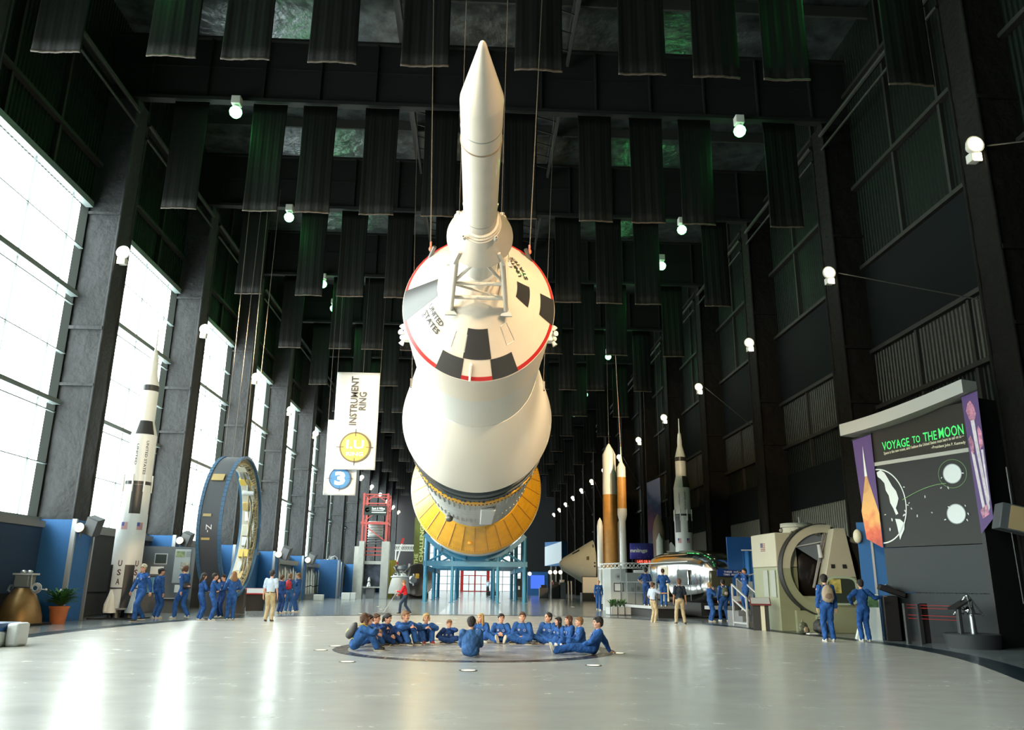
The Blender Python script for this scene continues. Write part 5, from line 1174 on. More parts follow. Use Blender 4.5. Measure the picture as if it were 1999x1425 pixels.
# ---- kiosks and truss
t = thing('white_kiosk', 'white kiosk with round grille and framed sign beneath the rocket models', 'kiosk', (7.55, 43.9, 0))
m = MB(); m.prism([(-.62, 0), (-.3, -.25), (.5, -.25), (.5, .6), (-.62, .6)], 0, 2.15); m.build('kiosk_body', M('kiosk_white', (.50, .54, .53), .5), t)
MB().tube((.1, -.26, 1.75), (.1, -.28, 1.75), .17, n=28).build('round_grille', LGREY, t); MB().tube((.1, -.27, 1.75), (.1, -.29, 1.75), .07, n=20).build('grille_centre', MGREY, t)
boxpart('sign_frame', BLACK, t, -.14, .36, -.28, -.25, .98, 1.42); boxpart('sign_face', PLWHITE, t, -.1, .32, -.29, -.28, 1.02, 1.38)
t = thing('grey_kiosk', 'grey console wall joining the white kiosk to the trailer', 'kiosk', (8.75, 43.2, 0)); boxpart('console', M('console_grey', (.26, .28, .27), .6), t, -.7, 1.6, 0, .5, 0, 1.95)
for x in (-.5, -.2, .1): boxpart('small_box', MGREY, t, x, x+.14, -.04, 0, 1.1+.2*x, 1.3+.2*x)
boxpart('white_book', WHTXT, t, -.3, 0.5, .1, .3, 1.95, 2.1); boxpart('dark_board', BLACK, t, .05, .25, -.3, -.25, 0, 1.25)
t = thing('lattice_truss', 'thin white horizontal lattice truss under the rocket models', 'truss', (0, 0, 0)); m = MB()
P = [PY(1168+k*(1285-1168)/16, 1106-2.0*math.sin(k/16*PI), 44.6-1.2*math.sin(k/16*PI)) for k in range(17)]
for k in range(16):
    a, c = Vector(P[k]), Vector(P[k+1]); up = Vector((0, 0, .13)); m.bar(a+up, c+up, .045); m.bar(a-up, c-up, .045); m.bar(a-up, c+up, .03); m.bar(c-up, a+up, .025)
m.build('lattice', PLWHITE, t); m = MB()
for k in (0, 6, 12): m.bar(P[k], (P[k][0], P[k][1], 0), .07)
m.build('truss_post', LGREY, t)
# ---- big white and orange rocket models
def zrow(x, y, v): return ZT(x, y, v)
def rocket(name, label, u, y, vb=None): A = PY(u, 1100, y); return thing(name, label, 'rocket model', (A[0], y, 0)), A[0]
t, cx = rocket('orange_rocket_model', 'tallest white and orange rocket model with slim white side boosters', 1193, 46.0)
z = lambda v: ZT(cx, 46.0, v); m = 46.5/1549
def L(name, prof, mat, x=0, y=0): return MB().lathe(prof, 40, (x, y, 0)).build(name, mat, t, smooth=30)
L('nose_fairing', [(z(866), .02), (z(868), .08), (z(876), .22), (z(888), 13*m), (z(915), 13*m)], ROCKW); L('white_stage', [(z(915), 12.9*m), (z(966), 13.6*m)], ROCKW)
L('orange_stage', [(z(966), 13.5*m), (z(1105), 14.2*m), (0.5, 14.2*m), (0.02, 10*m)], COPPER)
for dx, dy in ((-.62, -.1), (.62, .35)):
    MB().lathe([(0.3, .17), (z(1028), .17), (z(1018), .12), (z(1011), .01)], 20, (dx, dy, 0)).build('side_booster', ROCKW, t); MB().lathe([(0.02, .2), (.3, .12)], 16, (dx, dy, 0)).build('booster_nozzle', DSTEEL, t)
MB().tube((0, 0, z(866)), (0, 0, 18.7), .01, n=6).build('hanging_cable', CABLE, t)
t, cx = rocket('slim_rocket_model', 'slim rocket model with orange middle and long narrow white lower body', 1217, 44.6)
z = lambda v: ZT(cx, 44.6, v); m = 45/1549
L('spire', [(z(872), .015), (z(893), .04), (z(896), .07)], ROCKW); L('nose', [(z(896), .06), (z(903), .1), (z(912), 8.3*m), (z(932), 8.6*m)], ROCKW)
L('orange_stage', [(z(932), 8.5*m), (z(993), 8.8*m)], COPPER); L('white_collar', [(z(993), 9.2*m), (z(1005), 9.2*m), (z(1017), 6.4*m)], ROCKW); L('lower_body', [(z(1017), 6.2*m), (z(1112), 6.6*m), (.6, 6.6*m), (.55, 5*m)], ROCKW)
m_ = MB().bar((0, 0, .55), (0, 0, 0), .2); m_.build('support_post', DGREY, t)
MB().tube((0, 0, z(872)), (-.3, 0, 18.7), .014, n=6).build('hanging_cable', M('cable_pink', (.45, .3, .25), .5), t)
# sign board and red display
A = PY(1231, 1075, 47.5); B_ = PY(1281, 1075, 47.5); zt, zb = ZT(A[0], 47.5, 1060), ZT(A[0], 47.5, 1091)
t = thing('starry_sign', 'curved blue starry sign whose visible letters read nnings', 'sign', ((A[0]+B_[0])/2, 47.5, 0)); w = (B_[0]-A[0])
STAR = M('star_print', (0.03, 0.04, 0.22), .5); nt = STAR.node_tree; tc = nt.nodes.new('ShaderNodeTexCoord'); vo = nt.nodes.new('ShaderNodeTexVoronoi'); vo.inputs['Scale'].default_value = 7; r = nt.nodes.new('ShaderNodeValToRGB')
r.color_ramp.elements[0].color = (.7, .7, .9, 1); r.color_ramp.elements[0].position = .08; r.color_ramp.elements[1].color = (.07, .06, .40, 1); r.color_ramp.elements[1].position = .2
nt.links.new(tc.outputs['Object'], vo.inputs['Vector']); nt.links.new(vo.outputs['Distance'], r.inputs['Fac']); nt.links.new(r.outputs['Color'], nt.nodes['Principled BSDF'].inputs['Base Color'])
MB().grid(lambda u, v: ((u-.5)*w, .25*(2*u-1)**2, zb+(zt-zb)*v), 16, 1).build('sign_face', STAR, t).modifiers.new('s', 'SOLIDIFY').thickness = 0.05
text('lettering', 'nnings', WHTXT, lambda x, y: Vector((-w*.17+x, -0.06+.25*(2*(-w*.17+x)/w)**2, (zt+zb)/2+y)), t, w*.64, .27, .05)
m = MB()
for x in (-w*.4, w*.4): m.bar((x, .3, 0), (x, .3, zt), .06)
m.build('sign_post', DGREY, t)
t = thing('red_ticker', 'strip of glowing red display lettering under the starry sign', 'display', ((A[0]+B_[0])/2, 47.4, 0))
z0, z1 = ZT(A[0], 47.4, 1100), ZT(A[0], 47.4, 1092); boxpart('display_case', M('ticker_red', (.25, .01, .01), .4), t, -w*.34, w*.5, 0, .1, z0, z1)
text('lettering', 'LAPS OR ILI', E('red_glow', (1, .12, .08), 1.2), lambda x, y: Vector((w*.0+x, -.01, (z0+z1)/2+y)), t, w*.55, (z1-z0)*.7, .03)
MB().bar((0, .05, 0), (0, .05, z0), .08).build('display_post', DGREY, t)
# space print banner
A = PY(1262, 943, 53); B_ = PY(1288, 931, 53)
t = thing('space_banner', 'tall banner with a purple and pink starry sky behind the trailer', 'banner', (A[0], 53, 0))
SK = picture_mat('nebula_print', [(0.1, (.60, .56, .52)), (.35, (.22, .22, .38)), (.6, (.40, .16, .30)), (.85, (.14, .14, .42)), (1, (.2, .24, .5))], 2.5, .6)
w = B_[0]-A[0]; zt = A[2]; zb = ZT(A[0], 53, 1062); MB().face([(0, 0, zb), (w, 0, zb), (w, 0, zt+.4), (0, 0, zt)]).build('cloth', SK, t, smooth=0).modifiers.new('s', 'SOLIDIFY').thickness = 0.02
for x in (0, w): MB().tube((x, 0, zt), (x, 0, 18.7), .01, n=6).build('hanging_cable', CABLE, t)
# shuttle stack model behind trailer
A = PY(1290, 1100, 45.5); t = thing('shuttle_model', 'winged shuttle model with brown fuel tank and white booster behind the trailer', 'spacecraft model', (A[0], 45.5, 0)); z = lambda v: ZT(A[0], 45.5, v); m = 46/1549
MB().lathe([(0.3, 10.5*m), (z(1035), 10.8*m), (z(1020), 8.5*m), (z(1009), 4.5*m), (z(1003), .03)], 36, (0, .3, 0)).build('fuel_tank', M('tank_brown', (.24, .17, .13), .6), t)
MB().lathe([(0.3, 6.5*m), (z(1055), 6.5*m), (z(1041), .02)], 24, (-.05, -.1, 0)).build('white_booster', ROCKW, t)
m_ = MB(); m_.prism([(.52, z(1100)), (1.05, z(1100)), (.98, z(1082)), (.8, z(1066)), (.62, z(1058)), (.54, z(1062))], -.1, .1, R90); m_.build('orbiter', ROCKW, t); m_ = MB(); m_.prism([(.36, z(1090)), (.54, z(1090)), (.54, z(1075)), (.36, z(1075))], -.05, .05, R90); m_.build('orbiter_tail', ROCKW, t)
boxpart('model_base', MGREY, t, -.4, 1.1, -.2, .7, 0, .3); MB().bar((.75, 0, .3), (.75, 0, z(1100)), .1).build('support_post', DGREY, t)
# white nose-cone craft and screen
t = thing('lander_craft', 'big cream conical spacecraft lying on its side, right of the blue stand', 'spacecraft', (0, 0, 0)); yy = 70.0
def P_(u, v): q_ = PY(u, v, yy); return (q_[0], q_[2])
pts = [P_(*a) for a in ((1099, 1092), (1103, 1086), (1158, 1051), (1161, 1052), (1165, 1068), (1167, 1100), (1167, 1128), (1136, 1145), (1134, 1141), (1108, 1122), (1099, 1112))]
# a cone of revolution seen from the side, axis along x
ax = P_(1134, 1100)[1]; st_ = [(P_(1099, 1100)[0], .32), (P_(1103, 1100)[0], .55), (P_(1160, 1075)[0]-.05, 2.05), (P_(1162, 1100)[0], 2.1), (P_(1166, 1100)[0], 1.4), (P_(1168, 1100)[0], .1)]
MB().lathe([(x, r_) for x, r_ in st_], 56, (0, yy+1.6, ax-.05), 'x').build('hull', M('hull_cream', (.50, .50, .42), .6, var=(1.5, .05)), t)
hx = P_(1120, 1070)[0]; MB().lathe([(P_(1098, 1100)[0]-.12, .15), (P_(1099, 1100)[0], .36)], 24, (0, yy+1.6, ax-.05), 'x').build('nose_tip', LGREY, t)
def hullpt(x, a):
    x0, r0 = st_[1]; x1, r1 = st_[2]; r_ = r0+(r1-r0)*(x-x0)/(x1-x0)+.015; return (x, yy+1.6-r_*math.cos(a), ax-.05+r_*math.sin(a))
for nm, xa, xb, a0, a1, mt in (('window_strip', 1120, 1134, .95, 1.15, BLACK), ('hatch', 1145, 1150, .2, .38, M('hatch_bronze', (.12, .10, .05), .5)), ('port_mark', 1158, 1160, .75, .95, BLACK), ('port_mark', 1158, 1161, -.12, -.05, BLACK), ('port_mark', 1158, 1161, .02, .08, BLACK)):
    x0, x1 = P_(xa, 1100)[0], P_(xb, 1100)[0]; MB().grid(lambda u, v: hullpt(x0+(x1-x0)*u, a0+(a1-a0)*v), 3, 3).build(nm, mt, t)
for u in (1112, 1118): MB().bar((P_(u, 1100)[0], yy+.9, 0), (P_(u, 1100)[0], yy+1.2, 1.6), .1).build('support_leg', DSTEEL, t)
A = P_(1136, 1157); B_ = P_(1166, 1127); boxpart('plinth', BLACK, t, A[0], B_[0]+.1, yy-.2, yy+1.2, 0, A[1]-.0)
t = thing('white_notice_board', 'white notice board in dark frame below the cream conical spacecraft', 'sign', (0, 0, 0)); boxpart('frame', BLACK, t, A[0]-.06, B_[0]+.06, yy-.6, yy-.5, max(.0, A[1]-.1), B_[1]+.06); boxpart('board', WHITE2, t, A[0], B_[0], yy-.62, yy-.6, A[1], B_[1]); boxpart('lower_board', BLACK, t, A[0]-.06, B_[0]-.1, yy-.6, yy-.5, 0, A[1]-.1)
t = thing('projection_screen', 'large blue-sided box with white slanted screen on posts, right of the blue stand', 'screen', (0, 0, 0)); yy = 84.0
A = P_(1067, 1072); B_ = P_(1096, 1057); A2 = PY(1067, 1104, yy); Bx = PY(1110, 1057, yy)[0]
m = MB().prism([(A[0], yy+2), (B_[0], yy), (Bx, yy+1), (Bx-1, yy+4)], A2[2], B_[1]); m.build('box_body', BLUEP, t)
MB().face([(A[0]-.02, yy+1.95, A2[2]+.0), (B_[0], yy-.05, ZT(B_[0], yy, 1098)), (B_[0], yy-.05, B_[1]), (A[0]-.02, yy+1.95, B_[1]-.5)]).build('screen_face', M('screen_pale', (.55, .62, .70), .7), t)
for u in (1076, 1085, 1096): q_ = PY(u, 1100, yy+1.2); MB().bar((q_[0], yy+1.2, 0), (q_[0], yy+1.2, A2[2]), .12).build('support_post', LGREY, t)
LB = E('small_warm_lamp', (1, .85, .5), 3.0)
for i, (u, v, y) in enumerate(((1034, 1120, 86), (1074, 1117, 82), (1084, 1117, 82), (1094, 1117, 82))):
    q_ = PY(u, v, y); o = thing('round_lamp', 'small round warm lamp on a post right of the blue stand, %s from the left' % ORD[i], 'lamp', (q_[0], y, 0), 0, 'small round lamps right of the blue stand')
    MB().ball((0, 0, q_[2]), .19, 14, 10).build('lamp_globe', LB, o); MB().bar((0, .1, 0), (0, .1, q_[2]), .05).build('lamp_post', DGREY, o)
t = thing('blue_video_wall', 'low glowing blue screen wall near the far end right of the stand', 'screen', (0, 0, 0)); q0, q1 = PY(1036, 1149, 100), PY(1063, 1123, 100)
boxpart('screen_box', BLUEP, t, q0[0]-.4, q1[0]+.4, 100.1, 100.6, 0, q1[2]+.4); boxpart('screen_face', M('screen_blue', (.05, .12, .6), .4, emis=((.08, .2, .9), .5)), t, q0[0], q1[0], 100, 100.1, max(.1, q0[2]), q1[2])
t = thing('black_info_kiosk', 'black kiosk with small white notice seen between the right posts of the stand', 'kiosk', (PY(1013, 1150, 84)[0], 84, 0)); boxpart('kiosk_body', BLACK, t, -.33, .33, -.2, .3, 0, 1.6); boxpart('notice', WHTXT, t, -.1, .1, -.22, -.2, .75, 1.1); boxpart('kiosk_head', BLACK, t, -.18, .18, -.1, .2, 1.6, 1.85)
t = thing('black_cart', 'dark cart with draped white sheet near the far red doors', 'cart', (PY(962, 1150, 88)[0], 88, 0)); boxpart('cart_body', BLACK, t, -.7, .7, -.4, .4, .05, .5, .05); MB().ball((0.1, 0, .9), (.5, .3, .5)).build('sheet', PLWHITE, t)
for i, (u, v, w, h) in enumerate(((1062, 1160, .9, 1.0), (1086, 1160, .9, 1.3), (1098, 1160, .7, 1.5))):
    q_ = PY(u, 1150, 80); t = thing('dark_exhibit_box', 'dark exhibit box below the slanted screen, %s from the left' % ORD[i], 'exhibit', (q_[0], 80, 0)); boxpart('box_body', (DSTEEL, BLACK, MGREY)[i], t, -w/2, w/2, 0, .8, 0, h, .05); boxpart('box_top', (BLACK, BLACK, STEEL)[i], t, -w*.3, w*.3, .1, .6, h, h+.25)

# ---------------------------------------------------------------- floor lights round the mosaic
FLG = E('floor_lamp_glass', (1.0, 0.90, 0.60), 0.9)
for i, (u, v) in enumerate(((914, 1310), (678, 1293), (1158, 1300), (626, 1270), (1207, 1276), (655, 1262), (704, 1198), (738, 1184), (744, 1190), (1118, 1185), (1098, 1171), (1085, 1166))):
    q_ = G(u, v); o = thing('floor_light', 'round glowing light set flush in the floor, %s' % ('nearest, in front of the mosaic' if i == 0 else ('front left of the mosaic', 'front right of the mosaic', 'left of the mosaic behind the front one', 'right of the mosaic beside the leaning boy', 'left of the backpack boy', 'left aisle, nearest row', 'left aisle, farther', 'left aisle, second', 'right aisle, nearest', 'right aisle, second', 'right aisle, third')[i-1]), 'light', (q_[0], q_[1], 0), 0, 'round lights set in the floor')
    MB().lathe([(0.002, .14), (.014, .14), (.014, .11), (.002, .11)], 28, closed=True).build('light_rim', DSTEEL, o); MB().lathe([(.002, .11), (.013, .11)], 28).build('light_lens', FLG, o)
# ---------------------------------------------------------------- people
SKIN = M('skin', (0.56, 0.30, 0.20), 0.5, var=(20, 0.05)); SKIN2 = M('skin_tanned', (0.38, 0.19, 0.11), 0.5)
def cloth(name, col, var=0.25):
    return M(name, col, 0.75, bump=(9, 0.9), var=(7, var), spec=0.25)
SUIT = cloth('blue_coverall', (0.018, 0.080, 0.27), .35); SUIT2 = cloth('faded_blue_coverall', (0.026, 0.10, 0.29), .3); SUIT3 = cloth('dark_blue_coverall', (0.012, 0.045, 0.17), .35); DENIM = cloth('pale_blue_jacket', (0.04, 0.115, 0.29), .25)
KHAKI = cloth('khaki_cloth', (0.42, 0.34, 0.21), .1); SHIRTB = cloth('pale_blue_shirt', (0.42, 0.52, 0.66), .06); NAVY = cloth('navy_polo', (0.012, 0.018, 0.03), .1); REDS = cloth('red_shirt', (0.50, 0.015, 0.03), .15); JEAN = cloth('dark_jeans', (0.02, 0.04, 0.08), .2)
HB = M('hair_brown', (0.09, 0.04, 0.02), .6, bump=(60, .6)); HD = M('hair_dark', (0.015, 0.010, 0.009), .55, bump=(60, .6)); HL = M('hair_light_brown', (0.22, 0.11, 0.05), .6, bump=(60, .6)); HY = M('hair_blond', (0.50, 0.34, 0.14), .6, bump=(60, .6))
SHW = M('shoe_white', (0.6, 0.6, 0.57), .6); SHB = M('shoe_black', (0.02, 0.02, 0.02), .5); SHR = M('shoe_red', (0.3, 0.02, 0.02), .5); SOLE = M('shoe_sole', (0.5, 0.45, 0.35), .7)
EYE_M = M('eye_dark', (0.02, 0.015, 0.012), .2); LIP = M('lip', (0.35, 0.10, 0.08), .5); BROW = M('brow', (0.07, 0.035, 0.02), .7)
def ballm(m, mt, c, r, n=14, k=9):
    n0 = len(m.bm.verts); m.ball((0, 0, 0), r, n, k); m.bm.verts.ensure_lookup_table(); mm = mt @ Matrix.Translation(c)
    for v in list(m.bm.verts)[n0:]: v.co = mm @ v.co
def cap(m, a, b, ra, rb, n=12): m.tube(a, b, ra, rb, n); m.ball(a, ra, n, 8); m.ball(b, rb, n, 8)
def remesh(m, vox, smooth=2, wr=0.0, seed=0):
    bmesh.ops.recalc_face_normals(m.bm, faces=m.bm.faces[:]); me = bpy.data.meshes.new('tmp'); m.bm.to_mesh(me); m.bm.free()
    o = bpy.data.objects.new('tmp', me); COL.objects.link(o)
    r = o.modifiers.new('r', 'REMESH'); r.mode = 'VOXEL'; r.voxel_size = vox; r.use_smooth_shade = True
    s = o.modifiers.new('s', 'SMOOTH'); s.iterations = smooth; s.factor = 0.5
    dg = bpy.context.evaluated_depsgraph_get(); out = bpy.data.meshes.new_from_object(o.evaluated_get(dg))
    bpy.data.objects.remove(o); bpy.data.meshes.remove(me)
    if wr:
        co = np.empty(len(out.vertices)*3, np.float32); out.vertices.foreach_get('co', co); co = co.reshape(-1, 3); no = np.empty(len(out.vertices)*3, np.float32); out.vertices.foreach_get('normal', no); no = no.reshape(-1, 3)
        x, y, z = co.T; d = wr*(np.sin(z*38+seed+6*np.sin(x*14+seed))*0.5+np.sin(x*45+y*31-z*22+seed*2)*0.35+np.sin(y*60+z*50+seed)*0.25)
        co = co+no*d[:, None]; out.vertices.foreach_set('co', co.ravel()); out.update()
    return out
def addmesh(name, me, mat, parent):
    me.name = name; me.materials.clear(); me.materials.append(mat); o = bpy.data.objects.new(name, me); COL.objects.link(o); o.parent = parent; return o
V = Vector
def ik(a, c, l1, l2, pole):
    a, c, pole = V(a), V(c), V(pole); d = c-a; L = max(0.12, min(d.length, l1+l2-0.004)); d.normalize()
    x = (l1*l1-l2*l2+L*L)/(2*L); h = math.sqrt(max(0.0, l1*l1-x*x)); p = pole-d*pole.dot(d)
    if p.length < 1e-4: p = V((0, 0, 1))
    return a+d*x+p.normalized()*h, a+d*L
def hand(m, w, d, n, side, curl=0.5):
    d = V(d).normalized(); n = V(n); n = (n-d*n.dot(d)).normalized(); s = d.cross(n)*side
    mt = Matrix.Translation(w) @ Matrix((tuple(s), tuple(d), tuple(n))).transposed().to_4x4()
    ballm(m, mt, V((0, .045, 0)), (.040, .052, .017), 12, 8); ballm(m, mt, V((.012, .03, 0.004)), (.03, .03, .018), 10, 7)
    for i, (x, L) in enumerate(((-.032, .058), (-.011, .070), (.011, .074), (.033, .066))):
        p0 = mt @ V((x, .078, 0)); a = curl*0.9+0.08*i; p1 = mt @ V((x*1.12, .078+L*.52*math.cos(a*.6), L*.52*math.sin(a*.6))); p2 = mt @ V((x*1.15, .078+L*.52*math.cos(a*.6)+L*.48*math.cos(a*1.6), L*.52*math.sin(a*.6)+L*.48*math.sin(a*1.6)))
        cap(m, p0, p1, .0095, .009, 8); cap(m, p1, p2, .009, .0078, 8)
    t0 = mt @ V((.03, .02, .004)); t1 = mt @ V((.058, .052, .014)); t2 = mt @ V((.062, .084, .024)); cap(m, t0, t1, .013, .011, 8); cap(m, t1, t2, .0105, .009, 8)
def base_pose():
    return dict(pel=V((0, 0, .93)), neck=V((0, -.01, 1.43)), hy=0.0, hp=0.0, shw=.185, hipw=.085, wr=[V((-.25, .03, .80)), V((.25, .03, .80))], ep=[V((-.4, -1, 0)), V((.4, -1, 0))], hd=[V((0, .1, -1)), V((0, .1, -1))], hn=[V((1, 0, 0)), V((-1, 0, 0))],
                an=[V((-.10, 0, .075)), V((.10, 0, .075))], kp=[V((0, 1, 0)), V((0, 1, 0))], toe=[V((-.15, 1, 0)), V((.15, 1, 0))], curl=.5)
def P_stand(v=0):
    p = base_pose()
    if v == 'walk': p['an'] = [V((-.08, .20, .075)), V((.08, -.24, .11))]; p['pel'].z = .91; p['wr'] = [V((-.24, -.15, .84)), V((.24, .2, .86))]; p['neck'].y = .02
    if v == 'wide': p['an'] = [V((-.17, 0, .075)), V((.17, .03, .075))]; p['pel'].z = .915
    if v == 'folded': p['wr'] = [V((.10, .20, 1.16)), V((-.10, .22, 1.13))]; p['hd'] = [V((1, .1, .1)), V((-1, 0, .1))]; p['hn'] = [V((0, -1, 0)), V((0, -1, 0))]; p['ep'] = [V((-1, .2, -1)), V((1, .2, -1))]
    if v == 'chin': p['wr'] = [V((.06, .22, 1.12)), V((.06, .19, 1.36))]; p['hd'] = [V((1, .2, 0)), V((-.2, -.2, 1))]; p['ep'] = [V((-1, 0, -1)), V((.6, .3, -1))]; p['hp'] = .1
    if v == 'hips': p['wr'] = [V((-.19, .05, 1.0)), V((.25, .03, .82))]; p['ep'] = [V((-1, -.5, 0)), V((.4, -1, 0))]; p['hd'][0] = V((1, .5, -.3))
    if v == 'point': p['wr'] = [V((-.22, .12, .92)), V((.42, .42, 1.25))]; p['hd'] = [V((0, .5, -.8)), V((.6, .8, .1))]; p['ep'] = [V((-.5, -1, 0)), V((.5, 0, -1))]; p['hn'][1] = V((0, 0, -1)); p['curl'] = .2
    if v == 'reach': p['wr'] = [V((-.28, .06, 1.02)), V((.60, .08, 1.24))]; p['hd'] = [V((.6, .6, -.2)), V((1, .1, .05))]; p['ep'] = [V((-1, -.6, 0)), V((.2, -.3, -1))]; p['hn'][1] = V((0, 0, -1)); p['curl'] = .2
    if v == 'photo': p['wr'] = [V((-.09, .24, 1.50)), V((.09, .24, 1.50))]; p['hd'] = [V((.5, .6, .5)), V((-.5, .6, .5))]; p['hn'] = [V((1, .2, 0)), V((-1, .2, 0))]; p['ep'] = [V((-1, .2, -.6)), V((1, .2, -.6))]; p['curl'] = 1.0
    if v == 'front': p['wr'] = [V((-.12, .26, 1.05)), V((.12, .26, 1.08))]; p['hd'] = [V((.5, 1, 0)), V((-.5, 1, 0))]; p['ep'] = [V((-1, -.6, -.4)), V((1, -.6, -.4))]; p['hp'] = -.35
    if v == 'mop': p['an'] = [V((-.07, .26, .075)), V((.07, -.26, .10))]; p['pel'].z = .90; p['neck'] = V((0, .10, 1.40)); p['wr'] = [V((-.10, .42, 1.12)), V((.12, .40, .92))]; p['hd'] = [V((.3, 1, 0)), V((-.3, 1, 0))]; p['hp'] = -.4; p['ep'] = [V((-.6, -.4, -1)), V((.6, -.4, -1))]; p['curl'] = 1.1
    return p
def P_sit(v='cross'):
    p = base_pose(); p['pel'] = V((0, 0, .13)); p['neck'] = V((0, .05, .535)); p['shw'] = .205; p['ep'] = [V((-1, -.3, -.3)), V((1, -.3, -.3))]
    if v in ('cross', 'chin', 'back', 'lap'):
        p['an'] = [V((.14, .30, .07)), V((-.12, .36, .065))]; p['kp'] = [V((-1, .5, .25)), V((1, .5, .25))]; p['toe'] = [V((1, .3, 0)), V((-1, .3, 0))]
        p['wr'] = [V((-.05, .27, .20)), V((.05, .28, .19))]; p['hd'] = [V((1, .4, -.2)), V((-1, .4, -.2))]; p['hn'] = [V((0, 0, -1)), V((0, 0, -1))]
    if v == 'chin': p['neck'] = V((0, .16, .475)); p['wr'] = [V((-.02, .28, .48)), V((.16, .28, .18))]; p['hd'] = [V((.1, -.3, 1)), V((-.6, .5, 0))]; p['hp'] = -.15
    if v == 'back': p['wr'] = [V((-.30, .22, .30)), V((.27, .22, .28))]; p['hp'] = -.25; p['hd'] = [V((.6, 1, -.2)), V((-.6, 1, -.2))]
    if v == 'soles': p['an'] = [V((-.16, .46, .09)), V((.10, .48, .09))]; p['kp'] = [V((-1, 0, .45)), V((1, 0, .45))]; p['toe'] = [V((-.3, .35, 1)), V((.3, .35, 1))]; p['wr'] = [V((-.06, .28, .25)), V((.06, .28, .24))]; p['hd'] = [V((1, .2, 0)), V((-1, .2, 0))]
    if v == 'knees':
        p['an'] = [V((-.11, .50, .075)), V((.11, .50, .075))]; p['kp'] = [V((-.2, .3, 1)), V((.2, .3, 1))]; p['toe'] = [V((-.2, 1, 0)), V((.2, 1, 0))]; p['neck'] = V((0, .17, .52))
        p['wr'] = [V((-.02, .47, .46)), V((.04, .50, .44))]; p['hd'] = [V((.8, .8, -.2)), V((-.8, .6, -.3))]; p['hn'] = [V((0, 0, -1)), V((0, 0, -1))]; p['ep'] = [V((-1, .3, -.3)), V((1, .3, -.3))]; p['hp'] = -.1
    if v == 'hug': p['an'] = [V((-.10, .46, .075)), V((.10, .46, .075))]; p['kp'] = [V((-.1, .3, 1)), V((.1, .3, 1))]; p['toe'] = [V((-.2, 1, 0)), V((.2, 1, 0))]; p['neck'] = V((0, .10, .545)); p['wr'] = [V((-.05, .40, .30)), V((.05, .42, .28))]; p['ep'] = [V((-.5, 0, -1)), V((.5, 0, -1))]; p['hd'] = [V((.8, .5, 0)), V((-.8, .5, 0))]; p['hn'] = [V((0, -1, 0)), V((0, -1, 0))]; p['hp'] = -.15
    if v == 'low': p['an'] = [V((-.14, .55, .07)), V((.10, .42, .07))]; p['kp'] = [V((-.3, .2, 1)), V((1, .4, .4))]; p['wr'] = [V((-.10, .40, .30)), V((.12, .30, .22))]; p['hd'] = [V((.3, 1, -.2)), V((-.3, 1, -.2))]; p['neck'] = V((0, .12, .53)); p['hp'] = -.15
    if v == 'recline':
        p['an'] = [V((-.09, .86, .08)), V((.06, .90, .09))]; p['kp'] = [V((-.1, 0, 1)), V((.1, 0, 1))]; p['toe'] = [V((-.25, .3, 1)), V((.25, .3, 1))]; p['neck'] = V((0, -.16, .53))
        p['wr'] = [V((-.10, .22, .22)), V((.22, -.42, .05))]; p['hd'] = [V((.3, 1, -.3)), V((.3, -1, -.05))]; p['ep'] = [V((-1, -.4, 0)), V((.6, -.2, .3))]; p['hn'] = [V((0, 0, -1)), V((0, 0, -1))]; p['curl'] = .15
    return p
NP = [0]
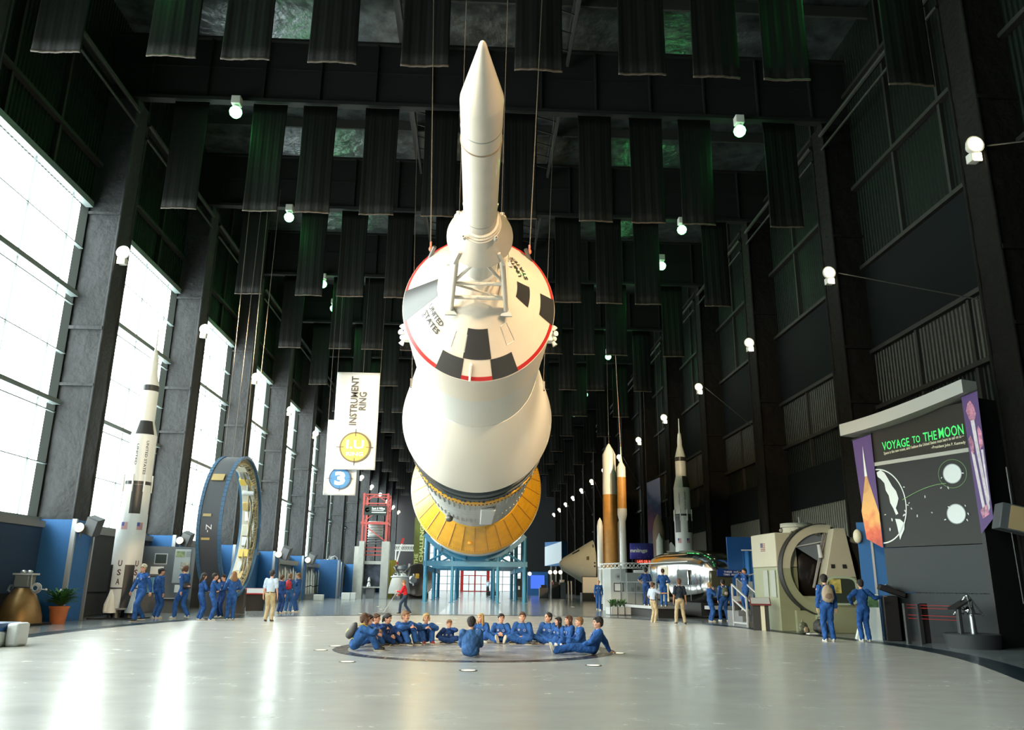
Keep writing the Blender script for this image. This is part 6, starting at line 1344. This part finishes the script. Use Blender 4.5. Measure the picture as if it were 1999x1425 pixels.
def person(label, loc, rz, sc_, pose, top=SUIT, bottom=None, skin=SKIN, hair=('short', HB), shoes=SHW, sleeves='long', group=None, vox=0.012, patches=True, cap_hat=None, back=None, hy=None, face=True, head=1.06, bulk=0.009):
    NP[0] += 1; seed = NP[0]*1.7; p = pose; t = thing('person', label, 'person', loc, rz, group); t.scale = (sc_,)*3
    if hy is not None: p['hy'] = hy
    pel, neck = p['pel'], p['neck']; up = (neck-pel).normalized(); xax = V((1, 0, 0)); yax = up.cross(xax).normalized()*1.0
    TM = Matrix.Translation(pel) @ Matrix((tuple(xax), tuple(yax), tuple(up))).transposed().to_4x4(); Ln = (neck-pel).length
    head_off = V((0, .03, .155)); HM = Matrix.Translation(neck+V((0, .0, 0))+head_off) @ Matrix.Rotation(p['hy'], 4, 'Z') @ Matrix.Rotation(p['hp'], 4, 'X') @ Matrix.Diagonal((head*1.05, head, head, 1))
    sh = [TM @ V((s*p['shw']*.86, 0, Ln-.055)) for s in (-1, 1)]; hip = [pel+V((s*p['hipw'], .0, -.03 if pel.z > .5 else .0)) for s in (-1, 1)]
    el, wr, kn, an = [], [], [], []
    for i in (0, 1):
        e, w = ik(sh[i], p['wr'][i], .285, .25, p['ep'][i]); el.append(e); wr.append(w); k, a = ik(hip[i], p['an'][i], .43, .43, p['kp'][i]); kn.append(k); an.append(a)
    # body: one continuous surface from head to ankles
    b = MB(); ballm(b, HM, V((0, -.008, .008)), (.074, .094, .100), 20, 14); ballm(b, HM, V((0, .022, -.062)), (.052, .062, .056), 16, 10); ballm(b, HM, V((0, .060, -.092)), (.024, .022, .018), 10, 7)
    cap(b, HM @ V((0, .086, .012)), HM @ V((0, .104, -.024)), .009, .014, 8); ballm(b, HM, V((0, .078, .032)), (.055, .016, .010), 12, 7)
    for s in (-1, 1): ballm(b, HM, V((s*.075, -.008, -.008)), (.012, .020, .030), 8, 7); ballm(b, HM, V((s*.035, .062, -.030)), (.022, .022, .020), 10, 7)
    cap(b, HM @ V((0, -.01, -.06)), TM @ V((0, 0, Ln-.07)), .050, .056)
    ballm(b, TM, V((0, 0, Ln-.20)), (.135, .085, .16)); ballm(b, TM, V((0, 0, .12)), (.11, .08, .16)); ballm(b, TM, V((0, 0, .0)), (.12, .085, .10))
    for i in (0, 1):
        cap(b, sh[i], el[i], .044, .036); cap(b, el[i], wr[i], .036, .025); hand(b, wr[i]+(wr[i]-el[i]).normalized()*.012, p['hd'][i], p['hn'][i], (-1 if i == 0 else 1), p['curl']); cap(b, TM @ V((0, 0, Ln-.09)), sh[i], .05, .045)
        cap(b, hip[i], kn[i], .065, .045); cap(b, kn[i], an[i], .045, .032)
    addmesh('body', remesh(b, vox, 2), skin, t)
    # clothes
    def torso(m, g=.0):
        ballm(m, TM, V((0, .005, Ln-.20)), (.168+g, .118+g, .19)); ballm(m, TM, V((0, .0, .14)), (.142+g, .108+g, .18)); cap(m, TM @ V((-.11, 0, Ln-.075)), TM @ V((.11, 0, Ln-.075)), .062, .062)
        ballm(m, TM, V((0, 0, Ln-.01)), (.072, .070, .035)); ballm(m, TM, V((0, 0, .02)), (.150+g, .115+g, .12))
    def arms(m, full=True):
        for i in (0, 1):
            cap(m, sh[i], el[i] if full else sh[i].lerp(el[i], .8), .066+bulk, (.056 if full else .064)+bulk*.7)
            if full: cap(m, el[i], el[i].lerp(wr[i], .93), .056+bulk*.7, .043)
    def legs(m, r=1.0):
        ballm(m, TM, V((0, -.01, -.0)), (.150, .125, .125))
        for i in (0, 1): cap(m, hip[i], kn[i], .098*r, .076*r); cap(m, kn[i], an[i].lerp(kn[i], .04), .076*r, .066*r)
    cv = max(vox*1.25, .014)
    if bottom is None:
        m = MB(); torso(m, bulk); arms(m, sleeves == 'long'); legs(m, 1+bulk*6); addmesh('coverall', remesh(m, cv, 4, .0055, seed), top, t)
    else:
        m = MB(); legs(m); addmesh('trousers', remesh(m, cv, 4, .005, seed), bottom, t); m = MB(); torso(m, .006); arms(m, sleeves == 'long'); addmesh('shirt', remesh(m, cv, 4, .005, seed+3), top, t)
        mb = MB(); mb.lathe([(-.018, 1.0), (.018, 1.0)], 28, closed=False); o = mb.build('belt', SHB, t); o.data.transform(TM @ Matrix.Translation((0, 0, .03)) @ Matrix.Diagonal((.160, .125, 1, 1)))
    for i in (0, 1):
        d = V(p['toe'][i]).normalized(); a = an[i]; side = V((0, 0, 1)).cross(d)
        if side.length < .2: side = V((1, 0, 0))
        side.normalize(); u2 = d.cross(side)*-1; u2 = side.cross(d)*-1 if u2.z < 0 and abs(d.z) < .8 else u2
        if abs(d.z) >= .5:                      # toes point up: sole faces away from the leg
            u2 = (kn[i]-an[i]).normalized()
            u2 = (u2-d*u2.dot(d)).normalized()
        else: u2 = V((0, 0, 1)); u2 = (u2-d*u2.dot(d)).normalized()
        side = d.cross(u2); FM = Matrix.Translation(a) @ Matrix((tuple(side), tuple(d), tuple(u2))).transposed().to_4x4()
        m = MB(); ballm(m, FM, V((0, -.01, -.02)), (.042, .062, .05)); ballm(m, FM, V((0, .09, -.035)), (.046, .095, .034)); ballm(m, FM, V((0, .04, -.02)), (.04, .07, .045))
        sh_ = addmesh('shoe', remesh(m, .014, 2), shoes, t)
        m = MB(); m.prism([(.045*math.cos(q_)*(1.0+.1*math.sin(q_)), .055+.135*math.sin(q_)) for q_ in np.linspace(0, 2*PI, 20, endpoint=False)], -.075, -.052, FM); m.build('sole', SOLE, sh_)
    # hair
    st_, hm = hair; m = MB(); ballm(m, HM, V((0, -.022, .032)), (.086, .098, .094), 18, 12)
    if st_ != 'back_short': ballm(m, HM, V((0, .052, .076)), (.062, .040, .026)); ballm(m, HM, V((.03, .05, .07)), (.04, .04, .028))
    ballm(m, HM, V((0, -.055, -.02)), (.070, .055, .070))
    for s in (-1, 1): ballm(m, HM, V((s*.068, -.01, .03)), (.018, .04, .045))
    if st_ == 'long':
        for s in (-1, 0, 1): ballm(m, HM, V((s*.048, -.045, -.12)), (.045, .045, .14))
        for s in (-1, 1): ballm(m, HM, V((s*.075, .015, -.09)), (.022, .03, .13))
    if st_ == 'pony': ballm(m, HM, V((0, -.12, .0)), (.04, .05, .05)); ballm(m, HM, V((0, -.14, -.06)), (.03, .03, .07))
    if st_ == 'shaggy':
        for s in (-1, 1): ballm(m, HM, V((s*.072, .02, -.02)), (.022, .045, .06))
    addmesh('hair', remesh(m, .011, 1, .004, seed), hm, t)
    if face:
        for s in (-1, 1):
            m = MB(); ballm(m, HM, V((s*.030, .082, .010)), (.0125, .010, .007), 10, 7); m.build('eye', EYE_M, t); m = MB(); ballm(m, HM, V((s*.031, .088, .030)), (.018, .006, .004), 8, 5); m.build('eyebrow', BROW, t)
        m = MB(); ballm(m, HM, V((0, .084, -.058)), (.021, .006, .006), 10, 6); m.build('mouth', LIP, t)
    if patches:
        for k, (x, z, r, mt) in enumerate(((-.075, Ln-.17, .036, 'patch_round'), (.08, Ln-.16, .030, 'patch_plain'))):
            m = MB(); yb_ = .118+bulk; m.tube((x, yb_, z), (x, yb_+.008, z), r, n=16); o = m.build('badge', M(mt, (.28, .32, .45) if k == 0 else (.33, .33, .38), .6), t); o.data.transform(TM)
            if k == 0: m = MB(); m.tube((x, yb_+.006, z), (x, yb_+.011, z), r*.62, n=16); o = m.build('badge_centre', M('patch_blue', (.04, .08, .3), .6), t); o.data.transform(TM)
        d = (el[0]-sh[0]).normalized(); pt = sh[0]+d*.07; s_ = V((-1, 0, 0)); s_ = (s_-d*s_.dot(d)).normalized(); n_ = d.cross(s_); FM = Matrix.Translation(pt+s_*.062) @ Matrix((tuple(n_), tuple(d), tuple(s_))).transposed().to_4x4()
        m = MB().box(-.035, .035, -.022, .022, 0, .006, FM); m.build('flag_badge', M('patch_flag', (.6, .4, .42), .6), t)
    if cap_hat:
        m = MB(); ballm(m, HM, V((0, -.012, .052)), (.094, .108, .072), 18, 10); m.build('cap_crown', cap_hat, t, smooth=80); m = MB(); ballm(m, HM, V((0, .115, .050)), (.068, .062, .008), 14, 6); m.build('cap_peak', cap_hat, t, smooth=80)
    t['_k'] = 0; del t['_k']
    return t, dict(TM=TM, Ln=Ln, wr=wr, el=el, HM=HM, sh=sh, an=an, kn=kn)
def bag(name, label, t, J, mat, acc, pos=(0, -.20, .28), size=(.15, .09, .21), strap=True, group=None):
    """a pack worn on somebody's back, in the wearer's own frame"""
    o = thing(name, label, 'backpack', (0, 0, 0), 0, group)
    Lm = Matrix.Translation(t.location) @ t.rotation_euler.to_matrix().to_4x4() @ Matrix.Diagonal((*t.scale, 1)) @ J['TM'] @ Matrix.Translation(pos); base = Lm @ V((0, 0, -size[2])); o.location = base; inv = Matrix.Translation(-base)
    m = MB(); m.ball((0, 0, 0), size, 18, 12); m.ball((0, -.02, -size[2]*.35), (size[0]*1.02, size[1]*1.05, size[2]*.62), 18, 12); me = remesh(m, .016, 2, .004, 3); me.transform(inv @ Lm); addmesh('pack', me, mat, o)
    m = MB(); m.ball((0, -size[1]*.75, -size[2]*.30), (size[0]*.72, size[1]*.55, size[2]*.42), 16, 10); q = m.build('front_pocket', acc, o, smooth=80); q.data.transform(inv @ Lm)
    if strap:
        for s in (-1, 1):
            m = MB(); m.path([(s*.09, .08, size[2]*.8), (s*.10, .17, .24), (s*.11, .30, .20), (s*.12, .345, .02), (s*.14, .25, -.12), (s*.10, .06, -size[2]*.7)], .014, 6); q = m.build('strap', acc, o); q.data.transform(inv @ Lm)
    return o
def face_to(dx, dy): return math.atan2(-dx, dy)
def stand(u, v, vtop, Href=1.72):
    q = G(u, v); h = ZT(q[0], q[1], vtop); return (q[0], q[1], 0.0), h/Href
PKY = M('pack_yellow', (.45, .38, .05), .6); PKG = M('pack_grey', (.10, .10, .10), .7); PKR = M('pack_red', (.40, .015, .03), .6, bump=(12, .5)); PKB = M('pack_black', (.02, .02, .022), .6); PKT = M('pack_tan', (.33, .26, .18), .7); PKP = M('pack_pale', (.55, .50, .48), .7)
# sixteen people sitting on the mosaic
seat = [
 (692, 1271, 1196, 'knees', (1, .10), SUIT2, ('shaggy', HB), SHB, 'boy in faded blue wearing a grey and yellow backpack, left end of the sitting circle', .2),
 (706, 1263, 1199, 'low', (1, .05), SUIT, ('short', HD), SHB, 'dark-haired child sitting almost hidden right behind the backpack boy', .1),
 (718, 1259, 1197, 'knees', (1, -.15), SUIT3, ('short', HB), SHB, 'brown-haired child with pink collar sitting third from the left of the circle', -.1),
 (745, 1259, 1197, 'low', (1, -.35), SUIT3, ('pony', HD), SHB, 'child with dark tied-back hair sitting fourth from the left, looking right', -.2),
 (780, 1258, 1191, 'knees', (.75, -.8), SUIT, ('short', HL), SHB, 'tall light-brown-haired boy with arms resting on raised knees, left part of the circle', .2),
 (827, 1256, 1196, 'knees', (.30, -1), SUIT, ('shaggy', HY), SHR, 'blond shaggy-haired boy with red shoes, arms folded over his knees', -.2),
 (875, 1256, 1209, 'chin', (.1, -1), SUIT3, ('short', HL), SHB, 'small boy leaning forward with a hand on his mouth, sitting left of the centre', 0),
 (918, 1284, 1204, 'hug', (.05, 1), DENIM, ('back_short', HD), SHB, 'person in paler blue seen from behind, sitting at the front of the circle', 0),
 (938, 1254, 1197, 'lap', (-.2, -1), SUIT, ('long', HY), SHW, 'girl with long blond hair sitting behind the person seen from the back', -.4),
 (978, 1256, 1197, 'soles', (-.10, -1), SUIT, ('short', HD), SHW, 'dark-haired boy showing the soles of his shoes, right of the centre', .3),
 (1020, 1257, 1194, 'cross', (-.2, -1), SUIT, ('short', HB), SHB, 'upright boy sitting cross-legged with hands clasped, alone right of the centre', .1),
 (1072, 1257, 1195, 'lap', (-.5, -1), SUIT, ('back_short', HD), SHW, 'short-haired boy at the back of the right-hand cluster', -.5),
 (1093, 1259, 1204, 'cross', (-.8, -.7), SUIT, ('long', HD), SHW, 'girl with long dark hair in the right-hand cluster', -.4),
 (1115, 1261, 1201, 'cross', (-1, -.3), SUIT, ('long', HB), SHW, 'girl with long brown hair looking left in the right-hand cluster', .1),
 (1136, 1264, 1204, 'lap', (-1, -.05), SUIT, ('short', HL), SHW, 'fair-skinned boy just behind the reclining boy at the right', .1),
 (1157, 1279, 1203, 'recline', (-1, .02), SUIT, ('short', HD), SHW, 'boy leaning back on one hand with legs stretched out, right end of the circle', .1)]
SEATH = {'knees': .825, 'hug': .84, 'low': .835, 'chin': .78, 'recline': .835, 'lap': .84, 'cross': .84, 'soles': .84}
JS = []
for u, v, vt, ps, (dx, dy), mt, hr, shs, lab, hy in seat:
    q = G(u, v); h = ZT(q[0], q[1], vt)
    t, J = person(lab, (q[0], q[1], .012), face_to(dx, dy), h/SEATH[ps], P_sit(ps), mt, hair=hr, shoes=shs, vox=.0105, hy=hy, group='people sitting in a circle on the floor', patches=mt is not DENIM, head=1.12, bulk=.022); JS.append((t, J))
bag('backpack', 'grey and yellow backpack on the boy at the left end of the circle', JS[0][0], JS[0][1], PKG, PKY, pos=(0, -.19, .24), size=(.14, .09, .20))
# people standing about
def sp(lab, u, v, vt, ps, d, top=SUIT, **k):
    loc, s = stand(u, v, vt); z = k.pop('z', 0.0)
    if 'at' in k: a = k.pop('at'); loc = (a[0], a[1], z); s = (ZT(a[0], a[1], vt)-z)/1.72
    return person(lab, loc, face_to(*d), s, P_stand(ps), top, vox=.014, **k)
L1 = sp('person in blue coverall and pale cap walking at the far left of the standing people', 269, 1213, 1100, 'walk', (-.5, -.9), hair=('short', HB), shoes=SHB, cap_hat=M('cap_pale', (.5, .48, .4), .7), hy=.5)
L2 = sp('person in blue coverall and dark cap facing the grey information panel', 303, 1207, 1108, 0, (.55, .8), hair=('short', HD), cap_hat=PKB, hy=-.3)
L3 = sp('person in blue coverall striding left with a black and white waist bag', 352, 1208, 1103, 'walk', (-.9, .45), hair=('shaggy', HB))
L4 = sp('blue-clad person leaning in, left one of the close group before the ring', 388, 1211, 1118, 'front', (.8, .6), SUIT, hair=('long', HD), hy=-.3)
L5 = sp('blue-clad person in the middle of the close group before the ring', 410, 1212, 1118, 'chin', (.8, .3), SUIT, hair=('short', HD))
L6 = sp('blue-clad person facing the viewer behind the close group before the ring', 429, 1206, 1121, 'front', (-.5, -.8), SUIT3, hair=('short', HD))
L7 = sp('girl with long reddish-brown hair in blue, rightmost of the close group', 448, 1211, 1115, 'front', (-.3, 1), SUIT, hair=('long', HL), hy=.3)
L8 = sp('man in white shirt and khaki trousers standing with his back turned, left of centre', 523, 1214, 1112, 0, (.05, 1), SHIRTB, bottom=KHAKI, sleeves='short', hair=('back_short', HD), shoes=SHB, patches=False)
L9 = sp('dark-haired child in blue directly right of the man in the white shirt', 545, 1197, 1122, 0, (.5, .85), SUIT3, hair=('short', HB))
L10 = sp('child in pale blue wearing a red backpack in front of the missile cases', 561, 1196, 1119, 0, (.1, 1), SUIT2, hair=('short', HL))
L11 = sp('child in blue standing right of the red backpack, turned left', 578, 1195, 1118, 'front', (-.9, .2), SUIT, hair=('short', HL))
RD = sp('person in red shirt and dark jeans pushing a long mop', 790, 1199, 1131, 'mop', (-.95, .1), REDS, bottom=JEAN, hair=('short', HL), shoes=SHB, patches=False, sleeves='long')
FW = sp('distant person in white shirt near the far red doors', 953, 1161, 1131, 0, (-.6, -1), SHIRTB, bottom=NAVY, hair=('short', HD), shoes=SHB, patches=False, face=False)
FR_ = sp('distant person in red shirt right of the blue stand', 1078, 1163, 1131, 0, (.3, -1), REDS, bottom=JEAN, hair=('short', HD), shoes=SHB, patches=False, face=False)
R1 = sp('blond person in blue coverall walking towards the viewer below the cream cone craft', 1169, 1192, 1132, 'walk', (-.15, -1), SUIT, hair=('short', HY), shoes=SHW)
R2 = sp('child in blue with pale shoulder bag facing the white kiosk', 1220, 1192, 1131, 'wide', (-.3, 1), SUIT, hair=('short', HB))
R3 = sp('person in dark blue standing on the trailer platform by the planter', 1264, 1183, 1108, 'hips', (.4, .9), SUIT3, hair=('short', HD), at=(7.4, 35.3), z=.46, sleeves='short')
R4 = sp('man in pale blue shirt and khaki trousers pointing towards the trailer door', 1276, 1216, 1136, 'point', (.85, .45), SHIRTB, bottom=KHAKI, sleeves='short', hair=('short', HB), shoes=SHW, patches=False)
R5 = sp('person in blue coverall seen from behind on the trailer platform at the door', 1318, 1184, 1110, 'front', (.4, .9), SUIT, hair=('short', HB), at=(7.95, 34.5), z=.46)
R6 = sp('man in navy polo shirt and khaki trousers with his back turned before the trailer', 1329, 1219, 1129, 'wide', (.1, 1), NAVY, bottom=KHAKI, sleeves='short', hair=('back_short', HB), skin=SKIN2, shoes=SHB, patches=False)
R7 = sp('blond person in blue with a hand at the chin at the end of the trailer', 1388, 1214, 1136, 'chin', (.9, .1), SUIT, hair=('short', HY), at=(G(1388, 1214)[0], G(1388, 1214)[1]))
R8 = sp('person in blue with a dark patterned backpack looking into the trailer end', 1415, 1213, 1130, 'wide', (-.1, 1), SUIT, hair=('short', HD))
R9 = sp('dark-haired person in blue taking a photograph from the railed steps', 1473, 1190, 1109, 'photo', (-.9, -.4), SUIT, hair=('short', HD), at=(9.45, 28.4), z=.51)
R10 = sp('person in blue with a tan backpack in front of the simulator pillar', 1620, 1253, 1120, 0, (.15, 1), SUIT, hair=('short', HD), hy=-.5)
R11 = sp('person in blue reaching out to the dark stand beside the moon panel', 1691, 1253, 1130, 'reach', (.1, 1), SUIT, hair=('back_short', HD))
bag('backpack', 'bright red backpack on the child before the missile cases', L10[0], L10[1], PKR, M('pack_red_dark', (.25, .01, .02), .6), size=(.16, .10, .22))
bag('backpack', 'tan backpack on the person before the simulator pillar', R10[0], R10[1], PKT, M('pack_brown', (.18, .12, .08), .7), size=(.155, .10, .23))
bag('backpack', 'dark patterned backpack on the person at the end of the trailer', R8[0], R8[1], M('pack_olive', (.09, .10, .06), .7, var=(25, .8)), PKP, size=(.14, .09, .20))
bag('shoulder_bag', 'pale small bag on the child facing the white kiosk', R2[0], R2[1], PKP, PKP, pos=(0.03, -.17, .12), size=(.11, .06, .13))
bag('waist_bag', 'black and white bag with red base on the striding person', L3[0], L3[1], PKB, M('bag_white_red', (.5, .3, .3), .6), pos=(-.05, -.17, .14), size=(.17, .08, .11), strap=False)
def floor_bag(name, label, x, y, mat, acc, s=1.0, rz=0):
    o = thing(name, label, 'bag', (x, y, 0.0), rz); m = MB(); m.ball((0, 0, .17*s), (.17*s, .11*s, .17*s), 16, 10); m.ball((.03, 0, .1*s), (.2*s, .13*s, .1*s), 16, 10); addmesh('pack', remesh(m, .02, 2, .008, x), mat, o)
    MB().ball((0, -.10*s, .12*s), (.10*s, .05*s, .09*s), 12, 8).build('front_pocket', acc, o, smooth=80); m = MB(); m.path([(-.06*s, 0, .3*s), (-.04*s, 0, .37*s), (.04*s, 0, .37*s), (.06*s, 0, .3*s)], .012, 6); m.build('handle', acc, o); return o
q = G(245, 1207); floor_bag('duffel_bag', 'black backpack hanging low beside the capped walking person at the left', q[0], q[1]+.3, PKB, DGREY, 1.7)
q = G(1563, 1236); floor_bag('floor_backpack', 'crumpled olive brown backpack on the floor at the simulator base', q[0]-.05, q[1]-.35, M('pack_olive', (.09, .10, .06), .7), PKT, 1.0, .5)
q = G(1598, 1236); floor_bag('floor_backpack', 'black backpack on the floor leaning at the simulator pillar', q[0]-.05, q[1]-.3, PKB, DGREY, 1.25, -.2)
o = thing('paper_sheet', 'white folded paper lying on the floor between the backpacks', 'paper', (G(1585, 1238)[0], G(1585, 1238)[1], 0.0), .2); MB().box(-.14, .14, -.1, .1, .002, .03).build('sheet', WHTXT, o)
# photographer's camera, mop
Rm = R9[0]; c_ = Matrix.Translation(Rm.location) @ Rm.rotation_euler.to_matrix().to_4x4() @ Matrix.Diagonal((*Rm.scale, 1)) @ V((0, .30, 1.57))
o = thing('camera', 'small black camera held up by the person on the railed steps', 'camera', c_, Rm.rotation_euler.z); MB().box(-.06, .06, -.03, .03, -.035, .035).build('camera_body', PKB, o, bevel=.008); MB().tube((0, .03, 0), (0, .07, 0), .028, n=16).build('lens', DSTEEL, o)
Rm = RD[0]; W4 = Matrix.Translation(Rm.location) @ Rm.rotation_euler.to_matrix().to_4x4() @ Matrix.Diagonal((*Rm.scale, 1)); h0 = W4 @ RD[1]['wr'][0]; h1 = W4 @ RD[1]['wr'][1]; fwd = W4.to_3x3() @ V((0, 1, 0))
foot = V((h1.x, h1.y, 0))+fwd*.75; foot.z = .03; top_ = h0+(h0-foot).normalized()*.25
o = thing('floor_mop', 'long-handled flat mop pushed by the person in the red shirt', 'mop', (foot.x, foot.y, 0)); MB().tube((0, 0, .03), top_-V((foot.x, foot.y, 0)), .014, n=8).build('mop_handle', LGREY, o); MB().box(-.45, .35, -.1, .1, .006, .05).build('mop_head', MGREY, o)
